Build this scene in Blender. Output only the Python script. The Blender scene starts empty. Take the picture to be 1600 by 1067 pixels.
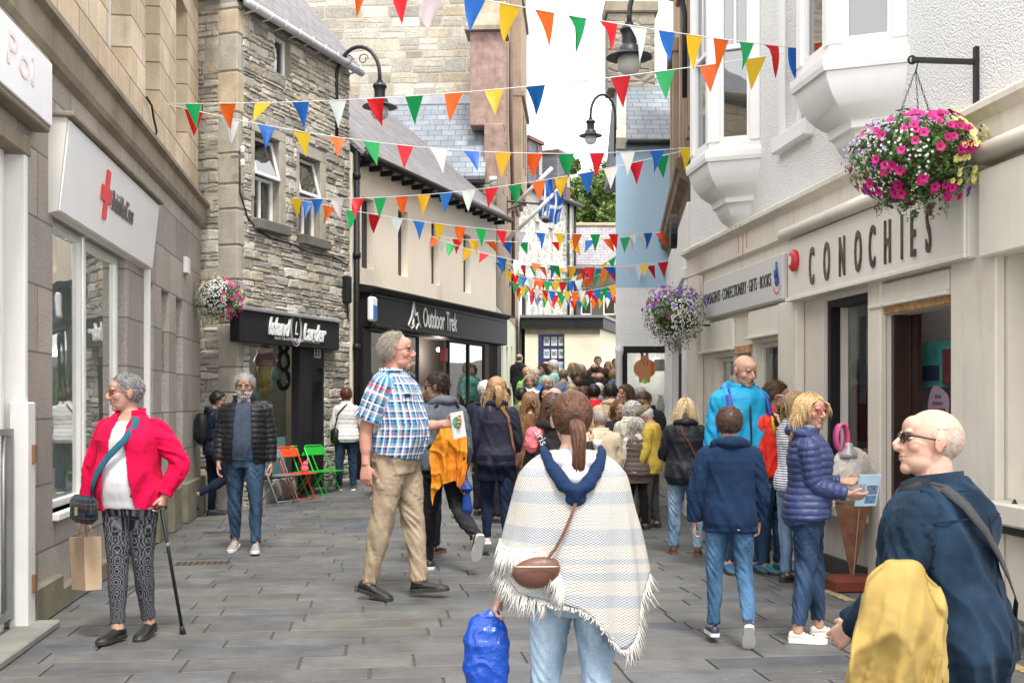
import bpy, bmesh, math, random
import numpy as np
from mathutils import Vector, Matrix, Euler
from math import sin, cos, pi, radians as R, sqrt, atan2
random.seed(7); rng = np.random.default_rng(7)
sc = bpy.context.scene
COL = sc.collection
FPX = 1800.0; HY = 628.0; CAMH = 1.5
def ray(px, py): return Vector(((px-800)/FPX, 1.0, (HY-py)/FPX))
def at(px, py, Y):
    d = ray(px, py); return Vector((d.x*Y, Y, CAMH+d.z*Y))
def gz(Y): return 0.07*max(0.0, Y-15.5)
def tag(o, label=None, cat=None, group=None, kind=None):
    if label: o['label'] = label
    if cat: o['category'] = cat
    if group: o['group'] = group
    if kind: o['kind'] = kind
    return o
def empty(name, loc=(0, 0, 0), rz=0.0, parent=None):
    o = bpy.data.objects.new(name, None); COL.objects.link(o)
    o.location = loc; o.rotation_euler = (0, 0, rz); o.empty_display_size = .1
    if parent: o.parent = parent
    return o
def link(name, me, mat=None, parent=None):
    o = bpy.data.objects.new(name, me); COL.objects.link(o)
    if mat is not None:
        me.materials.clear()
        for m in (mat if isinstance(mat, (list, tuple)) else [mat]): me.materials.append(m)
    if parent: o.parent = parent
    return o
# ---------------------------------------------------------------- materials
class NT:
    def __init__(s, name):
        s.m = bpy.data.materials.new(name); s.m.use_nodes = True
        s.t = s.m.node_tree; s.t.nodes.clear()
        s.out = s.n('ShaderNodeOutputMaterial')
    def n(s, ty, **kw):
        nd = s.t.nodes.new(ty)
        for k, v in kw.items():
            if hasattr(nd, k) and not k.startswith('i_'): setattr(nd, k, v)
        return nd
    def l(s, a, b): s.t.links.new(a, b)
    def setin(s, nd, key, v):
        if isinstance(v, bpy.types.NodeSocket): s.l(v, nd.inputs[key])
        else: nd.inputs[key].default_value = v
    def coord(s, kind='Object', scale=(1, 1, 1), attr=None):
        if attr:
            c = s.n('ShaderNodeAttribute'); c.attribute_name = attr; o = c.outputs['Vector']
        else:
            c = s.n('ShaderNodeTexCoord'); o = c.outputs[kind]
        mp = s.n('ShaderNodeMapping'); mp.inputs['Scale'].default_value = scale
        s.l(o, mp.inputs['Vector']); return mp.outputs['Vector']
    def noise(s, vec, scale, detail=4, rough=.55, dist=0):
        nd = s.n('ShaderNodeTexNoise'); s.l(vec, nd.inputs['Vector'])
        nd.inputs['Scale'].default_value = scale; nd.inputs['Detail'].default_value = detail
        nd.inputs['Roughness'].default_value = rough; nd.inputs['Distortion'].default_value = dist
        return nd.outputs['Fac']
    def ramp(s, fac, stops, interp='LINEAR'):
        nd = s.n('ShaderNodeValToRGB'); s.l(fac, nd.inputs['Fac']); cr = nd.color_ramp
        cr.interpolation = interp
        while len(cr.elements) < len(stops): cr.elements.new(.5)
        for e, (p, c) in zip(cr.elements, stops):
            e.position = p; e.color = (c[0], c[1], c[2], 1) if isinstance(c, (tuple, list)) else (c, c, c, 1)
        return nd.outputs['Color']
    def mix(s, a, b, fac, mode='MIX'):
        nd = s.n('ShaderNodeMix'); nd.data_type = 'RGBA'; nd.blend_type = mode
        for key, v in ((0, fac), (6, a), (7, b)):
            if isinstance(v, bpy.types.NodeSocket): s.l(v, nd.inputs[key])
            else:
                nd.inputs[key].default_value = v if key == 0 else (v[0], v[1], v[2], 1)
        return nd.outputs[2]
    def math(s, op, a, b=None, c=None):
        nd = s.n('ShaderNodeMath'); nd.operation = op
        for i, v in enumerate((a, b, c)):
            if v is None: continue
            if isinstance(v, bpy.types.NodeSocket): s.l(v, nd.inputs[i])
            else: nd.inputs[i].default_value = v
        return nd.outputs[0]
    def sep(s, v):
        nd = s.n('ShaderNodeSeparateXYZ'); s.l(v, nd.inputs[0]); return nd.outputs
    def comb(s, x, y, z):
        nd = s.n('ShaderNodeCombineXYZ')
        for i, v in enumerate((x, y, z)):
            if isinstance(v, bpy.types.NodeSocket): s.l(v, nd.inputs[i])
            else: nd.inputs[i].default_value = v
        return nd.outputs[0]
    def bump(s, h, strength=.3, dist=.01, normal=None):
        nd = s.n('ShaderNodeBump'); s.l(h, nd.inputs['Height'])
        nd.inputs['Strength'].default_value = strength; nd.inputs['Distance'].default_value = dist
        if normal is not None: s.l(normal, nd.inputs['Normal'])
        return nd.outputs['Normal']
    def bsdf(s, col, rough=.7, metal=0., normal=None, spec=.5, **kw):
        b = s.n('ShaderNodeBsdfPrincipled')
        if isinstance(col, (tuple, list)): col = (col[0], col[1], col[2], 1)
        s.setin(b, 'Base Color', col); s.setin(b, 'Roughness', rough); s.setin(b, 'Metallic', metal)
        b.inputs['Specular IOR Level'].default_value = spec
        for k, v in kw.items(): s.setin(b, k.replace('_', ' '), v)
        if normal is not None: s.l(normal, b.inputs['Normal'])
        s.l(b.outputs[0], s.out.inputs['Surface']); return b
_MC = {}
def cached(f):
    def g(*a, **k):
        key = (f.__name__, repr(a), repr(sorted(k.items())))
        if key not in _MC: _MC[key] = f(*a, **k)
        return _MC[key]
    return g
def sc3(c, f): return tuple(min(1, max(0, x*f)) for x in c[:3])
@cached
def plain(name, col, rough=.6, metal=0., var=.12, ns=3., bump=.0, bs=80., dirt=0., spec=.5):
    t = NT(name); v = t.coord()
    n = t.noise(v, ns, 5); c = t.ramp(n, [(.3, sc3(col, 1-var)), (.7, sc3(col, 1+var))])
    if dirt:
        st = t.coord(scale=(3, 3, .35)); d = t.noise(st, 2.2, 6, .7)
        c = t.mix(c, sc3(col, .45), t.math('MULTIPLY', t.ramp(d, [(.5, 0), (.75, 1)]), dirt))
    nr = None
    if bump: nr = t.bump(t.noise(v, bs, 3), bump, .01)
    t.bsdf(c, rough, metal, nr, spec); return t.m
@cached
def vmat(name, rough=.6, attr='Col', bump=0., bs=200., spec=.4, sss=0., sheen=0.):
    t = NT(name); a = t.n('ShaderNodeAttribute'); a.attribute_name = attr
    v = t.coord(); n = t.noise(v, 25, 3)
    c = t.mix(a.outputs['Color'], (1, 1, 1), .0)
    c = t.mix(c, t.ramp(n, [(.3, .82), (.7, 1.)]), 1., 'MULTIPLY')
    nr = t.bump(t.noise(v, bs, 2), bump, .003) if bump else None
    b = t.bsdf(c, rough, 0, nr, spec)
    if sss:
        b.inputs['Subsurface Weight'].default_value = sss
        b.inputs['Subsurface Radius'].default_value = (.012, .005, .003); b.inputs['Subsurface Scale'].default_value = 1.
    return t.m
@cached
def ashlar(name, c1, c2, mortar, w=.55, h=.28, ms=.012, bump=.5, grain=.15, off=.5, squash=1., stain=.25, speck=0.):
    t = NT(name); o = t.sep(t.coord()); vv = t.coord()
    v2 = t.comb(t.math('ADD', o[0], t.math('MULTIPLY', o[1], 1.)), o[2], 0)
    br = t.n('ShaderNodeTexBrick'); t.l(v2, br.inputs['Vector'])
    br.offset = off; br.squash = squash; br.squash_frequency = 3
    br.inputs['Color1'].default_value = (*c1, 1); br.inputs['Color2'].default_value = (*c2, 1)
    br.inputs['Mortar'].default_value = (*mortar, 1)
    br.inputs['Scale'].default_value = 1; br.inputs['Mortar Size'].default_value = ms
    br.inputs['Mortar Smooth'].default_value = .25; br.inputs['Bias'].default_value = 0
    br.inputs['Brick Width'].default_value = w; br.inputs['Row Height'].default_value = h
    n1 = t.noise(vv, 1.1, 6, .65); n2 = t.noise(vv, 45, 4, .7)
    c = t.mix(br.outputs['Color'], t.ramp(n1, [(.25, 1-stain), (.7, 1.12)]), 1., 'MULTIPLY')
    c = t.mix(c, t.ramp(n2, [(.3, 1-grain), (.7, 1+grain)]), 1., 'MULTIPLY')
    if speck:
        n3 = t.noise(vv, 170, 2, .9); c = t.mix(c, (.06, .05, .05), t.math('MULTIPLY', t.ramp(n3, [(.52, 0), (.6, 1)]), speck))
    st = t.noise(t.coord(scale=(2.5, 2.5, .3)), 2.5, 5, .7)
    c = t.mix(c, (.12, .10, .08), t.math('MULTIPLY', t.ramp(st, [(.56, 0), (.8, 1)]), stain*1.6))
    h1 = t.math('MULTIPLY', t.math('SUBTRACT', 1., br.outputs['Fac']), 1.)
    hh = t.math('ADD', h1, t.math('MULTIPLY', n2, .5))
    t.bsdf(c, .88, 0, t.bump(hh, bump, .012), .25); return t.m
@cached
def rubble(name, cols, mortar, sx=3.4, sz=8.5, bump=.9, edge=.07, stain=.3, distort=.22):
    t = NT(name); o = t.sep(t.coord()); vv = t.coord()
    base = t.comb(t.math('MULTIPLY', t.math('ADD', o[0], o[1]), sx), t.math('MULTIPLY', o[2], sz), 0)
    nz = t.n('ShaderNodeTexNoise'); t.l(base, nz.inputs['Vector']); nz.inputs['Scale'].default_value = .45; nz.inputs['Detail'].default_value = 3
    wv = t.mix(base, nz.outputs['Color'], distort, 'LINEAR_LIGHT')
    vo = t.n('ShaderNodeTexVoronoi'); vo.feature = 'F1'; t.l(wv, vo.inputs['Vector']); vo.inputs['Scale'].default_value = 1; vo.inputs['Randomness'].default_value = .8
    ve = t.n('ShaderNodeTexVoronoi'); ve.feature = 'DISTANCE_TO_EDGE'; t.l(wv, ve.inputs['Vector']); ve.inputs['Scale'].default_value = 1; ve.inputs['Randomness'].default_value = .8
    r = t.sep(vo.outputs['Color'])[0]
    k = len(cols); c = t.ramp(r, [(i/(k-1)*.9+.05, cols[i]) for i in range(k)])
    n2 = t.noise(vv, 28, 5, .7); n1 = t.noise(vv, .9, 5)
    c = t.mix(c, t.ramp(n2, [(.3, .72), (.72, 1.25)]), 1., 'MULTIPLY')
    c = t.mix(c, t.ramp(n1, [(.3, 1-stain), (.7, 1.15)]), 1., 'MULTIPLY')
    e = t.ramp(ve.outputs['Distance'], [(.0, 0), (edge, 1)])
    c = t.mix(mortar, c, e)
    lay = t.noise(t.coord(scale=(1, 1, 6)), 9, 4, .6)
    hh = t.math('ADD', t.ramp(ve.outputs['Distance'], [(0, 0), (.16, 1)]), t.math('ADD', t.math('MULTIPLY', n2, .55), t.math('MULTIPLY', lay, .6)))
    hh = t.math('ADD', hh, t.math('MULTIPLY', r, .8))
    t.bsdf(c, .9, 0, t.bump(hh, bump, .035), .2); return t.m
@cached
def slate(name, c1, c2, w=.26, h=.13, axis='y'):
    t = NT(name); o = t.sep(t.coord()); vv = t.coord()
    v2 = t.comb(o[1 if axis == 'd' else 0], t.math('MULTIPLY', o[2], 1.25), 0)
    br = t.n('ShaderNodeTexBrick'); t.l(v2, br.inputs['Vector']); br.offset = .5
    br.inputs['Color1'].default_value = (*c1, 1); br.inputs['Color2'].default_value = (*c2, 1)
    br.inputs['Mortar'].default_value = (*sc3(c1, .35), 1)
    br.inputs['Scale'].default_value = 1; br.inputs['Mortar Size'].default_value = .007
    br.inputs['Brick Width'].default_value = w; br.inputs['Row Height'].default_value = h
    n = t.noise(t.coord(scale=(1, 1, .3)), 2.0, 6, .7); n2 = t.noise(vv, 30, 3)
    c = t.mix(br.outputs['Color'], t.ramp(n, [(.25, .7), (.55, 1.0), (.75, 1.4)]), 1., 'MULTIPLY')
    c = t.mix(c, t.ramp(n2, [(.3, .85), (.7, 1.1)]), 1., 'MULTIPLY')
    fr = t.math('FRACT', t.math('DIVIDE', t.math('MULTIPLY', o[2], 1.25), h))
    hh = t.math('ADD', t.math('SUBTRACT', 1., fr), t.math('MULTIPLY', t.math('SUBTRACT', 1., br.outputs['Fac']), .5))
    t.bsdf(c, .6, 0, t.bump(hh, .6, .012), .4); return t.m
@cached
def harl(name, col, size=42., bump=.8, dirt=.1):
    t = NT(name); v = t.coord(); vo = t.n('ShaderNodeTexVoronoi'); t.l(v, vo.inputs['Vector']); vo.inputs['Scale'].default_value = size
    n = t.noise(v, 70, 3); nb = t.noise(v, .8, 5, .7)
    hh = t.math('ADD', t.math('SUBTRACT', 1., vo.outputs['Distance']), t.math('MULTIPLY', n, .5))
    c = t.ramp(nb, [(.25, sc3(col, 1-dirt)), (.7, col)])
    c = t.mix(c, t.ramp(vo.outputs['Distance'], [(.2, 1.), (.75, .9)]), 1., 'MULTIPLY')
    st = t.noise(t.coord(scale=(2.2, 2.2, .22)), 2.5, 5, .7)
    c = t.mix(c, sc3(col, .55), t.math('MULTIPLY', t.ramp(st, [(.55, 0), (.8, 1)]), dirt*2))
    t.bsdf(c, .85, 0, t.bump(hh, bump, .02), .3); return t.m
@cached
def glass(name='window_glass', tint=(.75, .82, .82), refl=.10):
    t = NT(name); tr = t.n('ShaderNodeBsdfTransparent'); tr.inputs[0].default_value = (*tint, 1)
    gl = t.n('ShaderNodeBsdfGlossy'); gl.inputs['Roughness'].default_value = .015
    v = t.coord(); bp = t.bump(t.noise(v, 1.3, 2), .12, .02); t.l(bp, gl.inputs['Normal'])
    fr = t.n('ShaderNodeFresnel'); fr.inputs[0].default_value = 1.6
    f = t.math('MINIMUM', t.math('ADD', t.math('MULTIPLY', fr.outputs[0], 1.1), refl), 1.)
    ge = t.n('ShaderNodeNewGeometry'); f = t.math('MULTIPLY', f, t.math('SUBTRACT', 1., ge.outputs['Backfacing'])); mx = t.n('ShaderNodeMixShader'); t.l(f, mx.inputs[0]); t.l(tr.outputs[0], mx.inputs[1]); t.l(gl.outputs[0], mx.inputs[2])
    t.l(mx.outputs[0], t.out.inputs['Surface']); return t.m
# ---------------------------------------------------------------- mesh builder
class MB:
    def __init__(s): s.v = []; s.f = []; s.mi = []; s.c = []; s.cm = 0; s.cc = None
    def add(s, vs, fs):
        o = len(s.v); s.v += [tuple(x) for x in vs]
        for f in fs: s.f.append(tuple(i+o for i in f)); s.mi.append(s.cm); s.c.append(s.cc)
        return s
    def box(s, a, b, bev=0.):
        x0, y0, z0 = [min(p, q) for p, q in zip(a, b)]; x1, y1, z1 = [max(p, q) for p, q in zip(a, b)]
        if bev <= 0:
            vs = [(x0,y0,z0),(x1,y0,z0),(x1,y1,z0),(x0,y1,z0),(x0,y0,z1),(x1,y0,z1),(x1,y1,z1),(x0,y1,z1)]
            fs = [(0,3,2,1),(4,5,6,7),(0,1,5,4),(1,2,6,5),(2,3,7,6),(3,0,4,7)]
            return s.add(vs, fs)
        bev = min(bev, (x1-x0)*.45, (y1-y0)*.45, (z1-z0)*.45)
        rings = []
        for z, i in ((z0, bev), (z0+bev, 0), (z1-bev, 0), (z1, bev)):
            c = bev
            X0, X1, Y0, Y1 = x0+i, x1-i, y0+i, y1-i
            k = c if i == 0 else c*.5
            rings.append([(X0+k,Y0,z),(X1-k,Y0,z),(X1,Y0+k,z),(X1,Y1-k,z),(X1-k,Y1,z),(X0+k,Y1,z),(X0,Y1-k,z),(X0,Y0+k,z)])
        return s.loft(rings)
    def loft(s, rings, cap=True, closed=True):
        n = len(rings[0]); vs = [p for r in rings for p in r]; fs = []
        for i in range(len(rings)-1):
            for j in range(n if closed else n-1):
                a = i*n+j; b = i*n+(j+1) % n; fs.append((a, b, b+n, a+n))
        if cap and closed: fs.append(tuple(range(n-1, -1, -1))); fs.append(tuple(range((len(rings)-1)*n, len(rings)*n)))
        return s.add(vs, fs)
    def prism(s, poly, z0, z1, M=None):
        r0 = [Vector((x, y, z0)) for x, y in poly]; r1 = [Vector((x, y, z1)) for x, y in poly]
        if M is not None: r0 = [M @ p for p in r0]; r1 = [M @ p for p in r1]
        return s.loft([r0, r1])
    def tube(s, pts, r, n=8, cap=True, ends=None):
        pts = [Vector(p) for p in pts]; k = len(pts); rs = r if isinstance(r, (list, tuple)) else [r]*k
        rings = []; up = Vector((0, 0, 1)); X = None
        for i in range(k):
            d = (pts[min(i+1, k-1)]-pts[max(i-1, 0)]); d = d.normalized() if d.length > 1e-9 else Vector((0, 0, 1))
            if X is None:
                X = d.cross(up); X = X.normalized() if X.length > 1e-3 else Vector((1, 0, 0))
            X = (X-d*X.dot(d)); X = X.normalized() if X.length > 1e-6 else d.orthogonal().normalized()
            Yv = d.cross(X)
            rings.append([pts[i]+(X*cos(2*pi*j/n)+Yv*sin(2*pi*j/n))*rs[i] for j in range(n)])
        return s.loft(rings, cap)
    def ribbon(s, pts, nrm, w, th=.003):
        pts = [Vector(p) for p in pts]; k = len(pts); rings = []
        for i in range(k):
            d = (pts[min(i+1, k-1)]-pts[max(i-1, 0)]).normalized(); nn = Vector(nrm[i] if isinstance(nrm[0], (tuple, list, Vector)) else nrm).normalized()
            x = d.cross(nn); x = x.normalized() if x.length > 1e-4 else d.orthogonal().normalized()
            rings.append([pts[i]+x*w/2+nn*th/2, pts[i]-x*w/2+nn*th/2, pts[i]-x*w/2-nn*th/2, pts[i]+x*w/2-nn*th/2])
        return s.loft(rings)
    def sphere(s, c, r, nu=12, nv=8, M=None):
        c = Vector(c); r = Vector(r) if isinstance(r, (tuple, list, Vector)) else Vector((r, r, r)); vs = []
        for i in range(nv+1):
            ph = -pi/2+pi*i/nv
            for j in range(nu):
                th = 2*pi*j/nu; p = Vector((cos(ph)*cos(th)*r.x, cos(ph)*sin(th)*r.y, sin(ph)*r.z))
                if M is not None: p = M @ p
                vs.append(p+c)
        fs = [(i*nu+j, i*nu+(j+1) % nu, (i+1)*nu+(j+1) % nu, (i+1)*nu+j) for i in range(nv) for j in range(nu)]
        return s.add(vs, fs)
    def lathe(s, prof, c=(0, 0, 0), n=20):
        c = Vector(c)
        return s.loft([[c+Vector((r*cos(2*pi*j/n), r*sin(2*pi*j/n), z)) for j in range(n)] for r, z in prof])
    def quad(s, a, b, c, d): return s.add([a, b, c, d], [(0, 1, 2, 3)])
    def build(s, name, mat=None, parent=None, smooth=False, loc=None, rz=None):
        me = bpy.data.meshes.new(name); me.from_pydata(s.v, [], s.f); 
        o = link(name, me, mat, parent)
        if any(s.mi): me.polygons.foreach_set('material_index', s.mi)
        if any(c is not None for c in s.c):
            ca = me.color_attributes.new('Col', 'FLOAT_COLOR', 'CORNER'); arr = []
            for f, c in zip(s.f, s.c): arr += list((*(c or (.5, .5, .5)), 1))*len(f)
            ca.data.foreach_set('color', arr)
        if smooth: me.polygons.foreach_set('use_smooth', [True]*len(me.polygons)); 
        if smooth == 'auto': me.set_sharp_from_angle(angle=R(40))
        me.update()
        if loc is not None: o.location = loc
        if rz is not None: o.rotation_euler = (0, 0, rz)
        return o
def text_mesh(txt, size=1., extrude=.003, bold=.0, shear=0., sx=1., align='CENTER', spacing=1.):
    cu = bpy.data.curves.new('txt', 'FONT'); cu.body = txt; cu.size = size; cu.extrude = extrude; cu.offset = bold
    cu.shear = shear; cu.align_x = align; cu.align_y = 'CENTER'; cu.resolution_u = 3; cu.space_character = spacing
    ob = bpy.data.objects.new('txt', cu); COL.objects.link(ob); dg = bpy.context.evaluated_depsgraph_get()
    me = bpy.data.meshes.new_from_object(ob.evaluated_get(dg)); bpy.data.objects.remove(ob); bpy.data.curves.remove(cu)
    if sx != 1: me.transform(Matrix.Diagonal((sx, 1, 1, 1)))
    return me
def put_text(name, txt, pos, size, mat, parent, **kw):   # in a facade frame: x along, z up, facing -Y
    me = text_mesh(txt, size, **kw); me.transform(Matrix.Rotation(R(90), 4, 'X')); me.transform(Matrix.Translation(pos))
    return link(name, me, mat, parent)
class Frame:                       # a facade: local x along it, z up, outward = -y
    def __init__(s, name, P0, P1, z=0.):
        s.P0 = Vector((P0[0], P0[1])); d = Vector((P1[0]-P0[0], P1[1]-P0[1])); s.L = d.length; s.d = d.normalized()
        s.a = atan2(d.y, d.x); s.z = z; s.n = Vector((-s.d.y, s.d.x))
        s.root = empty(name, (P0[0], P0[1], z), s.a) if name else None
    def sub(s, name, u=0., out=0., z=0.):
        p = s.w(u, out, z); return empty(name, p, s.a)
    def w(s, u, out, z): p = s.P0+s.d*u-s.n*out; return Vector((p.x, p.y, z))
    def at(s, px, py, out=0.):
        r = ray(px, py); o = s.P0-s.n*out     # solve r.xy*Y = o + d*u
        det = r.x*(-s.d.y)-(-s.d.x)*1.0
        Y = (o.x*(-s.d.y)+s.d.x*o.y)/det; u = (Vector((r.x*Y, Y))-o).dot(s.d)
        return u, CAMH+r.z*Y-s.z
def wall(mb, u0, u1, z0, z1, holes=(), depth=.25, y=0., back=True):
    us = sorted({u0, u1, *[min(max(h[i], u0), u1) for h in holes for i in (0, 1)]})
    zs = sorted({z0, z1, *[min(max(h[i], z0), z1) for h in holes for i in (2, 3)]})
    for i in range(len(us)-1):
        for j in range(len(zs)-1):
            cu = (us[i]+us[i+1])/2; cz = (zs[j]+zs[j+1])/2
            if any(h[0] < cu < h[1] and h[2] < cz < h[3] for h in holes): continue
            mb.quad((us[i], y, zs[j]), (us[i+1], y, zs[j]), (us[i+1], y, zs[j+1]), (us[i], y, zs[j+1]))
    for h in holes:
        a, b, c, d = h[:4]; dd = h[4] if len(h) > 4 else depth
        mb.quad((a, y, c), (a, y, d), (a, y+dd, d), (a, y+dd, c)); mb.quad((b, y, d), (b, y, c), (b, y+dd, c), (b, y+dd, d))
        mb.quad((a, y, d), (b, y, d), (b, y+dd, d), (a, y+dd, d)); mb.quad((b, y, c), (a, y, c), (a, y+dd, c), (b, y+dd, c))
    if back:
        Y = y+3.0
        mb.quad((u0, y, z1), (u1, y, z1), (u1, Y, z1), (u0, Y, z1)); mb.quad((u0, y, z0), (u0, y, z1), (u0, Y, z1), (u0, Y, z0))
        mb.quad((u1, y, z1), (u1, y, z0), (u1, Y, z0), (u1, Y, z1)); mb.quad((u1, Y, z0), (u0, Y, z0), (u0, Y, z1), (u1, Y, z1))
    return mb
def window(parent, a, b, c, d, y, fmat, gmat, fw=.05, mull=(), trans=(), name='window', back=None, th=.05):
    m = MB(); 
    m.box((a, y-.02, c), (a+fw, y+th, d), .006); m.box((b-fw, y-.02, c), (b, y+th, d), .006)
    m.box((a+fw, y-.017, c), (b-fw, y+th, c+fw), .006); m.box((a+fw, y-.017, d-fw), (b-fw, y+th, d), .006)
    for u in mull: m.box((u-fw*.4, y-.014, c+fw), (u+fw*.4, y+th-.005, d-fw), .004)
    for z in trans: m.box((a+fw, y-.011, z-fw*.45), (b-fw, y+th-.01, z+fw*.45), .004)
    w = m.build(name, fmat, parent)
    g = MB(); g.box((a+fw*.5, y+.012, c+fw*.5), (b-fw*.5, y+.018, d-fw*.5)); g.build('pane', gmat, w)
    if back is not None:
        k = MB(); k.box((a-.01, y+.32, c-.01), (b+.01, y+.34, d+.01)); k.build('blind_or_room_shade', back, w)
    return w
def stone_face(m, u0, u1, z0, z1, holes, hs, ws, cols, fn, seed=1, gap=.012, relief=.02, split=.35):
    rg = random.Random(seed); z = z0
    def one(a, b, c, d):
        if any(a < h[1]-.01 and b > h[0]+.01 and c < h[3]-.01 and d > h[2]+.01 for h in holes):
            for h in holes:      # trim against openings
                if a < h[1] and b > h[0] and c < h[3] and d > h[2]:
                    if a < h[0] < b: b = h[0]
                    elif a < h[1] < b: a = h[1]
                    else: return
            if b-a < .04: return
        k = rg.uniform(.72, 1.2); c0 = rg.choice(cols); m.cc = tuple(x*k for x in c0); g = gap*rg.uniform(.4, 1.5); y = -relief*rg.uniform(.25, 1.); j = lambda s_: rg.uniform(-s_, s_)
        sx, sz = min(.022, (b-a)*.12), min(.018, (d-c)*.18); P = []
        n = ((a+g, c+g), ((a+b)/2+j(sx), c+g*.6+j(sz*.5)), (b-g, c+g), (b-g*.7, (c+d)/2), (b-g, d-g), ((a+b)/2+j(sx), d-g*.6+j(sz*.5)), (a+g, d-g), (a+g*.7, (c+d)/2))
        n = [(x+j(sx*.7), z_+j(sz*.7)) for x, z_ in n]; cu, cz = (a+b)/2, (c+d)/2
        r0 = [fn(x, .004, z_) for x, z_ in n]; r1 = [fn(x+(cu-x)*.05, y*.7, z_+(cz-z_)*.10) for x, z_ in n]; r2 = [fn(x+(cu-x)*.22, y+j(.003), z_+(cz-z_)*.32) for x, z_ in n]
        m.loft([r0, r1, r2], cap=False); m.add(r2, [tuple(range(8))])
    while z < z1-.02:
        h = min(rg.uniform(*hs), z1-z); u = u0-rg.random()*.1
        while u < u1:
            w = rg.uniform(*ws)*(.6+.8*h/hs[1]); a, b = max(u, u0), min(u+w, u1)
            if b-a > .03:
                if rg.random() < split and h > hs[0]*1.4: q = z+h*rg.uniform(.35, .65); one(a, b, z, q); one(a, b, q, z+h)
                else: one(a, b, z, z+h)
            u += w
        z += h
@cached
def stonemat(name):
    t = NT(name); a = t.n('ShaderNodeAttribute'); a.attribute_name = 'Col'; v = t.coord(); n2 = t.noise(v, 26, 5, .7); n1 = t.noise(v, 1.1, 5, .6); lay = t.noise(t.coord(scale=(1, 1, 5)), 14, 4, .65)
    c = t.mix(a.outputs['Color'], t.ramp(n2, [(.3, .70), (.7, 1.25)]), 1., 'MULTIPLY'); c = t.mix(c, t.ramp(n1, [(.3, .78), (.7, 1.15)]), 1., 'MULTIPLY'); c = t.mix(c, t.ramp(lay, [(.35, .8), (.6, 1.1)]), 1., 'MULTIPLY')
    t.bsdf(c, .9, 0, t.bump(t.math('ADD', n2, lay), .6, .015), .2); return t.m
def copy_tree(o, parent=None):
    c = o.copy(); COL.objects.link(c); c.parent = parent
    for ch in [x for x in bpy.data.objects if x.parent == o]: copy_tree(ch, c)
    return c
# ---------------------------------------------------------------- numpy helpers
def vnoise(p, seed=0):
    p = np.asarray(p, dtype=np.float64); i = np.floor(p).astype(np.int64); f = p-i; u = f*f*(3-2*f)
    def h(dx, dy, dz):
        n = ((i[:, 0]+dx)*73856093) ^ ((i[:, 1]+dy)*19349663) ^ ((i[:, 2]+dz)*83492791) ^ (seed*7919+13)
        n = (n ^ (n >> 13))*1274126177; n &= 0x7fffffff; n ^= n >> 15
        return (n & 0xffff)/32767.5-1
    x, y, z = u[:, 0], u[:, 1], u[:, 2]
    def L(a, b, t): return a+(b-a)*t
    return L(L(L(h(0,0,0), h(1,0,0), x), L(h(0,1,0), h(1,1,0), x), y), L(L(h(0,0,1), h(1,0,1), x), L(h(0,1,1), h(1,1,1), x), y), z)
def fbm(p, seed=0, o=3):
    p = np.asarray(p); r = 0; a = 1
    for k in range(o): r = r+a*vnoise(p*(2**k), seed+k); a *= .5
    return r
def sstep(a, b, x): t = np.clip((x-a)/(b-a), 0, 1); return t*t*(3-2*t)
def nrm(v): v = np.asarray(v, float); return v/max(np.linalg.norm(v), 1e-9)
def rotm(ax, a): return np.array(Matrix.Rotation(a, 3, ax))
def tube(P, rx, ry=None, X=None, exp=2.0, tag='', n=20):
    P = np.array(P, float); k = len(P); rx = np.broadcast_to(np.array(rx, float), (k,)).copy()
    ry = rx.copy() if ry is None else np.broadcast_to(np.array(ry, float), (k,)).copy()
    T = np.array([nrm(P[min(i+1, k-1)]-P[max(i-1, 0)]) for i in range(k)])
    if X is None: X = np.array([1., 0, 0])
    Xs = []; x = np.array(X, float)
    for i in range(k):
        xx = x-T[i]*x.dot(T[i])
        if np.linalg.norm(xx) < 1e-3: xx = np.cross(T[i], [0, 1, 0])
        Xs.append(nrm(xx))
    Xs = np.array(Xs); Ys = np.cross(T, Xs); s = np.concatenate([[0], np.cumsum(np.linalg.norm(np.diff(P, axis=0), axis=1))])
    return dict(P=P, rx=rx, ry=ry, X=Xs, Y=Ys, exp=exp, tag=tag, s=s, n=n)
def tube_vf(t):
    n = t['n']; th = 2*pi*np.arange(n)/n; e = 2./t['exp']
    c = np.sign(np.cos(th))*np.abs(np.cos(th))**e; s = np.sign(np.sin(th))*np.abs(np.sin(th))**e
    V = t['P'][:, None]+t['X'][:, None]*(t['rx'][:, None]*c)[..., None]+t['Y'][:, None]*(t['ry'][:, None]*s)[..., None]
    k = len(t['P']); V = V.reshape(-1, 3); F = []
    for i in range(k-1):
        for j in range(n): a = i*n+j; b = i*n+(j+1) % n; F.append((a, b, b+n, a+n))
    F.append(tuple(range(n-1, -1, -1))); F.append(tuple(range((k-1)*n, k*n)))
    return V, F
def ell(c, r, M=None, nu=20, nv=14):
    V = []
    for i in range(nv+1):
        ph = -pi/2+pi*i/nv
        for j in range(nu): th = 2*pi*j/nu; V.append((cos(ph)*cos(th)*r[0], cos(ph)*sin(th)*r[1], sin(ph)*r[2]))
    V = np.array(V)
    if M is not None: V = V @ np.array(M).T
    F = [(i*nu+j, i*nu+(j+1) % nu, (i+1)*nu+(j+1) % nu, (i+1)*nu+j) for i in range(nv) for j in range(nu)]
    return V+np.array(c), F
def merge(parts):
    V = []; F = []; o = 0
    for v, f in parts: V.append(v); F += [tuple(i+o for i in q) for q in f]; o += len(v)
    return np.concatenate(V), F
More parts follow.
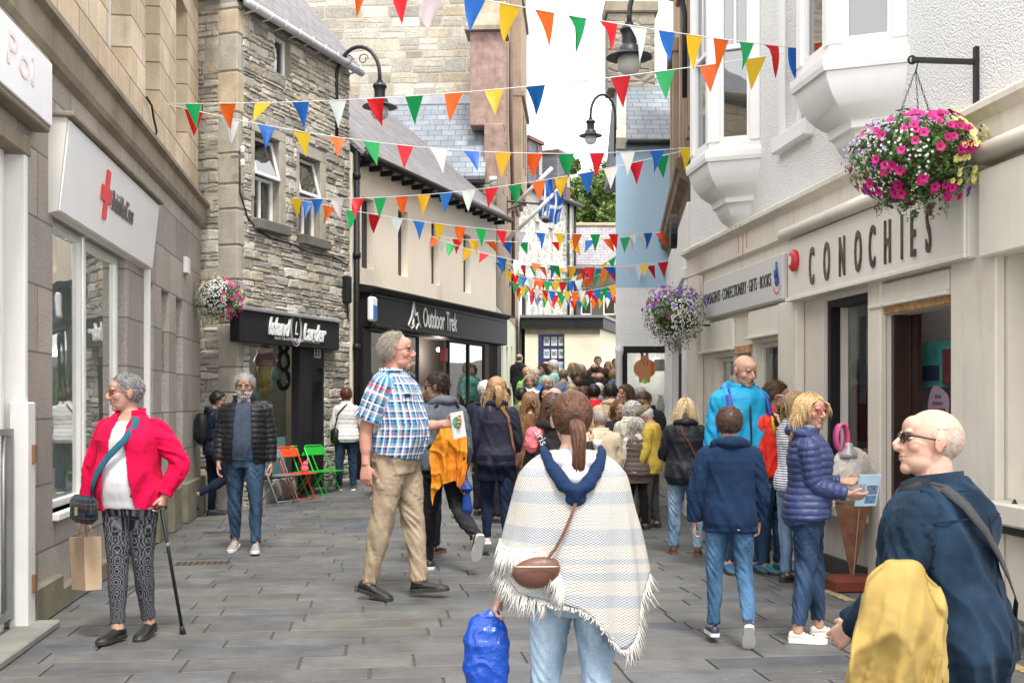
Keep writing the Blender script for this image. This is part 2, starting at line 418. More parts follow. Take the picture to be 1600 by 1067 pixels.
def remesh(parts, voxel, smooth=2, name='tmp', sf=.5):
    V, F = merge(parts); me = bpy.data.meshes.new(name); me.from_pydata(V.tolist(), [], F); me.validate()
    ob = bpy.data.objects.new(name, me); COL.objects.link(ob)
    m = ob.modifiers.new('r', 'REMESH'); m.mode = 'VOXEL'; m.voxel_size = voxel; m.use_smooth_shade = True
    if smooth: q = ob.modifiers.new('s', 'SMOOTH'); q.factor = sf; q.iterations = smooth
    dg = bpy.context.evaluated_depsgraph_get(); out = bpy.data.meshes.new_from_object(ob.evaluated_get(dg))
    bpy.data.objects.remove(ob); bpy.data.meshes.remove(me)
    out.polygons.foreach_set('use_smooth', [True]*len(out.polygons)); return out
def getV(me):
    a = np.empty(len(me.vertices)*3, np.float32); me.vertices.foreach_get('co', a); return a.reshape(-1, 3).astype(float)
def getN(me):
    a = np.empty(len(me.vertices)*3, np.float32); me.vertex_normals.foreach_get('vector', a); return a.reshape(-1, 3).astype(float)
def setV(me, V): me.vertices.foreach_set('co', np.asarray(V, np.float32).ravel()); me.update()
def setA(me, name, arr):
    if name == 'Col':
        at_ = me.color_attributes.new('Col', 'FLOAT_COLOR', 'POINT'); a = np.ones((len(arr), 4), np.float32); a[:, :3] = arr
        at_.data.foreach_set('color', a.ravel())
    else:
        at_ = me.attributes.new(name, 'FLOAT_VECTOR', 'POINT'); at_.data.foreach_set('vector', np.asarray(arr, np.float32).ravel())
def mesh_np(name, V, F, smooth=True):
    me = bpy.data.meshes.new(name); me.from_pydata(np.asarray(V).tolist(), [], F)
    if smooth: me.polygons.foreach_set('use_smooth', [True]*len(me.polygons))
    return me
def bonecoord(V, tubes):
    best = np.full(len(V), 1e9); s = np.zeros(len(V)); ang = np.zeros(len(V)); idx = np.zeros(len(V), int); rad = np.ones(len(V))*.1
    for ti, t in enumerate(tubes):
        P = t['P']
        for i in range(len(P)-1):
            a = P[i]; d = P[i+1]-a; L2 = d.dot(d)
            if L2 < 1e-12: continue
            u = np.clip((V-a) @ d/L2, 0, 1); q = V-(a+u[:, None]*d)
            x = q @ t['X'][i]; y = q @ t['Y'][i]; rx = t['rx'][i]*(1-u)+t['rx'][i+1]*u; ry = t['ry'][i]*(1-u)+t['ry'][i+1]*u
            dist = np.sqrt((x/rx)**2+(y/ry)**2+((q @ nrm(d))/np.minimum(rx, ry))**2)
            m = dist < best
            best[m] = dist[m]; s[m] = (t['s'][i]+u*sqrt(L2))[m]; ang[m] = np.arctan2(y, x)[m]; idx[m] = ti; rad[m] = ((rx+ry)/2)[m]
    return idx, s, ang, rad
# strands: list of paths (k,3) -> one mesh of thin tapered tubes
def strands_vf(paths, r0, taper=.3, n=4):
    Vs = []; F = []; o = 0; C = []
    for q, P in enumerate(paths):
        P = np.asarray(P); k = len(P); T = np.gradient(P, axis=0); T /= np.maximum(np.linalg.norm(T, axis=1), 1e-9)[:, None]
        X = np.cross(T, [.3, .5, .81]); X /= np.maximum(np.linalg.norm(X, axis=1), 1e-6)[:, None]; Y = np.cross(T, X)
        rr = (r0[q] if hasattr(r0, '__len__') else r0)*(1-(1-taper)*np.linspace(0, 1, k)**2)
        th = 2*pi*np.arange(n)/n
        V = P[:, None]+X[:, None]*(rr[:, None]*np.cos(th))[..., None]+Y[:, None]*(rr[:, None]*np.sin(th))[..., None]
        Vs.append(V.reshape(-1, 3)); C += [q]*(k*n)
        for i in range(k-1):
            for j in range(n): a = o+i*n+j; b = o+i*n+(j+1) % n; F.append((a, b, b+n, a+n))
        F.append(tuple(range(o+n-1, o-1, -1))); F.append(tuple(range(o+(k-1)*n, o+k*n))); o += k*n
    return np.concatenate(Vs), F, np.array(C)
# ---------------------------------------------------------------- cloth materials
@cached
def cloth(name, col, kind='plain', rough=.85, weave=.25, sheen=.02, var=.1, fade=None):
    col = sc3(col, .86); t = NT(name); v = t.coord(); g = t.coord(attr='guv'); n = t.noise(v, 7, 5)
    c = t.ramp(n, [(.3, sc3(col, 1-var)), (.7, sc3(col, 1+var))]); nr = None
    if kind == 'denim':
        n3 = t.noise(t.coord(scale=(1, 1, .4)), 6, 4); c = t.mix(sc3(col, .75), fade or sc3(col, 1.8), t.ramp(n3, [(.38, 0), (.68, 1)]))
        w = t.noise(v, 260, 2); c = t.mix(c, t.ramp(w, [(.3, .8), (.7, 1.15)]), 1., 'MULTIPLY')
        nr = t.bump(w, .25, .002)
    elif kind == 'fleece' or kind == 'tweed':
        w = t.noise(v, 190 if kind == 'fleece' else 120, 3, .8)
        c = t.mix(c, t.ramp(w, [(.35, .55 if kind == 'tweed' else .75), (.65, 1.6 if kind == 'tweed' else 1.2)]), 1., 'MULTIPLY'); nr = t.bump(w, .5, .004)
    elif kind == 'nylon':
        w = t.noise(v, 30, 5, .6, .6); nr = t.bump(w, .35, .006)
    else:
        w = t.noise(v, 320, 2); nr = t.bump(w, weave, .002)
    b = t.bsdf(c, rough, 0, nr, .3 if kind == 'nylon' else .14)
    if sheen: b.inputs['Sheen Weight'].default_value = sheen; b.inputs['Sheen Roughness'].default_value = .5
    return t.m
def bands(t, x, period, defs, base):
    # defs: (start, end, colour) inside one period (0..1)
    fr = t.math('FRACT', t.math('DIVIDE', x, period)); c = base
    for a, b, col in defs:
        m = t.math('MULTIPLY', t.math('GREATER_THAN', fr, a), t.math('LESS_THAN', fr, b)); c = t.mix(c, col, m)
    return c
@cached
def plaid(name, base, vdefs, hdefs, pu=.1, pv=.1, rough=.8):
    t = NT(name); g = t.sep(t.coord(attr='guv')); v = t.coord()
    a = bands(t, g[0], pu, vdefs, base); b = bands(t, g[1], pv, hdefs, base)
    c = t.mix(a, b, .5); w = t.noise(v, 320, 2)
    bd = t.bsdf(c, rough, 0, t.bump(w, .2, .002), .25); bd.inputs['Sheen Weight'].default_value = .05; return t.m
@cached
def stripes(name, base, defs, p=.03, axis=1, rough=.85, knit=0.):
    t = NT(name); g = t.sep(t.coord(attr='guv')); v = t.coord(); c = bands(t, g[axis], p, defs, base); w = t.noise(v, 250, 2); h = w
    if knit:
        a = t.math('SINE', t.math('MULTIPLY', g[0], 2*pi/.014)); b = t.math('SINE', t.math('MULTIPLY', g[1], 2*pi/.011))
        h = t.math('ADD', t.math('MULTIPLY', a, b), w); c = t.mix(c, t.ramp(t.math('MULTIPLY', a, b), [(.0, .72), (.6, 1.05)]), 1., 'MULTIPLY')
    bd = t.bsdf(c, rough, 0, t.bump(h, .25 if not knit else .6, .004), .25); return t.m
@cached
def leggings(name):
    t = NT(name); v = t.coord(attr='guv', scale=(1, 1, 0)); vo = t.n('ShaderNodeTexVoronoi'); t.l(v, vo.inputs['Vector']); vo.inputs['Scale'].default_value = 14; vo.inputs['Randomness'].default_value = .15
    d = vo.outputs['Distance']; r = t.math('SINE', t.math('MULTIPLY', d, 34)); n = t.noise(t.coord(), 130, 3, .8)
    k = t.math('ADD', t.math('MULTIPLY', r, .5), n)
    c = t.ramp(k, [(.35, (.012, .012, .016)), (.9, (.16, .16, .18))]); t.bsdf(c, .8, 0, None, .3); return t.m
SKIN = vmat('skin', .6, bump=.25, bs=170, sss=.07, spec=.3); HAIRM = None
@cached
def hairmat(name='hair', rough=.45):
    t = NT(name); a = t.n('ShaderNodeAttribute'); a.attribute_name = 'Col'; n = t.noise(t.coord(), 90, 2)
    c = t.mix(a.outputs['Color'], t.ramp(n, [(.3, .75), (.7, 1.2)]), 1., 'MULTIPLY'); t.bsdf(c, rough, 0, None, .35); return t.m
# ---------------------------------------------------------------- the figure
PROF = {'m': [(.80,.13,.10,0),(.88,.168,.12,-.01),(.96,.166,.12,-.008),(1.04,.155,.112,0),(1.12,.152,.11,.005),(1.20,.160,.114,.008),(1.30,.174,.12,.006),(1.37,.170,.110,-.004),(1.415,.145,.09,-.012),(1.45,.098,.072,-.015),(1.50,.060,.058,-.01)],
        'f': [(.80,.135,.10,-.005),(.88,.176,.125,-.015),(.96,.162,.115,-.01),(1.04,.14,.10,0),(1.12,.130,.096,.003),(1.20,.138,.104,.008),(1.28,.150,.122,.016),(1.35,.146,.104,.002),(1.395,.126,.085,-.008),(1.44,.082,.065,-.013),(1.495,.052,.052,-.01)]}
class Fig:
    def __init__(s, label, x, y, yaw, h=1.75, sex='m', bulk=1., belly=0., voxel=.005, hs=1.05, lean=0., twist=0.,
                 legL=(0, 0, 3), legR=(0, 0, 3), footL=0., footR=0., aL=((.16, .0, -1), (.06, .18, -1)), aR=((.16, .0, -1), (.06, .18, -1)),
                 hyaw=0., hpitch=0., htilt=0., skin=(.62, .36, .26), curlL=35, curlR=35, palmL=None, palmR=None, z=None, face=True, grey=None, group=None, cat='person', handL=None, handR=None, toe=6.):
        s.S = h/1.75; s.sex = sex; s.bulk = bulk; s.belly = belly; s.vox = voxel; s.hs = hs; s.skin = np.array(skin); s.face = face
        s.root = empty('person', (x, y, gz(y) if z is None else z), R(yaw)); tag(s.root, label, cat, group)
        s.M = None; s.lean = R(lean); s.twist = R(twist)
        s.Ub = rotm('Z', s.twist) @ rotm('X', -s.lean); s.piv = np.array([0, 0, .95])
        limb = (1. if sex == 'm' else .88)*bulk**.6; s.limb = limb
        # legs
        s.hip = {}; s.knee = {}; s.ank = {}; s.foot = {}
        for k, sd, lg, fp in (('L', -1, legL, footL), ('R', 1, legR, footR)):
            f, fl, out = R(lg[0]), R(lg[1]), R(lg[2]); hp = np.array([sd*.088, 0, .925])
            d = np.array([sd*sin(out), sin(f)*cos(out), -cos(f)*cos(out)]); kn = hp+.435*d
            a2 = f-fl; d2 = np.array([sd*sin(out)*.4, sin(a2), -cos(a2)]); an = kn+.42*nrm(d2)
            s.hip[k], s.knee[k], s.ank[k] = hp, kn, an; pt = R(fp)
            to = R(toe)*sd; fd = np.array([sin(to)*cos(pt), cos(to)*cos(pt), sin(pt)]); up = np.array([-sin(to)*sin(pt), -cos(to)*sin(pt), cos(pt)])
            s.foot[k] = (fd, up)
        low = 1e9
        for k in 'LR':
            fd, up = s.foot[k]
            for b in (-.055, .19): low = min(low, (s.ank[k]+fd*b-up*.075)[2])
        s.dz = -low
        # arms
        s.sh = {}; s.el = {}; s.wr = {}; s.hd = {}; shx = .172 if sex == 'm' else .148
        shx *= (1+(bulk-1)*.7)
        for k, sd, A in (('L', -1, aL), ('R', 1, aR)):
            sh = s.ub(np.array([sd*shx, -.012, 1.378])); U = nrm([sd*A[0][0], A[0][1], A[0][2]]); Fo = nrm([sd*A[1][0], A[1][1], A[1][2]])
            s.sh[k] = sh; s.el[k] = sh+U*.285; s.wr[k] = s.el[k]+Fo*.245
            hv = {'L': handL, 'R': handR}[k]; pal = {'L': palmL, 'R': palmR}[k]
            hd = nrm([sd*hv[0], hv[1], hv[2]]) if hv is not None else Fo
            pn = np.array([-sd, 0, 0.]) if pal is None else np.array([sd*pal[0], pal[1], pal[2]], float)
            pn = nrm(pn-hd*pn.dot(hd)); s.hd[k] = (hd, pn, {'L': curlL, 'R': curlR}[k], sd)
        # head
        s.hp = s.ub(np.array([0, -.010, 1.494])); s.Hm = s.Ub @ rotm('Z', R(hyaw)) @ rotm('X', R(hpitch)) @ rotm('Y', R(htilt))
        s.hc = s.hp+s.Hm @ (np.array([0, .03, .107])*hs)
        s.tubes_cache = {}
    def ub(s, p, w=1.):
        p = np.asarray(p, float); q = s.piv+s.Ub @ (p-s.piv); return p*(1-w)+q*w
    def h2b(s, p): return s.hc+(np.asarray(p)*s.hs) @ s.Hm.T
    def b2h(s, V): return ((V-s.hc) @ s.Hm)/s.hs
    def fin(s, V): V = np.asarray(V, float).copy(); V[..., 2] += s.dz; return V*s.S
    def wpt(s, p):   # canonical body point -> root-local metres
        q = s.fin(np.asarray(p, float)); return Vector(q.tolist())
    def torso(s, z0, z1, ease=0., flare=0., n=40, cling=None):
        pr = np.array(PROF[s.sex]); zs = np.linspace(z0, z1, max(6, int((z1-z0)/.035)))
        hx = np.interp(zs, pr[:, 0], pr[:, 1])*s.bulk; hy = np.interp(zs, pr[:, 0], pr[:, 2])*s.bulk; yo = np.interp(zs, pr[:, 0], pr[:, 3])
        g = np.exp(-((zs-1.08)/.14)**2)*s.belly; hy = hy+g*.55; yo = yo+g*.5; hx = hx+g*.3
        e = ease*np.clip((1.50-zs)/.06, .55, 1.); hx = hx+e; hy = hy+e
        P = []; X = []
        for i, z in enumerate(zs):
            w = float(sstep(.93, 1.12, z)); c = np.array([0, yo[i], z])
            if z < .9:
                xs = []; ys = []
                for k in 'LR':
                    A, B, C = s.hip[k], s.knee[k], s.ank[k]
                    a, b = (A, B) if z > B[2] else (B, C); t = np.clip((a[2]-z)/max(a[2]-b[2], 1e-3), 0, 1); q = a+(b-a)*t; xs.append(q[0]); ys.append(q[1])
                f = float(sstep(.9, .75, z)) if z < .9 else 0
                c[1] = c[1]*(1-f)+f*(sum(ys)/2); hx[i] = max(hx[i]*(1+flare*(.9-z)), max(abs(q) for q in xs)+.085*s.limb+ease*f)
                hy[i] = max(hy[i], abs(ys[0]-ys[1])/2+.085*s.limb+ease*.6)
            P.append(s.ub(c, w)); X.append(nrm(np.array([1., 0, 0])*(1-w)+s.Ub @ np.array([1., 0, 0])*w))
        t = tube(P, hx, hy, exp=2.5, tag='torso', n=n)
        Xa = np.array(X); T = np.array([nrm(P[min(i+1, len(P)-1)]-P[max(i-1, 0)]) for i in range(len(P))])
        Xa = Xa-T*np.sum(Xa*T, axis=1)[:, None]; Xa /= np.linalg.norm(Xa, axis=1)[:, None]
        t['X'] = Xa; t['Y'] = -np.cross(Xa, T); t['Y'] = np.cross(T, Xa); return t
    def arm(s, k, frac=1., ease=0., cuff=0.):
        L = s.limb; A, B, C = s.sh[k], s.el[k], s.wr[k]; ua = nrm(B-A); fo = nrm(C-B)
        pts = [(A-ua*.012, .046), (A+ua*.05, .053), (A+(B-A)*.5, .048), (B-ua*.04, .043), (B+(ua*-.0), .0415), (B+fo*.05, .043), (B+(C-B)*.55, .037), (C-fo*.02, .030), (C, .029)]
        P = np.array([p for p, _ in pts]); r = np.array([q for _, q in pts])*L
        cum = np.concatenate([[0], np.cumsum(np.linalg.norm(np.diff(P, axis=0), axis=1))]); Lt = cum[-1]*frac; ss = np.linspace(0, Lt, max(6, int(Lt/.03)))
        Q = np.stack([np.interp(ss, cum, P[:, i]) for i in range(3)], 1); rr = np.interp(ss, cum, r)
        for _ in range(2): Q[1:-1] = (Q[:-2]+2*Q[1:-1]+Q[2:])/4
        e = ease*(.75+.25*ss/max(Lt, 1e-3)) if frac < .6 else ease*(1.-.25*ss/Lt)
        rr = rr+e+cuff*sstep(.9, 1., ss/Lt)
        sd = s.hd[k][3]; return tube(Q, rr, X=np.cross(ua, [sd*.02, 1, .01]), tag='arm'+k, n=18)
    def leg(s, k, z_end=1., ease=0., flare=0.):
        L = (1. if s.sex == 'm' else 1.0)*(s.bulk**.7); A, B, C = s.hip[k], s.knee[k], s.ank[k]; d1 = nrm(B-A); d2 = nrm(C-B)
        pts = [(A-d1*.02, .090), (A+d1*.12, .088), (A+d1*.26, .073), (B-d1*.04, .060), (B, .057), (B+d2*.06, .055), (B+d2*.15, .054), (B+d2*.28, .042), (C-d2*.03, .037), (C+d2*.01, .038)]
        P = np.array([p for p, _ in pts]); r = np.array([q for _, q in pts])*L
        cum = np.concatenate([[0], np.cumsum(np.linalg.norm(np.diff(P, axis=0), axis=1))]); Lt = cum[-1]*z_end; ss = np.linspace(0, Lt, max(8, int(Lt/.03)))
        Q = np.stack([np.interp(ss, cum, P[:, i]) for i in range(3)], 1); rr = np.interp(ss, cum, r)
        for _ in range(2): Q[1:-1] = (Q[:-2]+2*Q[1:-1]+Q[2:])/4
        rr = rr+ease*(1-.3*ss/Lt)+flare*sstep(.45, .95, ss/cum[-1])
        return tube(Q, rr, X=[1, 0, 0], tag='leg'+k, n=18)
    def hand(s, k, sc=1.):
        hd, pn, curl, sd = s.hd[k]; w = sd*np.cross(hd, pn); W = s.wr[k]; q = (1. if s.sex == 'm' else .9)*sc*(.9+.1*s.hs)
        parts = [tube_vf(tube([W-hd*.015, W+hd*.02*q, W+hd*.055*q, W+hd*.088*q, W+hd*.098*q], np.array([.026, .033, .041, .042, .036])*q, np.array([.021, .018, .016, .013, .009])*q, X=w, exp=2.6, n=14))]
        for off, ln, j in ((.030, .074, 0), (.0105, .082, 1), (-.0095, .076, 2), (-.029, .060, 3)):
            p = W+(hd*.088+w*off)*q; P = [p-hd*.01]; c = R(curl)*(.35+.12*j); dirn = hd*cos(c)+pn*sin(c); spread = w*off*1.8
            P.append(p)
            for i, fr in enumerate((.45, .3, .25)):
                a = c+R(curl)*.75*i; dirn = nrm(hd*cos(a)+pn*sin(a)+spread); p = p+dirn*ln*fr*q; P.append(p)
            parts.append(tube_vf(tube(P, np.array([.0088, .0092, .0086, .0078, .0062])*q, X=w, n=8)))
        p = W+(hd*.022+w*.024)*q; d1 = nrm(hd*.62+w*.62+pn*.35); d2 = nrm(hd*.85+w*.25+pn*.45)
        parts.append(tube_vf(tube([p, p+d1*.03*q, p+d1*.03*q+d2*.028*q, p+d1*.03*q+d2*.052*q], np.array([.014, .0125, .0105, .0075])*q, X=pn, n=8)))
        return parts
    def head_parts(s):
        T = lambda v, f: (s.h2b(v), f); m = s.sex == 'm'
        out = [T(*ell((0, -.014, .026), (.0755, .094, .087), nu=28, nv=18)), T(*ell((0, .02, -.018), (.0625, .068, .085))),
               T(*ell((0, .024, -.062), (.057 if m else .050, .056, .044))), T(*ell((0, .060, -.088), (.028 if m else .022, .020, .022))),
               T(*ell((0, .055, .045), (.052, .034, .038)))]
        if s.face:
            for sd in (-1, 1):
                out += [T(*ell((sd*.040, .052, -.020), (.024, .025, .024), nu=12, nv=8)), T(*ell((sd*.010, .092, -.029), (.0085, .010, .0075), nu=10, nv=6)),
                        T(*ell((sd*.027, .077, .024), (.023, .011, .007), nu=12, nv=6))]
            out.append(T(*tube_vf(tube([(0, .078, .020), (0, .091, .004), (0, .106, -.020), (0, .101, -.031), (0, .083, -.036)], [.007, .0085, .0115, .0115, .008], X=[1, 0, 0], n=10))))
            out += [T(*ell((0, .0795, -.053), (.024, .0105, .0060), nu=14, nv=6)), T(*ell((0, .0785, -.062), (.020, .0105, .0065), nu=14, nv=6))]
        for sd in (-1, 1):
            Me = rotm('Z', sd*R(-22)) @ rotm('X', R(-8)); out.append(T(*ell((sd*.077, -.010, -.004), (.008, .019, .031), Me, nu=12, nv=8)))
            out.append(T(*ell((sd*.080, -.020, .004), (.007, .013, .024), Me, nu=12, nv=8)))
        nr = (.058 if m else .047)*(.45+.55*s.bulk); b = s.ub(np.array([0, -.012, 1.44])); h = s.h2b((0, -.018, -.045)); mid = (b+h)/2
        out.append(tube_vf(tube([b, b*.5+mid*.5, mid, h], [nr*1.2, nr*1.08, nr, nr*.98], X=[1, 0, 0], n=18)))
        return out
    def body(s, arm_in=-.007):
        parts = [tube_vf(s.torso(.80, 1.50, -.006))]
        for k in 'LR':
            ta = s.arm(k, 1., arm_in); ta['rx'][-3:] = ta['ry'][-3:] = .028*s.limb; tl = s.leg(k, 1., -.010); tl['rx'][-3:] += .006; tl['ry'][-3:] += .006; parts += [tube_vf(ta), tube_vf(tl)]+s.hand(k); fd, up = s.foot[k]; A = s.ank[k]
            parts.append(tube_vf(tube([A-fd*.03-up*.03, A-up*.03, A+fd*.06-up*.04, A+fd*.13-up*.052], [.03, .033, .034, .026], [.03, .033, .026, .014], X=np.cross(up, fd), n=12)))
            parts.append(ell(s.sh[k], (.044*s.limb,)*3, nu=14, nv=10))
        parts += s.head_parts(); me = remesh(parts, s.vox, 2 if s.vox < .008 else 1); V = getV(me); N = getN(me)
        H = s.b2h(V); hm = (np.linalg.norm(H, axis=1) < .17)
        if s.face:
            dy = np.zeros(len(V)); f = (H[:, 1] > .02)
            for sd in (-1, 1):
                dy -= .0105*np.exp(-((H[:, 0]-sd*.031)/.015)**2-((H[:, 2]-.005)/.0095)**2)
            dy -= .004*np.exp(-(H[:, 0]/.022)**2-((H[:, 2]+.0570)/.0028)**2)
            dy -= .0012*np.exp(-(H[:, 0]/.02)**2-((H[:, 2]+.074)/.006)**2)
            V = V+(dy*f*hm)[:, None]*s.Hm[:, 1][None]*s.hs
        s.skin = s.skin*.9; C = np.tile(s.skin, (len(V), 1)); g = lambda cx, cy, cz, r: np.exp(-(((H-np.array([cx, cy, cz]))/r)**2).sum(1))
        red = s.skin*np.array([1.0, .62, .60])
        def mixc(w, c): nonlocal C; w = np.clip(w, 0, 1)[:, None]; C = C*(1-w)+np.array(c)*w
        mixc(.45*(g(.042, .06, -.022, .024)+g(-.042, .06, -.022, .024)), red); mixc(.4*g(0, .1, -.022, .018), red); mixc(.5*(g(.08, -.01, 0, .03)+g(-.08, -.01, 0, .03)), red)
        if s.face:
            mixc(.8*(np.exp(-(H[:, 0]/.021)**2-((H[:, 2]+.0565)/.009)**2-((H[:, 1]-.088)/.02)**2)), s.skin*np.array([.85, .42, .42]) if s.sex == 'f' else s.skin*np.array([.85, .52, .5]))
            mixc(.8*np.exp(-(H[:, 0]/.020)**2-((H[:, 2]+.057)/.0022)**2-((H[:, 1]-.085)/.02)**2), s.skin*.25)
            for sd in (-1, 1): mixc(.35*g(sd*.031, .078, .002, .017), s.skin*np.array([.62, .5, .5]))
        n = vnoise(V*18, 3); C = C*(1+.06*n[:, None])
        for k in 'LR':
            hd = s.hd[k][0]; d = np.linalg.norm(V-(s.wr[k]+hd*.13), axis=1); mixc(.35*np.exp(-(d/.06)**2), red)
        setV(me, s.fin(V)); setA(me, 'Col', np.clip(C, 0, 1)); b = link('body', me, SKIN, s.root)
        if s.face and s.vox < .011:
            for sd in (-1, 1):
                mb = MB(); c = np.array([sd*.0305, .0700, .0045])
                def tp(p): return s.wpt(s.h2b(p))
                vs, fs = ell(c, (.0135, .0085, .0062), nu=14, nv=8); mb.cc = (.62, .58, .55); mb.add([tp(v) for v in vs], fs)
                vs, fs = ell(c+np.array([0, .0048, 0]), (.0052, .0050, .0052), nu=10, nv=6); mb.cc = (.05, .035, .03); mb.add([tp(v) for v in vs], fs)
                vs, fs = ell(c+np.array([0, .0022, .0052]), (.0155, .0085, .0030), nu=14, nv=6); mb.cc = tuple(s.skin*np.array([.45, .36, .34])); mb.add([tp(v) for v in vs], fs)
                mb.build('eye', vmat('eye', .25), s.root, True)
        return b
    # ---- cloth
    def garment(s, name, tubes, mat, kind='plain', amp=.006, vox=None, parent=None, cut=None, open_=None, extra=(), solid=0., smooth=2, puff=(.055, .012), seed=1, scale_s=1.):
        vox = vox or max(s.vox*1.3, .007); me = remesh([tube_vf(t) for t in tubes]+list(extra), vox, smooth)
        V = getV(me); N = getN(me); idx, ss, ang, rad = bonecoord(V, tubes)
        amp = amp*1.25; tags = [t['tag'] for t in tubes]; tor = np.array([q == 'torso' for q in tags])[idx]
        n0 = fbm(V*np.array([9, 9, 7])+seed*3.1, seed, 3)
        d = np.zeros(len(V))
        fold = 1-2*np.abs(vnoise(np.stack([ang*.9+ss*3, ss*17+ang*1.6, idx*7.], 1), seed)); fold2 = 1-2*np.abs(vnoise(V*np.array([11, 11, 5])+np.stack([V[:, 2]*4, V[:, 2]*0, V[:, 0]*6], 1), seed+5))
        w = np.full(len(V), .45)
        for k in 'LR':
            for J, sg in ((s.el[k], .075), (s.knee[k], .09), (s.ank[k], .09), (s.sh[k], .07)): w = np.maximum(w, 1.25*np.exp(-(np.linalg.norm(V-J, axis=1)/sg)**2))
        d = amp*(np.where(tor, fold2*.7, fold*w)+.5*n0)
        if kind == 'puffer':
            sv = np.where(tor, V[:, 2], ss); ph = sv/puff[0]+.12*n0; d = amp*.35*n0+puff[1]*(np.sqrt(np.abs(np.sin(pi*ph)))-.6)
            d = d+.0025*vnoise(np.stack([ang*9, sv*30, idx*1.], 1), 9)
        elif kind == 'knit': d = amp*n0
        # keep wrinkle out of the hems
        V = V+N*d[:, None]
        u = ang*np.where(tor, .16, .065); setA(me, 'guv', np.stack([u+idx*.317, np.where(tor, V[:, 2], ss)*scale_s, V[:, 0]], 1))
        if open_ is not None or cut is not None:
            Vc = V.copy(); P = ((Vc-s.piv) @ s.Ub)+s.piv; bm = bmesh.new(); bm.from_mesh(me); bm.verts.ensure_lookup_table(); kill = np.zeros(len(V), bool)
            if open_ is not None:
                f = open_(P); kill |= f & tor
            if cut is not None: kill |= cut(P)
            fk = [f for f in bm.faces if all(kill[v.index] for v in f.verts)]; VF = s.fin(V)
            for v in bm.verts: v.co = VF[v.index].tolist()
            bmesh.ops.delete(bm, geom=fk, context='FACES'); bmesh.ops.delete(bm, geom=[v for v in bm.verts if not v.link_faces], context='VERTS')
            for _ in range(2): bmesh.ops.smooth_vert(bm, verts=[v for v in bm.verts if v.is_boundary], factor=.6, use_axis_x=True, use_axis_y=True, use_axis_z=True)
            bm.to_mesh(me); bm.free()
        else: setV(me, s.fin(V))
        if solid or open_ is not None:
            me.materials.clear(); tmp = bpy.data.objects.new('tmp', me); COL.objects.link(tmp); q = tmp.modifiers.new('s', 'SOLIDIFY'); q.thickness = solid or .006; q.offset = -1
            me2 = bpy.data.meshes.new_from_object(tmp.evaluated_get(bpy.context.evaluated_depsgraph_get())); bpy.data.objects.remove(tmp); me = me2
            me.polygons.foreach_set('use_smooth', [True]*len(me.polygons))
        return link(name, me, mat, parent or s.root)
    def top(s, mat, name='jacket', hem=.86, ease=.02, sleeve=.97, aease=None, neck=1.475, kind='plain', amp=.011, collar=None, hood=None, open_=None, flare=.1, cuff=0., trim=None, vox=None, puff=(.055, .012), seed=1, solid=0.):
        aease = ease*.8 if aease is None else aease; tubes = [s.torso(hem, neck, ease, flare)]
        if sleeve > 0: tubes += [s.arm('L', sleeve, aease, cuff), s.arm('R', sleeve, aease, cuff)]
        ex = [ell(s.sh[k], (.048*s.limb+aease*.75,)*3, nu=14, nv=10) for k in 'LR'] if sleeve > 0 else []
        g = s.garment(name, tubes, mat, kind, amp, vox, open_=open_, extra=ex, puff=puff, seed=seed, solid=solid)
        if collar: s.collar(collar, g)
        if hood: s.hood(hood, g)
        return g
    def collar(s, c, parent):      # (material, height, radius add, kind)
        mat, hh, ra, gap = c; b = s.ub(np.array([0, -.012, 1.455])); t = s.ub(np.array([0, -.004, 1.462+hh*1.1])); mb = MB(); n = 28
        r0 = (.078 if s.sex == 'm' else .068)*(.7+.3*s.bulk)+ra; out = []
        for (c_, r, th) in ((b-np.array([0, 0, .015]), r0*1.25, 0), (b, r0*1.12, 0), ((b+t)/2, r0*1.02, 0), (t, r0*1.06, 0), (t, r0*1.0, 1), ((b+t)/2, r0*.94, 1), (b, r0*.98, 1)):
            ring = []
            for j in range(n+1):
                a = pi/2+gap+(2*pi-2*gap)*j/n; dz = -.018*max(0, sin(a)) if th in (0, 1) else 0
                q = c_+s.Ub @ np.array([cos(a)*r*1.08, sin(a)*r, dz]); ring.append(s.wpt(q))
            out.append(ring)
        mb.loft(out, closed=False, cap=False); o = mb.build('collar', mat, parent, True); setA(o.data, 'guv', np.array([[v.co.x+v.co.y*.6, v.co.z, 0] for v in o.data.vertices]))
        m = o.data; sm = bmesh.new(); sm.from_mesh(m); bmesh.ops.recalc_face_normals(sm, faces=sm.faces); sm.to_mesh(m); sm.free(); return o
    def hood(s, h, parent):        # (material, size, lining)
        mat, sz, lining = h; c = s.ub(np.array([0, -.085, 1.43])); parts = []
        P = []; 
        for a in np.linspace(-2.3, 2.3, 15):
            P.append(s.ub(np.array([sin(a)*.095*sz, -.02-cos(a)*.085*sz, 1.452+.030*cos(a)-.035*max(0, abs(a)-1.5)])))
        parts.append(tube_vf(tube(P, np.interp(np.abs(np.linspace(-2.3, 2.3, 15)), [0, 1.2, 2.3], [.038*sz, .034*sz, .016*sz]), X=[0, 0, 1], n=12)))
        parts.append(ell(c+np.array([0, -.0, -.045*sz]), (.085*sz, .038*sz, .075*sz), nu=18, nv=12))
        me = remesh(parts, .008, 3); V = getV(me); N = getN(me); V = V+N*(.006*fbm(V*np.array([14, 14, 22]), 4, 3))[:, None]
        setV(me, s.fin(V)); setA(me, 'guv', V); return link('hood', me, mat, parent)
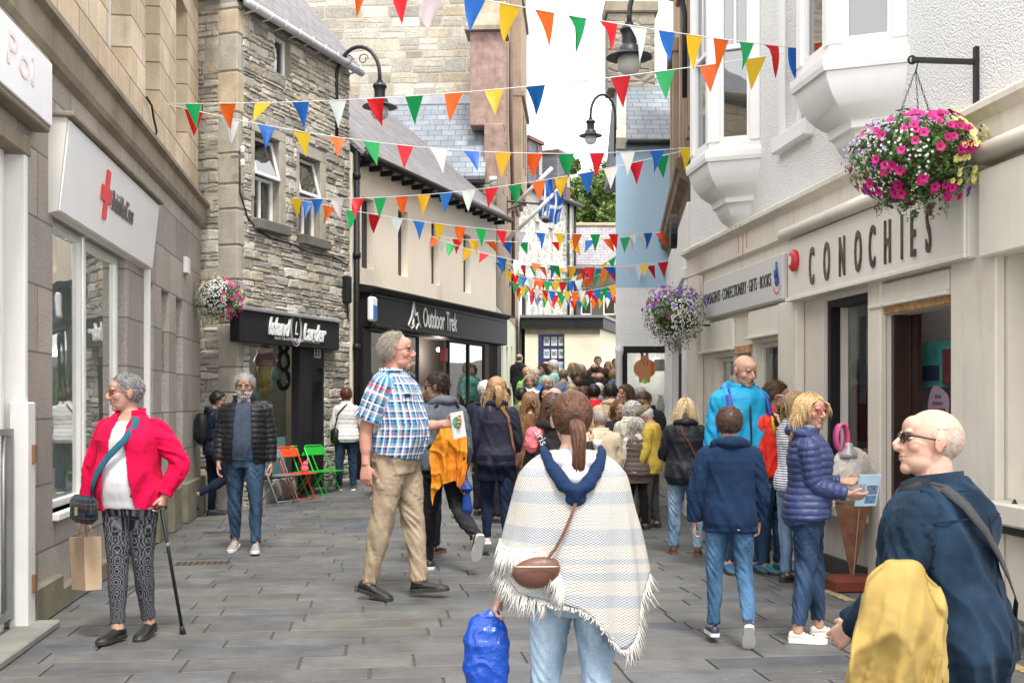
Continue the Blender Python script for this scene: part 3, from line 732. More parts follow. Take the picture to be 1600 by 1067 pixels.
    def trousers(s, mat, name='trousers', ease=.012, length=.97, waist=1.02, flare=.0, amp=.011, seed=2, vox=None, kind='plain'):
        tubes = [s.torso(.80, waist, ease*.8), s.leg('L', length, ease, flare), s.leg('R', length, ease, flare)]
        tubes[0]['tag'] = 'pelvis'
        return s.garment(name, tubes, mat, kind, amp, vox, seed=seed)
    def shoe(s, k, mat, sole, boot=.0, sh=.022, size=1., soleup=0., stripe=None):
        fd, up = s.foot[k]; A = s.ank[k]; x = np.cross(fd, up); O = A-up*.075
        def W(a, b, c): return s.wpt(O+x*a*size+fd*b*size+up*c)
        prof = [(-.062, .020, .05), (-.055, .031, .072), (-.03, .036, .088), (.0, .037, .088), (.03, .037, .080), (.07, .041, .064), (.11, .045, .052), (.15, .044, .046), (.18, .034, .038), (.195, .018, .028)]
        mb = MB(); rings = []; n = 12
        for b, w, h in prof:
            h2 = h+boot*float(sstep(.04, .0, b)); z0 = sh*.6
            rings.append([W(w*cos(t)*(1 if sin(t) < .2 else .82), b, z0+max(0, (h2-z0)/2*(1+sin(t)))) for t in [2*pi*j/n for j in range(n)]])
        mb.loft(rings); o = mb.build('shoe', mat, s.root, True)
        ms = MB(); pts = [(-.066, .018), (-.058, .033), (-.02, .039), (.03, .036), (.08, .043), (.13, .048), (.17, .042), (.195, .026), (.204, .008)]
        outl = [(w, b) for b, w in pts]+[(-w, b) for b, w in reversed(pts)]
        ms.loft([[W(a, b, z) for a, b in outl] for z in (0.0, sh, )]+[[W(a*.96, b*.985, sh+.004+soleup) for a, b in outl]]); ms.build('sole', sole, o)
        if stripe is not None:
            m2 = MB()
            for b0 in (.03, .055, .08, .105):
                m2.tube([W(-.02, b0, .085-b0*.30), W(0, b0+.004, .092-b0*.32), W(.02, b0, .085-b0*.30)], .003, 6)
            m2.build('lace', stripe, o)
        return o
    def shoes(s, mat, sole, **k): 
        for q in 'LR': s.shoe(q, mat, sole, **k)
    # ---- hair
    def skull(s, D, c=(0, -.012, .018)):
        c = np.array(c); best = np.zeros(len(D))
        for ec, er in (((0, -.014, .026), (.0755, .094, .087)), ((0, .02, -.018), (.0625, .068, .085)), ((0, .026, -.066), (.052, .054, .040)), ((0, .055, .045), (.052, .034, .038))):
            er = np.array(er); o = (c-np.array(ec))/er; d = D/er; a = (d*d).sum(1); b = 2*(d*o).sum(1); cc = (o*o).sum()-1; disc = b*b-4*a*cc
            r = np.where(disc > 0, (-b+np.sqrt(np.maximum(disc, 0)))/(2*a), 0); best = np.maximum(best, r)
        return c+D*best[:, None]
    def hairline(s, P, style):
        y = P[:, 1]
        if style == 'bald': up = np.interp(y, [-.12, -.04, -.015, .01, .025], [-.075, -.065, -.01, .01, .03]); hi = np.interp(y, [-.12, -.06, .0, .025, .05], [.055, .065, .05, .035, -.1]); return np.minimum(P[:, 2]-up, hi-P[:, 2])
        if style == 'recede': line = np.interp(y, [-.12, -.04, -.015, .01, .03, .05, .08], [-.095, -.075, -.03, .02, .07, .115, .15])
        elif style == 'long': line = np.interp(y, [-.12, -.03, .0, .02, .045, .065, .09], [-.10, -.09, -.04, .0, .045, .066, .09])
        else: line = np.interp(y, [-.12, -.04, -.015, .01, .03, .05, .065, .09], [-.08, -.065, -.02, .005, .03, .055, .068, .09])
        return P[:, 2]-line
    def hair(s, col, style='short', thick=.012, length=.03, n=260, r=.0028, var=.25, flow=None, col2=None, curl=0., seed=1, tie=None, name='hair', hl=None, part=0., grow=1.):
        rg = np.random.default_rng(seed); col = np.array(col); col2 = np.array(col2) if col2 is not None else col*1.25
        nu, nv = 48, 30; D = []
        for i in range(nv+1):
            ph = -pi/2+pi*i/nv
            for j in range(nu): th = 2*pi*j/nu; D.append((cos(ph)*cos(th), cos(ph)*sin(th), sin(ph)))
        D = np.array(D); hl = hl or {'short': 'short', 'bald': 'bald', 'recede': 'recede'}.get(style, 'long'); P = s.skull(D); m = s.hairline(P, hl)+.004*vnoise(P*60, seed)
        w = sstep(-.002, .022, m); thick0 = thick; thick = thick*(.55 if n > 300 else .9); nn = fbm(P*np.array([22, 22, 22]), seed, 3); P2 = P+D*((thick*(.85+.3*nn)+.001)*w-.006*(1-w))[:, None]
        F = [(i*nu+j, i*nu+(j+1) % nu, (i+1)*nu+(j+1) % nu, (i+1)*nu+j) for i in range(nv) for j in range(nu)]
        Cc = (col*((.55 if col.mean() < .2 else .8) if n > 300 else .8)+(col2-col)*.3*np.clip(fbm(P*30, 5), 0, 1)[:, None]).clip(0, 1)
        V = s.fin(s.h2b(P2)); parts = [(V, F)]; cols = [Cc]; thick = thick0
        # strands
        RD = rg.normal(size=(n*6, 3)); RD /= np.linalg.norm(RD, axis=1)[:, None]; RP = s.skull(RD); ok = s.hairline(RP, hl) > .006; RP = RP[ok][:n]; RD = RD[ok][:n]
        paths = []; crown = np.array([0, -.05, .1]); 
        for P0, d in zip(RP, RD):
            p = P0+d*thick*.8
            if style in ('short', 'bald', 'recede'):
                tg = p-crown; tg = tg-d*tg.dot(d); tg = nrm(tg)
                if flow is not None: tg = nrm(tg*.3+np.array(flow)*1.-d*np.array(flow).dot(d))
                k = 5; L = length*(.7+.6*rg.random()); q = [P0+d*thick*.3]; dirv = nrm(tg+d*.35*grow+rg.normal(size=3)*.22)
                for i in range(k-1): dirv = nrm(dirv+np.array([0, 0, -.12])); q.append(q[-1]+dirv*L/k)
                paths.append(s.h2b(np.array(q)))
            elif style == 'ponytail':
                T = np.array(tie); q = []
                for t in np.linspace(0, 1, 8):
                    x = P0*(1-t)+T*t; e = x-np.array([0, -.012, .018]); dd = nrm(e); sk = s.skull(dd[None])[0]; rad = np.linalg.norm(sk-np.array([0, -.012, .018]))+thick*(.9+.15*rg.random())*(1-.5*t)
                    if np.linalg.norm(e) < rad and t < .97: x = np.array([0, -.012, .018])+dd*rad
                    q.append(x)
                paths.append(s.h2b(np.array(q)))
            else:
                L = length*(.85+.3*rg.random()); k = max(8, int(L/.022)); st = L/k; q = [s.h2b(p)]; out = s.Hm @ d; side = 1 if (P0[0] > part) else -1
                tg = s.Hm @ nrm(np.array([side*.9, -.25, -.1])-d*np.dot(np.array([side*.9, -.25, -.1]), d)); v = tg; ph = rg.random()*6.28
                for i in range(k):
                    v = nrm(v*.66+np.array([0, 0, -.42])+out*.02*grow); x = q[-1]+v*st
                    hx = s.b2h(x[None])[0]; c0 = np.array([0, -.012, .01]); e = (hx-c0)/np.array([.0755+thick*grow, .098+thick, .105+thick]); le = np.linalg.norm(e)
                    if le < 1: hx = c0+(hx-c0)/max(le, 1e-3); x = s.h2b(hx)
                    # stay out of face
                    if hx[1] > .035 and hx[2] < .06 and abs(hx[0]) < .075: hx[0] = (.075+.01*rg.random())*(1 if hx[0] > 0 else -1); x = s.h2b(hx)
                    # shoulders/back
                    b = ((x-s.piv) @ s.Ub)+s.piv
                    if b[2] < 1.46:
                        lim = .115*s.bulk+.012; 
                        tb = (-lim if b[1] < .045 else lim)
                        if abs(b[0]) < .17 and abs(b[1]) < lim: b[1] = b[1]+np.clip(tb-b[1], -.012, .012); x = s.ub(b)
                    if curl: x = x+curl*np.array([cos(ph+i*1.25), sin(ph+i*1.25), .3*sin(ph+i*.9)])*min(1, i/4)
                    q.append(x)
                paths.append(np.array(q))
        if style == 'ponytail':
            T = np.array(tie)
            for i in range(int(n*.5)):
                a = rg.random()*6.28; rr = sqrt(rg.random()); k = 14; L = length*(.8+.2*rg.random()); q = []
                for j in range(k+1):
                    t = j/k; wd = np.interp(t, [0, .12, .45, .85, 1], [.010, .026, .034, .024, .006])
                    base = s.h2b(T)+np.array([0, 0, 0])+(s.Ub @ np.array([0, -.035*min(1, t*5)-.02*sin(t*3), 0]))+np.array([.012*sin(t*2.6), 0, -L*t+.012*min(1, t*6)])
                    q.append(base+np.array([cos(a)*rr*wd+.004*sin(t*9+a), sin(a)*rr*wd*.8, 0]))
                paths.append(np.array(q))
        if paths:
            sv, sf, sc_ = strands_vf(paths, r*s.hs*(.7+.6*rg.random(len(paths))), .35); rc = rg.random(len(paths)); cc = col[None]*(1-var+2*var*rg.random(len(paths)))[:, None]; m2 = (rc > .6)[:, None]; cc = np.where(m2, cc*.4+col2*.6, cc)
            parts.append((s.fin(sv), sf)); cols.append(cc[sc_].clip(0, 1))
        V, F = merge(parts); me = mesh_np('hair', V, F); setA(me, 'Col', np.concatenate(cols)); return link(name, me, hairmat(), s.root)
    def facial(s, col, kind='beard', seed=3, dens=260):
        rg = np.random.default_rng(seed); paths = []; col = np.array(col)
        D = rg.normal(size=(6000, 3)); D /= np.linalg.norm(D, axis=1)[:, None]; P = s.skull(D, (0, .0, -.02))
        x, y, z = np.abs(P[:, 0]), P[:, 1], P[:, 2]
        ok = (y > .0) & (z < np.interp(y, [0, .04, .06, .09], [-.02, -.05, -.042, -.04])) & ~((x < .022) & (z > -.068) & (z < -.05)) & (z > -.115)
        P = P[ok][:dens]; D = D[ok][:dens]
        for p, d in zip(P, D): q = p+d*.001; e = p+d*.011+np.array([0, .002, -.012]); paths.append(s.h2b(np.array([q, (q+e)/2+d*.002, e])))
        V, F, C = strands_vf(paths, .0034*s.hs, .5); me = mesh_np('beard', s.fin(V), F); setA(me, 'Col', (col[None]*(.7+.5*rg.random(len(paths)))[:, None])[C].clip(0, 1)); link('beard', me, hairmat(), s.root)
    def brows(s, col):
        mb = MB(); mb.cc = tuple(col)
        for sd in (-1, 1): mb.tube([s.wpt(s.h2b(p)) for p in ((sd*.014, .0865, .022), (sd*.028, .0845, .0265), (sd*.044, .074, .0225))], [.0022*s.S*s.hs, .003*s.S*s.hs, .0016*s.S*s.hs], 6)
        mb.build('eyebrows', hairmat(), s.root, True)
    def glasses(s, fcol=(.02, .02, .02), lens=None, rim=True, w=.0018, temple=None):
        fm = plain('spectacle_frame_%s' % repr(fcol), fcol, .3, 0, .02); mb = MB(); q = s.S*s.hs
        for sd in (-1, 1):
            pts = [(sd*.031+.0215*cos(a), .0935-abs(sd*.031+.0215*cos(a))*.10, .003+.0165*sin(a)) for a in np.linspace(0, 2*pi, 17)]
            if not rim: pts = pts[:9]
            mb.tube([s.wpt(s.h2b(p)) for p in pts], w*q, 5)
            mb.tube([s.wpt(s.h2b(p)) for p in ((sd*.052, .088, .009), (sd*.070, .075, .010), (sd*.079, .03, .008), (sd*.084, -.005, .006), (sd*.080, -.028, -.012))], (temple or w*1.2)*q, 5)
        mb.tube([s.wpt(s.h2b(p)) for p in ((-.010, .094, .006), (0, .097, .009), (.010, .094, .006))], w*q, 5)
        o = mb.build('glasses', fm, s.root, True); ml = MB()
        for sd in (-1, 1): ml.add([s.wpt(s.h2b((sd*.031+.0205*cos(a), .0932-abs(sd*.031+.0205*cos(a))*.10, .003+.0155*sin(a)))) for a in np.linspace(0, 2*pi, 17)[:-1]], [tuple(range(16))])
        ml.build('lens', lens or glass('spectacle_lens', (.85, .88, .88), .05), o); return o
    def cap(s, col, kind='flat'):
        mb = MB(); n = 28; rings = []
        for z, r, dy in ((.032, 1.0, 0), (.052, 1.05, .0), (.078, 1.02, .004), (.100, .82, .008), (.116, .45, .006), (.119, .1, .0)):
            rings.append([s.wpt(s.h2b((.086*r*cos(2*pi*j/n), -.008+dy+.104*r*sin(2*pi*j/n), z+.018*sin(2*pi*j/n)*(-1 if kind == 'flat' else -.6)+.004))) for j in range(n)])
        mb.loft(rings); o = mb.build('cap', cloth('cap_%s' % repr(col), col, 'tweed'), s.root, True)
        m2 = MB(); top = []; bot = []
        for j in range(13):
            a = pi*j/12; top.append(s.wpt(s.h2b((.078*cos(a), .055+(.085 if kind != 'flat' else .065)*sin(a), .035-.012*sin(a))))); bot.append(s.wpt(s.h2b((.078*cos(a), .055+(.083 if kind != 'flat' else .063)*sin(a), .030-.012*sin(a)))))
        m2.loft([bot, top]); m2.build('peak', cloth('cap_%s' % repr(col), col, 'tweed'), o, True); return o
    def thing(s, name, label, cat, group=None):
        e = empty(name, s.root.location, s.root.rotation_euler.z); return tag(e, label, cat, group)
    def pt(s, x, y, z, w=1.): return s.wpt(s.ub(np.array([x, y, z]), w))
    def around(s, pts, ease=.03):   # strap points (angle deg from front (+y), z) on torso surface -> canonical points and normals
        pr = np.array(PROF[s.sex]); out = []; nn = []
        for a, z in pts:
            zz = min(max(z, .80), 1.5); hx = np.interp(zz, pr[:, 0], pr[:, 1])*s.bulk; hy = np.interp(zz, pr[:, 0], pr[:, 2])*s.bulk; yo = np.interp(zz, pr[:, 0], pr[:, 3])
            g = exp_(-((zz-1.08)/.14)**2)*s.belly; hy += g*.55; yo += g*.5; hx += g*.3; e = ease*min(1, max(.55, (1.50-zz)/.06)); hx += e; hy += e
            c, sn = sin(R(a)), cos(R(a)); ex = 2/2.5; x = hx*np.sign(c)*abs(c)**ex; y = hy*np.sign(sn)*abs(sn)**ex
            wt = float(sstep(.93, 1.12, zz)); out.append(s.wpt(s.ub(np.array([x, yo+y, z]), wt))); nn.append(Vector((s.Ub @ nrm([x/hx**2, y/hy**2, .6 if z > 1.42 else 0])).tolist()))
        return out, nn
def exp_(x): return math.exp(x)
# ================================================================ materials of the place
WHITE = plain('white_paint', (.76, .75, .72), .45, var=.05, dirt=.25)
CREAMP = plain('cream_shopfront_paint', (.68, .635, .555), .45, var=.06, dirt=.4)
CREAM2 = plain('cream_board_paint', (.74, .70, .62), .4, var=.04, dirt=.2)
BLACKP = plain('black_shopfront_paint', (.013, .013, .015), .5, var=.2, spec=.3)
IRON = plain('black_iron', (.022, .022, .026), .45, .3, .2)
GREYM = plain('galvanised_metal', (.30, .31, .32), .45, .7, .15, dirt=.3)
GLASS = glass(); GLASS2 = glass('street_reflecting_glass', (.7, .76, .76), .34); DARKGLASS = glass('upper_window_glass', (.45, .5, .52), .22)
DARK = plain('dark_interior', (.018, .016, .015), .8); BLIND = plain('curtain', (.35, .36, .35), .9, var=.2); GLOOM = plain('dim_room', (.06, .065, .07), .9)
GRANITE = ashlar('granite_block', (.34, .30, .27), (.46, .41, .37), (.20, .18, .155), .9, .46, .009, .5, .25, .5, speck=.6)
SAND = ashlar('sandstone_block', (.60, .47, .33), (.74, .61, .45), (.24, .18, .12), .66, .31, .009, .35, .10, .5, stain=.35)
CORN = plain('weathered_cornice', (.25, .21, .155), .9, var=.25, ns=2.2, bump=.4, bs=40, dirt=.6)
RUB = rubble('rubble_stone', [(.36, .33, .27), (.50, .46, .385), (.43, .40, .34), (.58, .53, .45), (.40, .37, .32), (.52, .455, .35)], (.19, .165, .135), 3.6, 12.5, .7, .035)
QUOIN = plain('quoin_stone', (.38, .35, .29), .9, var=.22, ns=3, bump=.6, bs=30, dirt=.4)
QUOIN2 = plain('quoin_stone_warm', (.45, .37, .26), .9, var=.22, ns=3, bump=.6, bs=30, dirt=.4)
RENDC = harl('cream_render', (.90, .80, .66), 60, .10, .06)
HARL = harl('white_roughcast', (.86, .86, .85), 68, .65, .05)
SMOOTHW = plain('white_window_surround', (.80, .80, .79), .5, var=.03, dirt=.08)
SLATE = slate('grey_slate', (.155, .175, .20), (.215, .235, .265), .30, .16)
SLATE2 = slate('brown_grey_slate', (.145, .135, .14), (.20, .185, .19), .24, .11)
TOWERA = ashlar('pale_squared_stone', (.46, .385, .28), (.66, .61, .50), (.30, .26, .20), .62, .30, .012, .4, .10, .37, 1.5, stain=.15)
TOWERB = plain('brown_sandstone', (.30, .22, .155), .9, var=.2, ns=2.2, bump=.3, bs=30, dirt=.4)
PINK = plain('red_sandstone', (.27, .18, .15), .9, var=.3, ns=5, bump=.5, bs=30, dirt=.5)
BLUEW = harl('pale_blue_render', (.42, .60, .76), 70, .1, .05)
WHITEW = ashlar('white_painted_block', (.76, .76, .76), (.80, .80, .80), (.68, .68, .68), .6, .28, .006, .2, .03, .5, stain=.08)
def letters(c, n='lettering', r=.4): return plain(n+'_'+'%d_%d_%d' % tuple(int(x*99) for x in c), c, r, 0, .02)
# ================================================================ ground
def make_ground():
    m = MB(); Ys = [-3, 0, 5, 10, 15.5, 20, 25, 30, 35, 45, 60, 120]
    for i in range(len(Ys)-1):
        a, b = Ys[i], Ys[i+1]; m.quad((-60, a, gz(a)-.012), (60, a, gz(a)-.012), (60, b, gz(b)-.012), (-60, b, gz(b)-.012))
    tag(m.build('ground', plain('joint_mortar', (.075, .07, .062), .95, var=.2, ns=8)), 'dark mortar bed under the street paving', kind='structure')
    # slabs
    d = Vector((-.118, .993)); n = Vector((.993, .118)); m = MB(); rg = random.Random(3); v = 1.6; rows = []
    while v < 42:
        h = rg.choice((.235, .25, .27, .30, .33)); u = -7.5+rg.random()*.6
        while u < 9:
            L = rg.choice((.55, .65, .75, .85, 1.0)); g = .007
            base = Vector((0.4, 0))+d*v+n*u; c = Vector((.4, 0))+d*(v+h/2)+n*(u+L/2)
            t = rg.random(); k = (.74+.28*rg.random())*.52
            col = (.215*k, .216*k, .218*k) if t < .5 else ((.235*k, .228*k, .215*k) if t < .82 else ((.175*k, .184*k, .20*k) if t < .92 else (.25*k, .235*k, .21*k)))
            tl = rg.uniform(-.0018, .0018); tl2 = rg.uniform(-.0018, .0018); P = []
            for uu, vv, e in ((u+g, v+g, 0), (u+L-g, v+g, 0), (u+L-g, v+h-g, 0), (u+g, v+h-g, 0)):
                p = Vector((.4, 0))+d*vv+n*uu; P.append(p)
            cc = Vector((.4, 0))+d*(v+h/2)+n*(u+L/2)
            ring0 = [Vector((p.x, p.y, gz(p.y)-.011)) for p in P]; ring1 = [Vector((p.x, p.y, gz(p.y)-.004)) for p in P]
            ring2 = []
            for q, p in enumerate(P):
                w = (cc-p).normalized()*.006; ring2.append(Vector((p.x+w.x, p.y+w.y, gz(p.y)+tl*(1 if q in (1, 2) else -1)+tl2*(1 if q > 1 else -1))))
            m.cc = col; o = len(m.v); m.add(ring0+ring1+ring2, [(0,1,5,4),(1,2,6,5),(2,3,7,6),(3,0,4,7),(4,5,9,8),(5,6,10,9),(6,7,11,10),(7,4,8,11),(8,9,10,11)])
            u += L
        v += h
    t = NT('flagstone'); a = t.n('ShaderNodeAttribute'); a.attribute_name = 'Col'; vv = t.coord(); n1 = t.noise(vv, 2.6, 6, .65); n2 = t.noise(t.coord(scale=(1, 3.2, 1)), 7, 6, .75, 1.5); n3 = t.noise(vv, 120, 3, .8)
    c = t.mix(a.outputs['Color'], t.ramp(n1, [(.3, .70), (.7, 1.25)]), 1., 'MULTIPLY'); c = t.mix(c, t.ramp(n2, [(.32, .76), (.5, 1.), (.7, 1.2)]), 1., 'MULTIPLY')
    c = t.mix(c, t.ramp(n3, [(.3, .85), (.7, 1.15)]), 1., 'MULTIPLY')
    sp = t.n('ShaderNodeTexVoronoi'); t.l(vv, sp.inputs['Vector']); sp.inputs['Scale'].default_value = 4.3
    c = t.mix(c, (.42, .41, .38), t.math('MULTIPLY', t.ramp(sp.outputs['Distance'], [(.035, 1), (.06, 0)]), .35))
    rr = t.ramp(n1, [(.3, .42), (.7, .68)]); nb = t.bump(t.math('ADD', n2, t.math('MULTIPLY', n3, .25)), .28, .006)
    t.bsdf(c, rr, 0, nb, .45)
    o = m.build('pavement', t.m); tag(o, 'grey flagstone paving of the pedestrian street', kind='structure')
    # yellow line remains by the right-hand shops
    m = MB()
    for Y0, Y1, off in ((6.3, 6.75, .36), (7.0, 7.7, .36), (8.7, 9.2, .42), (9.45, 9.75, .42), (10.1, 10.7, .45), (11.2, 11.9, .45)):
        xa, xb = 3.95-.111*Y0-off, 3.95-.111*Y1-off; m.box((0, 0, 0), (0, 0, 0)) if 0 else None
        m.loft([[(xa-.05, Y0, .001), (xa+.03, Y0, .001), (xa+.03, Y0, .0045), (xa-.05, Y0, .0045)], [(xb-.05, Y1, .001), (xb+.03, Y1, .001), (xb+.03, Y1, .0045), (xb-.05, Y1, .0045)]])
    tt = NT('worn_yellow_line'); n = tt.noise(tt.coord(), 26, 4, .7); tt.bsdf(tt.ramp(n, [(.44, (.20, .19, .17)), (.58, (.50, .34, .06))]), .8); tag(m.build('yellow_line', tt.m), 'worn yellow line fragments along the right-hand shops', kind='structure')
make_ground()
def drain(px, py, w, lab):
    Y = 2700/(py-628); X = (px-800)/1800*Y; e = empty('drain_cover', (X, Y, .0), R(7)); tag(e, lab, 'drain cover')
    m = MB(); m.box((-w/2, -.11, 0), (w/2, .11, .004)); m.build('frame', plain('rusty_iron', (.10, .075, .055), .8, .3, .3), e)
    m = MB()
    for i in range(9): x = -w/2+.03+i*(w-.06)/8; m.box((x-.012, -.09, .0042), (x+.012, .09, .008))
    m.build('grate', plain('dark_rust', (.055, .04, .03), .8, .4, .3), e)
drain(317, 880, .5, 'rusty slotted drain cover in the paving behind the walking stick'); drain(525, 795, .35, 'small rusty drain cover near the folding chairs')
drain(345, 832, .4, 'narrow iron drain cover on the paving left of the bearded man')
# ================================================================ LEFT building with the two near shops
def left_building():
    F = Frame('shop_building', (-2.25+.1275*0-.1275*3.0, 3.0), (-2.25-.1275*15.75, 15.75)); r = F.root; tag(r, 'long sandstone and granite building on the near left with weathered cornice above the shops', 'building')
    U = lambda Y: (Y-3.0)/F.d.y
    holes = [(U(5.9), U(7.62), .03, 3.2, .3), (U(8.29), U(10.9), .70, 2.86, .28), (U(11.75), U(12.22), .45, 2.75, .34), (U(12.72), U(13.2), .45, 2.75, .34), (U(13.7), U(14.2), .45, 2.75, .34), (U(3.4), U(5.4), .6, 3.1, .3)]
    m = MB(); wall(m, 0, F.L, 0, 3.92, holes); m.build('ground_floor', GRANITE, r)
    uh = [(U(10.25), U(11.25), 4.66, 6.75, .3), (U(11.95), U(12.8), 4.66, 6.75, .3), (U(13.9), U(14.8), 4.66, 6.5, .3), (U(7.4), U(8.6), 4.66, 6.75, .3), (U(5), U(6), 4.66, 6.75, .3)]
    m = MB(); wall(m, 0, F.L, 4.2, 7.1, uh, y=.03); m.build('upper_wall', SAND, r)
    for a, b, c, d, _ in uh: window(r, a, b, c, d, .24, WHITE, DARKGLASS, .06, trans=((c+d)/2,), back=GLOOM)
    m = MB(); pr = [(0, 3.86), (-.05, 3.90), (-.07, 3.95), (-.07, 4.14), (-.12, 4.17), (-.12, 4.215), (.0, 4.26), (.1, 4.26), (.1, 3.86)]
    m.loft([[(u, y, z) for y, z in pr] for u in np.linspace(-.0, F.L+.05, 30)]); m.build('cornice', CORN, r)
    m = MB(); pr = [(0, 6.98), (-.1, 7.02), (-.16, 7.1), (-.16, 7.16), (.2, 7.2), (.2, 6.98)]; m.loft([[(u, y, z) for y, z in pr] for u in (0, F.L+.06)]); m.build('eaves', CORN, r)
    m = MB(); m.tube([(F.L-6, -.2, 7.12), (F.L+.22, -.2, 7.08)], .07, 10); m.build('gutter', plain('brown_gutter', (.08, .045, .035), .6), r)
    m = MB(); m.quad((0, .1, 7.15), (F.L, .1, 7.15), (F.L, 3.2, 9.4), (0, 3.2, 9.4)); m.build('roof', SLATE, r)
    # plinths under the piers
    for a, b, z in ((7.62, 8.33, .26), (8.3, 10.95, .16), (10.9, 11.8, .5), (12.2, 12.75, .5), (13.18, 13.72, .5), (14.18, 15.75, .5)):
        m = MB(); m.box((U(a), -.07, 0), (U(b), .02, z), .012); m.build('plinth', plain('mossy_plinth', (.185, .17, .115), .9, var=.3, bump=.5, bs=30, dirt=.4), r)
    # window sills, frames and white glazing bars of the charity shop
    m = MB(); m.box((U(8.29), -.045, .64), (U(10.9), .12, .70), .01); m.build('sill', WHITE, r)
    w = window(r, U(8.31), U(9.5), .70, 2.86, .10, WHITE, GLASS2, .06); window(r, U(9.56), U(10.88), .70, 2.86, .10, WHITE, GLASS2, .075)
    for a, b in ((11.75, 12.22), (12.72, 13.2), (13.7, 14.2)):
        window(r, U(a)+.01, U(b)-.01, .45, 2.75, .24, WHITE, GLASS, .05); 
    m = MB(); m.box((U(11.70), -.06, .02), (U(11.76), 0.0, 2.85), .004); m.build('downpipe', WHITE, r)
    m = MB(); m.box((U(14.25), -.05, 3.1), (U(14.5), 0.0, 3.3), .004); m.build('vent_box', WHITE, r)
    # dim shop behind the glass
    m = MB(); m.box((U(7.9), .31, .5), (U(14.6), 2.9, 3.2)); m.f = [tuple(reversed(f)) for f in m.f[:2]+m.f[3:]]; m.build('shop_interior', plain('charity_shop_wall', (.62, .63, .62), .9, var=.1), r)
    m = MB()
    for k in range(5):
        u = U(8.6)+k*.55; m.box((u, .9+.1*(k % 2), .72), (u+.04, .95+.1*(k % 2), 1.75))
        m.tube([(u-.2, .9, 1.75), (u+.3, .9, 1.75)], .012, 6)
    m.build('clothes_rail', plain('rail', (.5, .5, .5), .3, 1), r)
    # white panelled doorway of the nearest shop
    m = MB(); a, b = U(5.95), U(7.58); m.box((a, .16, .05), (b, .22, 3.15)); 
    for (x0, x1, z0, z1) in ((a+.12, b-.12, .25, .95), (a+.12, b-.12, 1.08, 1.55), (a+.12, b-.12, 1.72, 2.5), (a+.12, b-.12, 2.62, 3.05)):
        m.box((x0, .13, z0), (x1, .165, z0+.05), .008); m.box((x0, .13, z1-.05), (x1, .165, z1), .008); m.box((x0, .13, z0+.05), (x0+.05, .165, z1-.05), .008); m.box((x1-.05, .13, z0+.05), (x1, .165, z1-.05), .008)
    m.build('panelled_door', WHITE, r)
    for uu in (7.45, 7.62): 
        m = MB(); m.box((U(uu)-.07, -.02+.1*(uu < 7.5), .02), (U(uu), .18, 3.25), .008); m.build('door_post', WHITE, r)
    m = MB(); m.box((U(5.9), -.03, 3.12), (U(7.66), .15, 3.24), .01); m.build('lintel_board', CORN, r)
    m = MB(); m.box((U(7.2), .06, 1.93), (U(7.32), .13, 2.17), .01); m.build('lock_box', WHITE, r)
    window(r, U(3.45), U(5.35), .65, 3.05, .15, WHITE, GLASS, .06, back=GLOOM)
    # loose cable on the upper wall
    m = MB(); pts = [F.at(px, py, 0) for px, py in ((229, 152), (237, 165), (240, 185), (245, 205), (241, 222), (233, 228), (225, 222), (214, 210), (203, 200))]
    m.tube([(u, .0, z) for u, z in pts], .012, 6); tag(m.build('cable', IRON, None, True), 'black loose cable hanging on the sandstone upper wall', 'cable'); o = bpy.data.objects['cable']; o.location = r.location; o.rotation_euler = r.rotation_euler
    # box sign of the charity shop, leaning forward
    s = F.sub('shop_sign'); tag(s, 'white leaning box sign with red cross over the charity shop window', 'sign'); a, b = U(8.18), U(11.82)
    m = MB(); m.loft([[(u, 0, 2.84), (u, -.06, 2.86), (u, -.13, 3.52), (u, 0, 3.56)] for u in (a, b)]); m.build('box', plain('sign_casing', (.66, .64, .59), .5, var=.06, dirt=.25), s)
    m = MB(); m.loft([[(u, -.059, 2.87), (u, -.069, 2.87), (u, -.139, 3.51), (u, -.129, 3.51)] for u in (a+.04, b-.02)]); m.build('panel', plain('sign_panel', (.84, .85, .87), .25, var=.02), s)
    m = MB(); m.box((a-.03, -.18, 3.525), (b+.02, .0, 3.565), .01); m.build('lead_cap', CORN, s)
    def tilt(o): o.data.transform(Matrix.Translation((0, -.107, 3.2)) @ Matrix.Rotation(R(6.3), 4, 'X') @ Matrix.Translation((0, 0, -3.2)))
    cu = F.at(164, 308, .1)[0]; m = MB(); m.box((cu-.17, -.012, 3.15), (cu+.17, .0, 3.27)); m.box((cu-.055, -.0125, 3.01), (cu+.055, .0005, 3.41)); o = m.build('red_cross', letters((.75, .03, .03)), s); tilt(o)
    t0 = F.at(173, 300, .1)[0]; t1 = F.at(206, 340, .1)[0]
    o = put_text('lettering', 'BritishRedCross', (0, 0, 0), .24, letters((.10, .09, .10)), s, align='LEFT', bold=.001); w_ = max(v.co.x for v in o.data.vertices); o.data.transform(Matrix.Diagonal(((t1-t0)/w_, 1, 1, 1))); o.data.transform(Matrix.Translation((t0, -.008, 3.20))); tilt(o)
    # sign of the nearest shop
    s = F.sub('shop_sign'); tag(s, 'white framed sign with faded pink lettering above the panelled doorway at far left', 'sign'); a, b = U(4.2), U(7.8)
    m = MB(); m.box((a, -.115, 3.32), (b, 0, 3.83), .01); m.build('frame', CORN, s); m = MB(); m.box((a+.05, -.13, 3.36), (b-.012, -.11, 3.79), .006); m.build('panel', plain('faded_sign_panel', (.78, .78, .80), .3, var=.04), s)
    put_text('lettering', 'nd Poi', (F.at(8, 80, .13)[0], -.132, 3.60), .30, letters((.80, .66, .66)), s, align='CENTER', sx=1.6)
    # the white gate
    g = empty('gate', (-3.22, 7.55, 0), F.a); tag(g, 'white timber gate post with a grey barred metal gate beside it', 'gate')
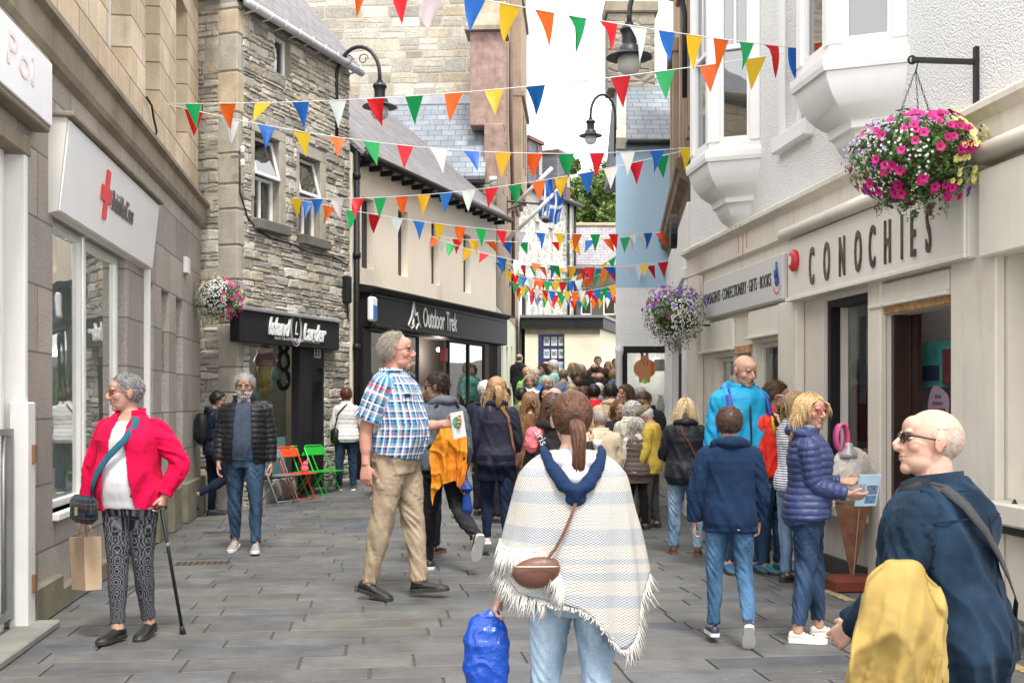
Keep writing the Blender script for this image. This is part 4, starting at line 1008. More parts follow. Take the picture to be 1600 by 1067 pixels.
    m = MB(); m.box((-.09, -.07, 0), (.09, .05, 1.5), .01); m.build('post', plain('chipped_white_post', (.74, .73, .70), .5, var=.05, dirt=.4), g)
    for z in (1.1, .25): 
        m = MB(); m.box((.0, -.09, z), (.06, -.068, z+.12), .004); m.build('hinge', plain('rust', (.20, .10, .05), .8), g)
    m = MB(); m.box((-.16, -.10, .1), (-.11, -.06, 1.33), .006); m.box((-1.4, -.10, .1), (-1.35, -.06, 1.33), .006); m.box((-1.35, -.098, 1.29), (-.16, -.062, 1.33)); m.box((-1.35, -.098, .12), (-.16, -.062, .17))
    m.build('gate_frame', GREYM, g).location = (-.03, .10, 0)
    for k in range(8):
        m = MB(); m.tube([(-1.25+k*.14, -.08, .17), (-1.25+k*.14, -.08, 1.29)], .012, 8); m.build('bar', GREYM, g, True).location = (-.03, .10, 0)
    m = MB(); m.box((-1.7, -.22, 0), (.12, .02, .05), .01); m.build('threshold', plain('kerb_stone', (.22, .21, .185), .9, var=.2, bump=.3), g)
    c = F.sub('security_camera', U(6.75), -.08, 2.45); tag(c, 'small white dome camera on the panelled doorway', 'camera')
    m = MB(); m.box((-.05, -.03, -.07), (.05, .04, .07), .01); m.build('bracket', WHITE, c); m = MB(); m.sphere((.0, -.06, -.02), .05); m.build('dome', plain('camera_dome', (.05, .05, .06), .15), c, True)
    return F
FL = left_building()
def bulb(x, y, z, e, lab, c=(1, .93, .82)):
    o = empty('shop_light', (x, y, z)); tag(o, lab, 'ceiling light'); m = MB(); m.sphere((0, 0, 0), .045, 10, 8); t = NT('lit_bulb'); em = t.n('ShaderNodeEmission'); em.inputs[0].default_value = (*c, 1); em.inputs[1].default_value = 8; t.l(em.outputs[0], t.out.inputs['Surface']); m.build('bulb', t.m, o, True); l = bpy.data.lights.new('bulb_light', 'POINT'); l.energy = e; l.shadow_soft_size = .08; l.color = c; q = bpy.data.objects.new('bulb_light', l); COL.objects.link(q); q.parent = o; q.location = (0, 0, -.1)
for a, b in ((1.1, 1.0), (2.6, 1.4)): p = FL.w((8.3+a-3)/FL.d.y, -b, 2.75); bulb(p.x, p.y, p.z, 35, 'small lit ceiling spot in the charity shop, %s of two' % ('nearer' if a < 2 else 'farther'))
# ================================================================ stone building with the fudge shop
def stone_building():
    F = Frame('stone_building', (-3.75, 15.7), (-2.66, 18.8)); r = F.root; tag(r, 'grey rubble stone building with tilted-open white windows above the black fudge shop', 'building'); L = F.L; H = 6.98
    def rect(x0, y0, x1, y1):
        a, z1 = F.at(x0, y0); b, z0 = F.at(x1, y1); return a, b, z0, z1
    w1 = rect(397, 205, 436, 352); w2 = rect(467, 240, 500, 375); w3 = rect(428, 51, 453, 124); w1 = (*w1[:2], w1[2], w1[3], .26); w2 = (*w2[:2], w2[2], w2[3], .26); w3 = (*w3[:2], w3[2], w3[3], .26)
    s0 = F.at(388, 700)[0]; s1 = F.at(466, 700)[0]; s2 = F.at(484, 700)[0]; s3 = F.at(506, 700)[0]
    holes = [w1, w2, w3, (s0, s3, .0, 2.45, .22)]
    m = MB(); wall(m, 0, L, 0, H, holes, back=False)
    m.quad((0, 0, H), (0, 0, 0), (0, 5.5, 0), (0, 5.5, H)); m.add([(0, 0, H), (0, 5.5, H), (0, 2.75, H+3.4)], [(0, 1, 2)])
    m.quad((L, 0, 0), (L, 0, H), (L, 5.5, H), (L, 5.5, 0)); m.add([(L, 5.5, H), (L, 0, H), (L, 2.75, H+3.4)], [(0, 1, 2)]); m.quad((L, 5.5, 0), (L, 5.5, H), (0, 5.5, H), (0, 5.5, 0))
    m.build('wall', plain('rubble_mortar', (.27, .245, .20), .95, 0, .15, 6, .4, 40), r); SC = [(.40, .37, .31), (.50, .465, .40), (.45, .425, .37), (.57, .53, .46), (.34, .325, .29), (.53, .46, .35), (.62, .59, .52)]
    m = MB(); stone_face(m, .14, L, 0, H-.1, [(h[0]-.09 if k < 2 else h[0], h[1]+(.17 if k < 2 else 0), h[2]-(.14 if k < 2 else 0), h[3]+(.15 if k < 2 else 0)) for k, h in enumerate(holes)], (.055, .16), (.10, .34), SC, lambda u, y, z: (u, y, z), 3, .007, .035); stone_face(m, .28, 1.6, 0, H-.1, [], (.06, .2), (.15, .4), SC, lambda u, y, z: (y, u, z), 4, .007, .03); m.build('rubble_facing', stonemat('rubble_stones'), r)
    m = MB(); rg = random.Random(5)
    z = 0; k = 0
    while z < H-.1:           # long-and-short corner stones
        h = rg.uniform(.34, .62); h = min(h, H-z-.02); a, b = (.27, .30) if k % 2 else (.13, .52)
        q = MB(); q.box((-.012, -.014, z+.012), (a+rg.uniform(-.04, .06), b, z+h-.012), .012); q.build('corner_stone', QUOIN2 if k in (11, 13) else QUOIN, r); z += h; k += 1
    for (a, b, c, d, _) in (w1, w2):   # stone surrounds
        q = MB(); q.box((b, -.016, c), (b+.17, .01, d+.0), .006); q.build('window_surround', QUOIN, r)
        q = MB(); q.box((a-.10, -.014, c+.3), (a, .01, d), .006); q.build('window_surround', QUOIN, r)
        q = MB(); q.box((a-.08, -.018, d), (b+.17, .012, d+.16), .008); q.build('lintel', QUOIN, r)
        q = MB(); q.box((a-.05, -.12, c-.15), (b+.16, .03, c-.002), .012); q.build('sill', plain('dark_stone_sill', (.15, .14, .125), .9, var=.2, bump=.4, bs=30), r)
        f = window(r, a, b-.0, c, c+(d-c)*.52, .12, WHITE, DARKGLASS, .045, mull=((a+b)/2,), back=GLOOM)
        # upper sash tilted open: bottom swings out
        e = MB(); hh = (d-c)*.48; ww = b-a
        for bx in (((0, 0, 0), (.05, .04, hh)), ((ww-.05, 0, 0), (ww, .04, hh)), ((.05, .002, 0), (ww-.05, .038, .05)), ((.05, .002, hh-.05), (ww-.05, .038, hh))): e.box(*bx, .005)
        so = e.build('tilted_sash', WHITE, r); so.data.transform(Matrix.Translation((0, 0, -hh))); so.data.transform(Matrix.Rotation(R(-14), 4, 'X')); so.location = (a, .11, d-.02)
        g = MB(); g.box((.03, .018, .02-hh), (ww-.03, .022, -.03)); go = g.build('pane', DARKGLASS, so); go.data.transform(Matrix.Rotation(R(-14), 4, 'X'))
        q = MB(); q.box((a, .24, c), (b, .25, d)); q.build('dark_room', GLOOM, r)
    a, b, c, d, _ = w3; window(r, a, b, c, d, .1, WHITE, DARKGLASS, .05, back=GLOOM)
    # roof, gutter with brackets
    m = MB(); m.loft([[(u, -.16, H-.02), (u, -.14, H+.03), (u, 2.75, H+3.45), (u, 5.66, H+.03), (u, 5.66, H-.02), (u, 2.75, H+3.38)] for u in (-.06, L+.05)]); m.build('roof', SLATE2, r)
    m = MB(); P = [( -.02, -.17, H-.06), (L+.12, -.17, H-.1)]; m.tube(P, .062, 12); m.build('gutter', plain('grey_gutter', (.42, .43, .44), .5, .2, .2, dirt=.4), r, True)
    for k in range(9):
        q = MB(); u = .15+k*(L-.2)/8; q.tube([(u, -.02, H-.16), (u, -.10, H-.135), (u, -.17, H-.13), (u, -.235, H-.10), (u, -.24, H-.03)], .013, 6); q.build('gutter_bracket', plain('pale_bracket', (.5, .5, .5), .5), r, True)
    # shopfront
    post = MB(); post.box((s1, -.03, 0), (s2, .12, 2.45), .008); post.build('shopfront_post', BLACKP, r)
    q = MB(); q.box((s0-.02, -.005, 0.02), (s1, .05, .38), .005); q.build('stall_riser', QUOIN, r)
    q = MB(); q.box((s0-.06, .06, .38), (s1, .10, .44), .005); q.build('sill', BLACKP, r)
    q = MB(); q.box((s2, -.005, 2.02), (s3, .10, 2.44), .006); q.build('transom', BLACKP, r)
    put_text('door_number', '133', ((s2+s3)/2-.01, -.012, 2.24), .2, letters((.6, .6, .6)), r, sx=.8, bold=.004)
    q = MB(); q.box((s2+.02, .0, 0.02), (s2+.06, .2, 2.02)); q.box((s3-.05, .0, .02), (s3, .2, 2.02)); q.build('door_frame', BLACKP, r)
    for z in (1.62, .98, .35): 
        q = MB(); q.box((s2+.062, .02, z), (s2+.078, .06, z+.12)); q.build('hinge', plain('brass', (.5, .42, .25), .35, .8), r)
    q = MB(); q.box((s0+.0, .205, .4), (s1, .212, 2.44)); q.build('window_pane', GLASS, r)
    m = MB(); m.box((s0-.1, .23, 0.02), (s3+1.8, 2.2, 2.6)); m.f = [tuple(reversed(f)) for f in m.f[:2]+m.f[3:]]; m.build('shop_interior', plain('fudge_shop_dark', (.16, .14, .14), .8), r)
    # things displayed in the window
    def disp(name, lab, cat, mb, mat, sm=True): o = mb.build(name, mat, None, sm); o.location = r.location; o.rotation_euler = r.rotation_euler; tag(o, lab, cat); return o
    cx, cz = F.at(413, 575, -.42)
    m = MB(); m.lathe([(.012, cz-.45), (.11, cz), (.11, cz+.02)], (cx, .42, 0), 16); disp('display_cone', 'big yellow toy ice cream cone behind the fudge shop window', 'window display', m, plain('yellow_cone', (.85, .55, .04), .5))
    m = MB(); m.lathe([(.02, cz+.01), (.15, cz+.05), (.16, cz+.13), (.11, cz+.22), (.12, cz+.26), (.05, cz+.36), (.01, cz+.44)], (cx, .42, 0), 16); disp('display_swirl', 'pink ice cream swirl on the big yellow toy cone', 'window display', m, plain('pink_swirl', (.85, .33, .30), .5))
    gx, gz_ = F.at(430, 584, -.5); m = MB(); m.sphere((gx, .5, gz_), .11, 16, 10); disp('globe_lamp', 'pale round globe lamp hanging behind the fudge shop window', 'lamp', m, plain('pale_globe', (.45, .62, .64), .3))
    bx, bz = F.at(443, 562, -.45); m = MB()
    for zc, rr in ((bz+.25, .13), (bz-.02, .14), (bz-.3, .15)): m.tube([(bx+rr*cos(t), .45, zc+rr*sin(t)) for t in np.linspace(0, 2*pi, 20)], .035, 8)
    disp('balloon_figure', 'dark balloon rings hanging behind the fudge shop window', 'window display', m, plain('dark_balloon', (.03, .03, .035), .25))
    m = MB(); m.box((s0+.55, .20, .44), (s1-.03, .204, .98)); disp('window_film', 'frosted teal band along the bottom of the fudge shop window', 'window film', m, plain('teal_film', (.12, .24, .25), .35), False)
    # sign
    s = F.sub('shop_sign'); tag(s, 'black sign with white script lettering over the fudge shop', 'sign'); a, zt = F.at(375, 472, .16); b, zb = F.at(530, 547, .16)
    m = MB(); m.box((a, -.16, zb), (b, .0, zt-.1), .006); m.build('board', BLACKP, s); m = MB(); m.box((a-.03, -.2, zt-.099), (b+.02, .0, zt-.05), .008); m.build('lead_flashing', plain('lead', (.33, .34, .36), .5, .3, .25, dirt=.3), s)
    zc = (zb+zt-.1)/2+.03; WL = letters((.78, .78, .76)); mid = F.at(462, 515, .16)[0]
    put_text('lettering', 'Island', (mid-.5, -.17, zc), .34, WL, s, shear=.35, sx=.72, bold=.010, extrude=.012); put_text('lettering', 'Larder', (mid+.52, -.17, zc-.03), .34, WL, s, shear=.35, sx=.72, bold=.010, extrude=.012)
    m = MB()
    for R_ in (.20, .165): m.tube([(mid+R_*.8*cos(t), -.168, zc+.01+R_*1.25*sin(t)) for t in np.linspace(0, 2*pi, 33)], .006, 6)
    m.build('emblem_ring', letters((.45, .45, .46)), s); put_text('emblem_letter', 'L', (mid, -.168, zc+.01), .28, WL, s, shear=.3, sx=.7)
    put_text('small_lettering', 'FROM THE SHETLAND FUDGE COMPANY LTD', (mid+.05, -.165, zb+.09), .062, letters((.6, .6, .6)), s)
    # insulators and cable
    e = F.sub('insulator_bracket'); tag(e, 'iron bracket with two white ceramic insulators on the rubble wall', 'bracket'); u, z = F.at(362, 246)
    m = MB(); m.box((u-.02, -.2, z-.02), (u+.0, .0, z+.02)); m.build('arm', GREYM, e)
    for dz in (.09, -.09):
        m = MB(); m.lathe([(.02, -.05), (.035, -.03), (.025, 0), (.035, .03), (.02, .05)], (u, -.17, z+dz), 12); m.build('insulator', plain('ceramic', (.75, .72, .66), .3), e, True)
    m = MB(); pts = [F.at(*p) for p in ((372, 480-245), (372, 300), (384, 340), (400, 360), (420, 372), (450, 380), (480, 395), (520, 402), (541, 415))]; m.tube([(u, -.03, z) for u, z in pts], .011, 6); disp('cable', 'black cable sagging across the rubble wall below the windows', 'cable', m, IRON)
    e = F.sub('junction_box'); e2 = tag(e, 'black plastic junction box beside the drainpipe', 'junction box'); u, z = F.at(538, 453); m = MB(); m.box((u-.11, -.12, z-.22), (u+.05, 0, z+.22), .02); m.build('case', BLACKP, e)
    m = MB(); m.tube([(u, -.05, z-.2), (u+.02, -.06, z-.45), (u+.1, -.04, z-.5)], .01, 6); m.build('lead', BLACKP, e, True)
    # drainpipe between the two buildings
    e = F.sub('drainpipe'); tag(e, 'black iron drainpipe between the rubble wall and the cream wall', 'drainpipe')
    m = MB(); m.tube([(L+.10, -.09, 5.6), (L+.10, -.09, 0.1)], .05, 12); m.build('pipe', BLACKP, e, True); m = MB(); m.tube([(L+.35, -.16, 5.7), (L+.3, -.14, 5.55), (L+.12, -.1, 5.45)], .05, 10); m.build('swan_neck', BLACKP, e, True)
    for z in (.9, 2.4, 3.9, 5.2): m = MB(); m.lathe([(.052, -.05), (.068, -.045), (.068, .045), (.052, .05)], (L+.10, -.09, z), 12); m.build('collar', BLACKP, e, True)
    return F
FS = stone_building()
# ================================================================ cream building with the outdoor shop
def cream_building():
    F = Frame('cream_building', (-2.62, 18.9), (-.35, 25.4)); r = F.root; tag(r, 'cream rendered building with narrow upper windows and a slate roof over the black outdoor shop', 'building'); L = F.L; H = 5.58
    holes = []
    for x0, x1, y0, y1 in ((565, 584, 307, 418), (622, 637, 327, 430), (674, 687, 346, 443), (724, 736, 365, 456)):
        a = F.at(x0, y0); b = F.at(x1, y0); c = F.at(x0, y1); holes.append((a[0], b[0], c[1], a[1], .15))
    fs = F.at(553, 480, .28); f0, ft = F.at(553, 441, .30); f1, fb = F.at(768, 532, .30); fb = F.at(556, 507, .30)[1]; ft = F.at(553, 441, .3)[1]
    m = MB(); wall(m, 0, L, 0, H, holes+[(.28, L-.25, .3, ft-.1, 1.2)], back=False); m.quad((L, 0, 0), (L, 0, H), (L, 5, H), (L, 5, 0)); m.add([(L, 5, H), (L, 0, H), (L, 2.5, H+2.35)], [(0, 1, 2)]); m.quad((0, 0, H), (0, 0, 0), (0, 5, 0), (0, 5, H)); m.add([(0, 0, H), (0, 5, H), (0, 2.5, H+2.35)], [(0, 1, 2)])
    m.build('wall', RENDC, r)
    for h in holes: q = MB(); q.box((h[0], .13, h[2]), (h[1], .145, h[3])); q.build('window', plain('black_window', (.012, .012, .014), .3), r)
    m = MB(); m.loft([[(u, -.22, H-.06), (u, -.24, H+.0), (u, 2.5, H+2.42), (u, 5.2, H+0), (u, 2.5, H+2.34)] for u in (-.05, L+.22)]); m.build('roof', SLATE2, r)
    m = MB(); m.tube([(-.02, -.25, H-.05), (L+.24, -.25, H-.05)], .065, 12); m.build('gutter', BLACKP, r, True)
    for k in range(16): m = MB(); u = .2+k*(L-.3)/15; m.box((u-.035, -.24, H-.19), (u+.035, 0, H-.10), .005); m.build('eaves_bracket', BLACKP, r)
    # shopfront
    q = MB(); q.box((.1, -.30, fb), (L-.1, .0, ft-.1), .01); q.build('fascia', BLACKP, r)
    q = MB(); pr = [(-.30, ft-.1), (-.36, ft-.05), (-.40, ft-.04), (-.40, ft-.01), (0, ft+.06), (0, ft-.1)]; q.loft([[(u, y, z) for y, z in pr] for u in (.04, L-.03)]); q.build('shopfront_cornice', BLACKP, r)
    for z in (fb+.01, ft-.17): q = MB(); q.box((.2, -.315, z), (L-.2, -.302, z+.045), .005); q.build('fascia_moulding', BLACKP, r)
    for u in (.1, L-.38): q = MB(); q.box((u, -.16, .02), (u+.28, 0.02, fb), .01); q.build('pilaster', BLACKP, r)
    segs = [F.at(px, 600, .05)[0] for px in (560, 608, 655, 699, 702, 733, 758)]
    q = MB(); q.box((segs[0], -.06, .3), (segs[2], .06, .75), .006); q.box((segs[4], -.06, .3), (segs[6], .06, .9), .006); q.build('stall_riser', BLACKP, r)
    for a, b in ((segs[0], segs[1]), (segs[1], segs[2]), (segs[4], segs[5]), (segs[5], segs[6])): window(r, a, b, .75, fb-.02, -.03, BLACKP, GLASS2, .035)
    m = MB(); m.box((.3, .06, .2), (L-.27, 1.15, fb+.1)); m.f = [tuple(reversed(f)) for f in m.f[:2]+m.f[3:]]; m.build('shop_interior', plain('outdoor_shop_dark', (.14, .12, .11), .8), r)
    def disp(name, lab, cat, mb, mat, sm=False): o = mb.build(name, mat, None, sm); o.location = r.location; o.rotation_euler = r.rotation_euler; tag(o, lab, cat); return o
    u, z = F.at(592, 565, -.6); m = MB(); m.box((u-.35, .62, z-.45), (u+.42, .64, z+.25)); disp('poster', 'amber poster lit behind the outdoor shop window', 'poster', m, plain('amber_poster', (.75, .36, .04), .5, var=.3, ns=6))
    u, z = F.at(587, 545, -.58); m = MB(); o = None
    # alarm box
    e = F.sub('alarm_box'); tag(e, 'white and blue alarm box on the black fascia', 'alarm box'); u, z = F.at(580, 483, .33); m = MB(); m.box((u-.11, -.40, z-.2), (u+.11, -.30, z+.2), .03); m.build('case', plain('alarm_white', (.78, .78, .78), .4), e); m = MB(); m.box((u-.07, -.407, z-.16), (u+.07, -.401, z+.06), .001); m.build('label_panel', plain('alarm_blue', (.05, .16, .45), .4), e)
    u, z = F.at(696, 553, .1); e = F.sub('alarm_box'); tag(e, 'small red alarm box beside the outdoor shop doorway', 'alarm box'); m = MB(); m.box((u-.08, -.12, z-.16), (u+.08, 0, z+.12), .015); m.build('case', plain('alarm_red', (.35, .04, .05), .5), e)
    # sign lettering
    s = F.sub('shop_sign'); tag(s, 'pale lettering with a mountain outline on the black fascia of the outdoor shop', 'sign'); WL = letters((.62, .62, .60))
    t0 = F.at(661, 495, .31)[0]; t1 = F.at(714, 505, .31)[0]; zc = (fb+ft-.1)/2; o = put_text('lettering', 'Outdoor Trek', (0, 0, 0), .52, WL, s, align='LEFT', bold=.002); w_ = max(v.co.x for v in o.data.vertices); o.data.transform(Matrix.Diagonal(((t1-t0)/w_, 1, 1, 1))); o.data.transform(Matrix.Translation((t0, -.31, zc)))
    m0 = F.at(638, 495, .31)[0]; m1 = F.at(657, 495, .31)[0]; W = m1-m0; m = MB()
    P = [(0, -.22), (.25, -.02), (.42, .34), (.58, .02), (.72, .10), (.80, -.06), (1.0, -.24), (.8, -.16), (.62, -.30), (.45, -.2), (.25, -.3), (0, -.22)]
    m.tube([(m0+x*W, -.312, zc+y*.75) for x, y in P], .016, 6); m.tube([(m0+.42*W, -.312, zc+.24), (m0+.30*W, -.312, zc+.02), (m0+.42*W, -.312, zc-.04), (m0+.36*W, -.312, zc-.16)], .02, 6); m.build('mountain_emblem', WL, s)
    return F
FO = cream_building()
for u_, lb in ((1.3, 'left'), (5.4, 'right')): p = FO.w(u_, -.75, 2.6); bulb(p.x, p.y, p.z, 11, 'small lit ceiling spot in the %s window of the outdoor shop' % lb)
p = FS.w(1.6, -1.3, 2.3); bulb(p.x, p.y, p.z, 14, 'small lit ceiling spot inside the fudge shop')
# ================================================================ tall stone building behind
def tower():
    F = Frame('tall_stone_building', (-.35, 25.45), (.17, 34.2)); r = F.root; tag(r, 'tall pale stone building with red sandstone buttress and slate lean-to rising behind the cream roof', 'building'); L = F.L
    U = lambda Y: (Y-25.45)/F.d.y
    g0 = U(29)
    gh = [(U(27.2), U(27.7), 1.2, 2.9, .3), (U(28.9), U(29.6), .6, 2.9, .3), (U(31), U(31.5), 1.4, 3.0, .3)]
    m = MB(); wall(m, .02, L, 0, 3.65, gh, back=False); m.build('ground_floor', plain('pale_green_render', (.56, .56, .44), .8, var=.05, dirt=.15), r)
    for h in gh: window(r, *h[:4], .2, plain('pale_frame', (.5, .5, .42), .6), DARKGLASS, .05, back=DARK)
    m = MB(); wall(m, .02, g0, 3.65, 7.1, [], y=-.01, back=False); wall(m, g0, L, 3.65, 12.6, [(U(30), U(30.5), 8.3, 10., .3), (U(31.2), U(31.7), 5.0, 6.6, .3), (U(32.2), U(32.7), 5.0, 6.6, .3), (U(31.2), U(31.7), 7.6, 9.2, .3), (U(32.3), U(32.8), 7.6, 9.2, .3)], y=-.01, back=False)
    m.quad((L, -.01, 0), (L, -.01, 12.6), (L, 6, 12.6), (L, 6, 0)); m.build('street_wall', TOWERB, r)
    for a, b, c, d in ((U(30), U(30.5), 8.3, 10.), (U(31.2), U(31.7), 5, 6.6), (U(32.2), U(32.7), 5, 6.6), (U(31.2), U(31.7), 7.6, 9.2), (U(32.3), U(32.8), 7.6, 9.2)): window(r, a, b, c, d, .2, TOWERB, DARKGLASS, .04, back=GLOOM)
    # projecting upper bay with corbel courses and stepped gable
    a, b = U(30.6), U(33.6); m = MB()
    for z0, z1, o_ in ((6.9, 7.05, .10), (7.05, 7.2, .2), (7.2, 12.2, .30), (9.6, 9.75, .38), (12.2, 12.4, .36)): m.box((a-o_*.2, -o_, z0), (b+o_*.2, -.012, z1-.002), .01)
    k = 0
    for z in np.arange(12.4, 14.4, .35): m.box((a+k*.28, -.3, z), (b-k*.28, .1, z+.348), .01); k += 1
    m.build('oriel', TOWERB, r)
    for uu in (U(31.3), U(32.4)): q = MB(); q.box((uu, -.312, 7.9), (uu+.35, -.302, 9.3)); q.lathe; q.build('oriel_window', GLOOM, r)
    # camera-facing gable wall (perpendicular block)
    m = MB(); m.quad((g0, 0, 3.0), (g0, 8.5, 3.0), (g0, 8.5, 14), (g0, 0, 14)) if 0 else m.quad((g0, 8.5, 3.0), (g0, 0, 3.0), (g0, 0, 13.2), (g0, 8.5, 13.2)); m.quad((g0, 0, 13.2), (L, 0, 13.2), (L, 8.5, 13.2), (g0, 8.5, 13.2)); m.build('gable_wall', plain('pale_mortar', (.36, .32, .26), .9, 0, .15, 4), r); m = MB(); stone_face(m, .3, 8.4, 8.8, 13.1, [], (.16, .40), (.35, .85), [(.40, .36, .29), (.46, .43, .365), (.42, .40, .35), (.50, .47, .41), (.40, .335, .25), (.385, .355, .30)], lambda u, y, z: (g0+y, u, z), 8, .010, .012, .25); m.build('stone_facing', stonemat('squared_stones'), r)
    m = MB(); 
    z = 4.0; k = 0
    while z < 12.8: q = .35 if k % 2 else .6; m.box((g0-.02, .0, z), (g0+.3, q, z+.38), .008); z += .4; k += 1
    m.build('corner_stones', plain('sand_quoin', (.42, .29, .18), .9, var=.2, bump=.3), r)
    # small strip of rubble below the lean-to + lean-to slate roof
    m = MB(); m.box((U(27.2), .01, 3.65), (g0-.001, 8.4, 6.75)); m.build('lean_to_wall', rubble('rubble_far', [(.26, .25, .22), (.36, .34, .29), (.30, .25, .2)], (.24, .22, .19), 2.4, 5.), r)
    m = MB(); e0, e1 = U(27.0), g0-.01; ye = .38; m.loft([[(e0, y, 6.70), (e0-.03, y, 6.80), (e1, y, 9.1), (e1, y, 9.0)] for y in (ye, 8.4)]); m.build('lean_to_roof', slate('lean_to_slate', (.16, .18, .205), (.225, .245, .275), .34, .2, 'd'), r)
    so = r.children[-1]; 
    m = MB(); m.box((e0-.05, ye, 6.62), (e0+.03, 8.4, 6.72), .01); m.build('lean_to_gutter', BLACKP, r)
    m = MB(); m.box((e1-.12, ye, 8.98), (e1-.005, 8.4, 9.2), .01); m.build('lead_ridge', plain('lead', (.33, .34, .36), .5, .3, .25, dirt=.3), r)
    # red sandstone buttress
    m = MB(); u1 = U(27.6); m.box((U(27.3), -.02, 6.5), (U(28.0), .42, 8.1), .02); m.box((U(27.5), -.03, 8.1), (U(28.2), .78, 10.35), .02); m.build('buttress', PINK, r)
    m = MB(); m.loft([[(U(27.35), -.12, 10.35), (U(28.3), -.12, 10.35), (U(28.3), .9, 10.35), (U(27.35), .9, 10.35)], [(U(27.35), -.12, 10.45), (U(28.3), -.12, 10.45), (U(28.3), .9, 10.45), (U(27.35), .9, 10.45)], [(U(28.), .1, 11.2), (U(28.5), .1, 11.2), (U(28.5), .6, 11.2), (U(28.), .6, 11.2)]]); m.build('buttress_cap', CORN, r)
    m = MB(); m.tube([(U(29.2), -.1, 10.6), (U(29.2), -.1, 8.4), (U(30.2), -.1, 6.8), (U(30.2), -.1, 3.7)], .05, 8); m.build('rainwater_pipe', plain('dark_pipe', (.10, .06, .05), .6), r, True)
    e = F.sub('floodlight', U(27.3), -.2, 6.75); tag(e, 'small white floodlight under the red buttress', 'floodlight'); m = MB(); m.box((-.1, -.1, -.1), (.02, .1, .08), .02); m.build('case', WHITE, e)
    # CCTV on a bracket
    e = F.sub('cctv_camera', U(29.0), 0, CAMH+(628-328)/1800*29.0); tag(e, 'white dome CCTV camera hanging from a black wall bracket', 'camera')
    m = MB(); m.box((-.03, -.03, -.35), (.03, 0, .35), .01); m.tube([(0, -.03, .22), (0, -1.05, .12)], .028, 8); m.tube([(0, -.03, .0), (0, -.5, .17)], .02, 8); m.tube([(0, -1.0, .45), (0, -1.0, -.05)], .022, 8); m.build('bracket', IRON, e)
    m = MB(); m.lathe([(.02, .02), (.16, -.02), (.20, -.10), (.19, -.18), (.12, -.2)], (0, -1.0, -.05), 18); m.build('housing', WHITE, e, True); m = MB(); m.sphere((0, -1.0, -.25), (.12, .12, .1)); m.build('dome', plain('smoked_dome', (.06, .06, .07), .1), e, True)
    # flagpoles with blue and white flags
    for (pa, pb, fl, lab) in (((803, 332), (862, 263), (851, 282, 341), 'white flagpole with a drooping blue and white flag, upper of two on the brown wall'), ((801, 378), (881, 289), (868, 300, 351), 'white flagpole with a drooping blue and white flag, lower of two on the brown wall')):
        Ya = 29.5 if pa[1] < 350 else 28.6; A = at(*pa, Ya); A = Vector((F.w(U(Ya), 0, 0).x, Ya, A.z)); B = at(*pb, Ya-.9); e = empty('flagpole', A); tag(e, lab, 'flagpole', None)
        m = MB(); m.tube([Vector((0, 0, 0)), B-A], .05, 10); m.build('pole', WHITE, e, True)
        C = at(fl[0], fl[1], Ya-.8)-A; D = at(fl[0]-2, fl[2], Ya-.8)-A; n = 9; k = 10; m = MB(); hh = (C-D).z; grid = []
        for i in range(k):
            t = i/(k-1); row = []
            for j in range(n):
                s_ = j/(n-1); row.append(Vector((C.x+(s_-.5)*(.36-.12*t)+.03*sin(5*t), C.y+.10*sin(s_*9+t*2), C.z-t*hh+.12*abs(s_-.5))))
            grid.append(row)
        for i in range(k-1):
            for j in range(n-1): m.cc = (.66, .68, .72) if (3 <= j <= 3 or (4 <= i <= 4) or (j == 6 and i > 5)) else (.02, .12, .42); m.quad(grid[i][j], grid[i][j+1], grid[i+1][j+1], grid[i+1][j])
        m.build('flag', vmat('flag_cloth', .8), e, True)
    return F
FT = tower()
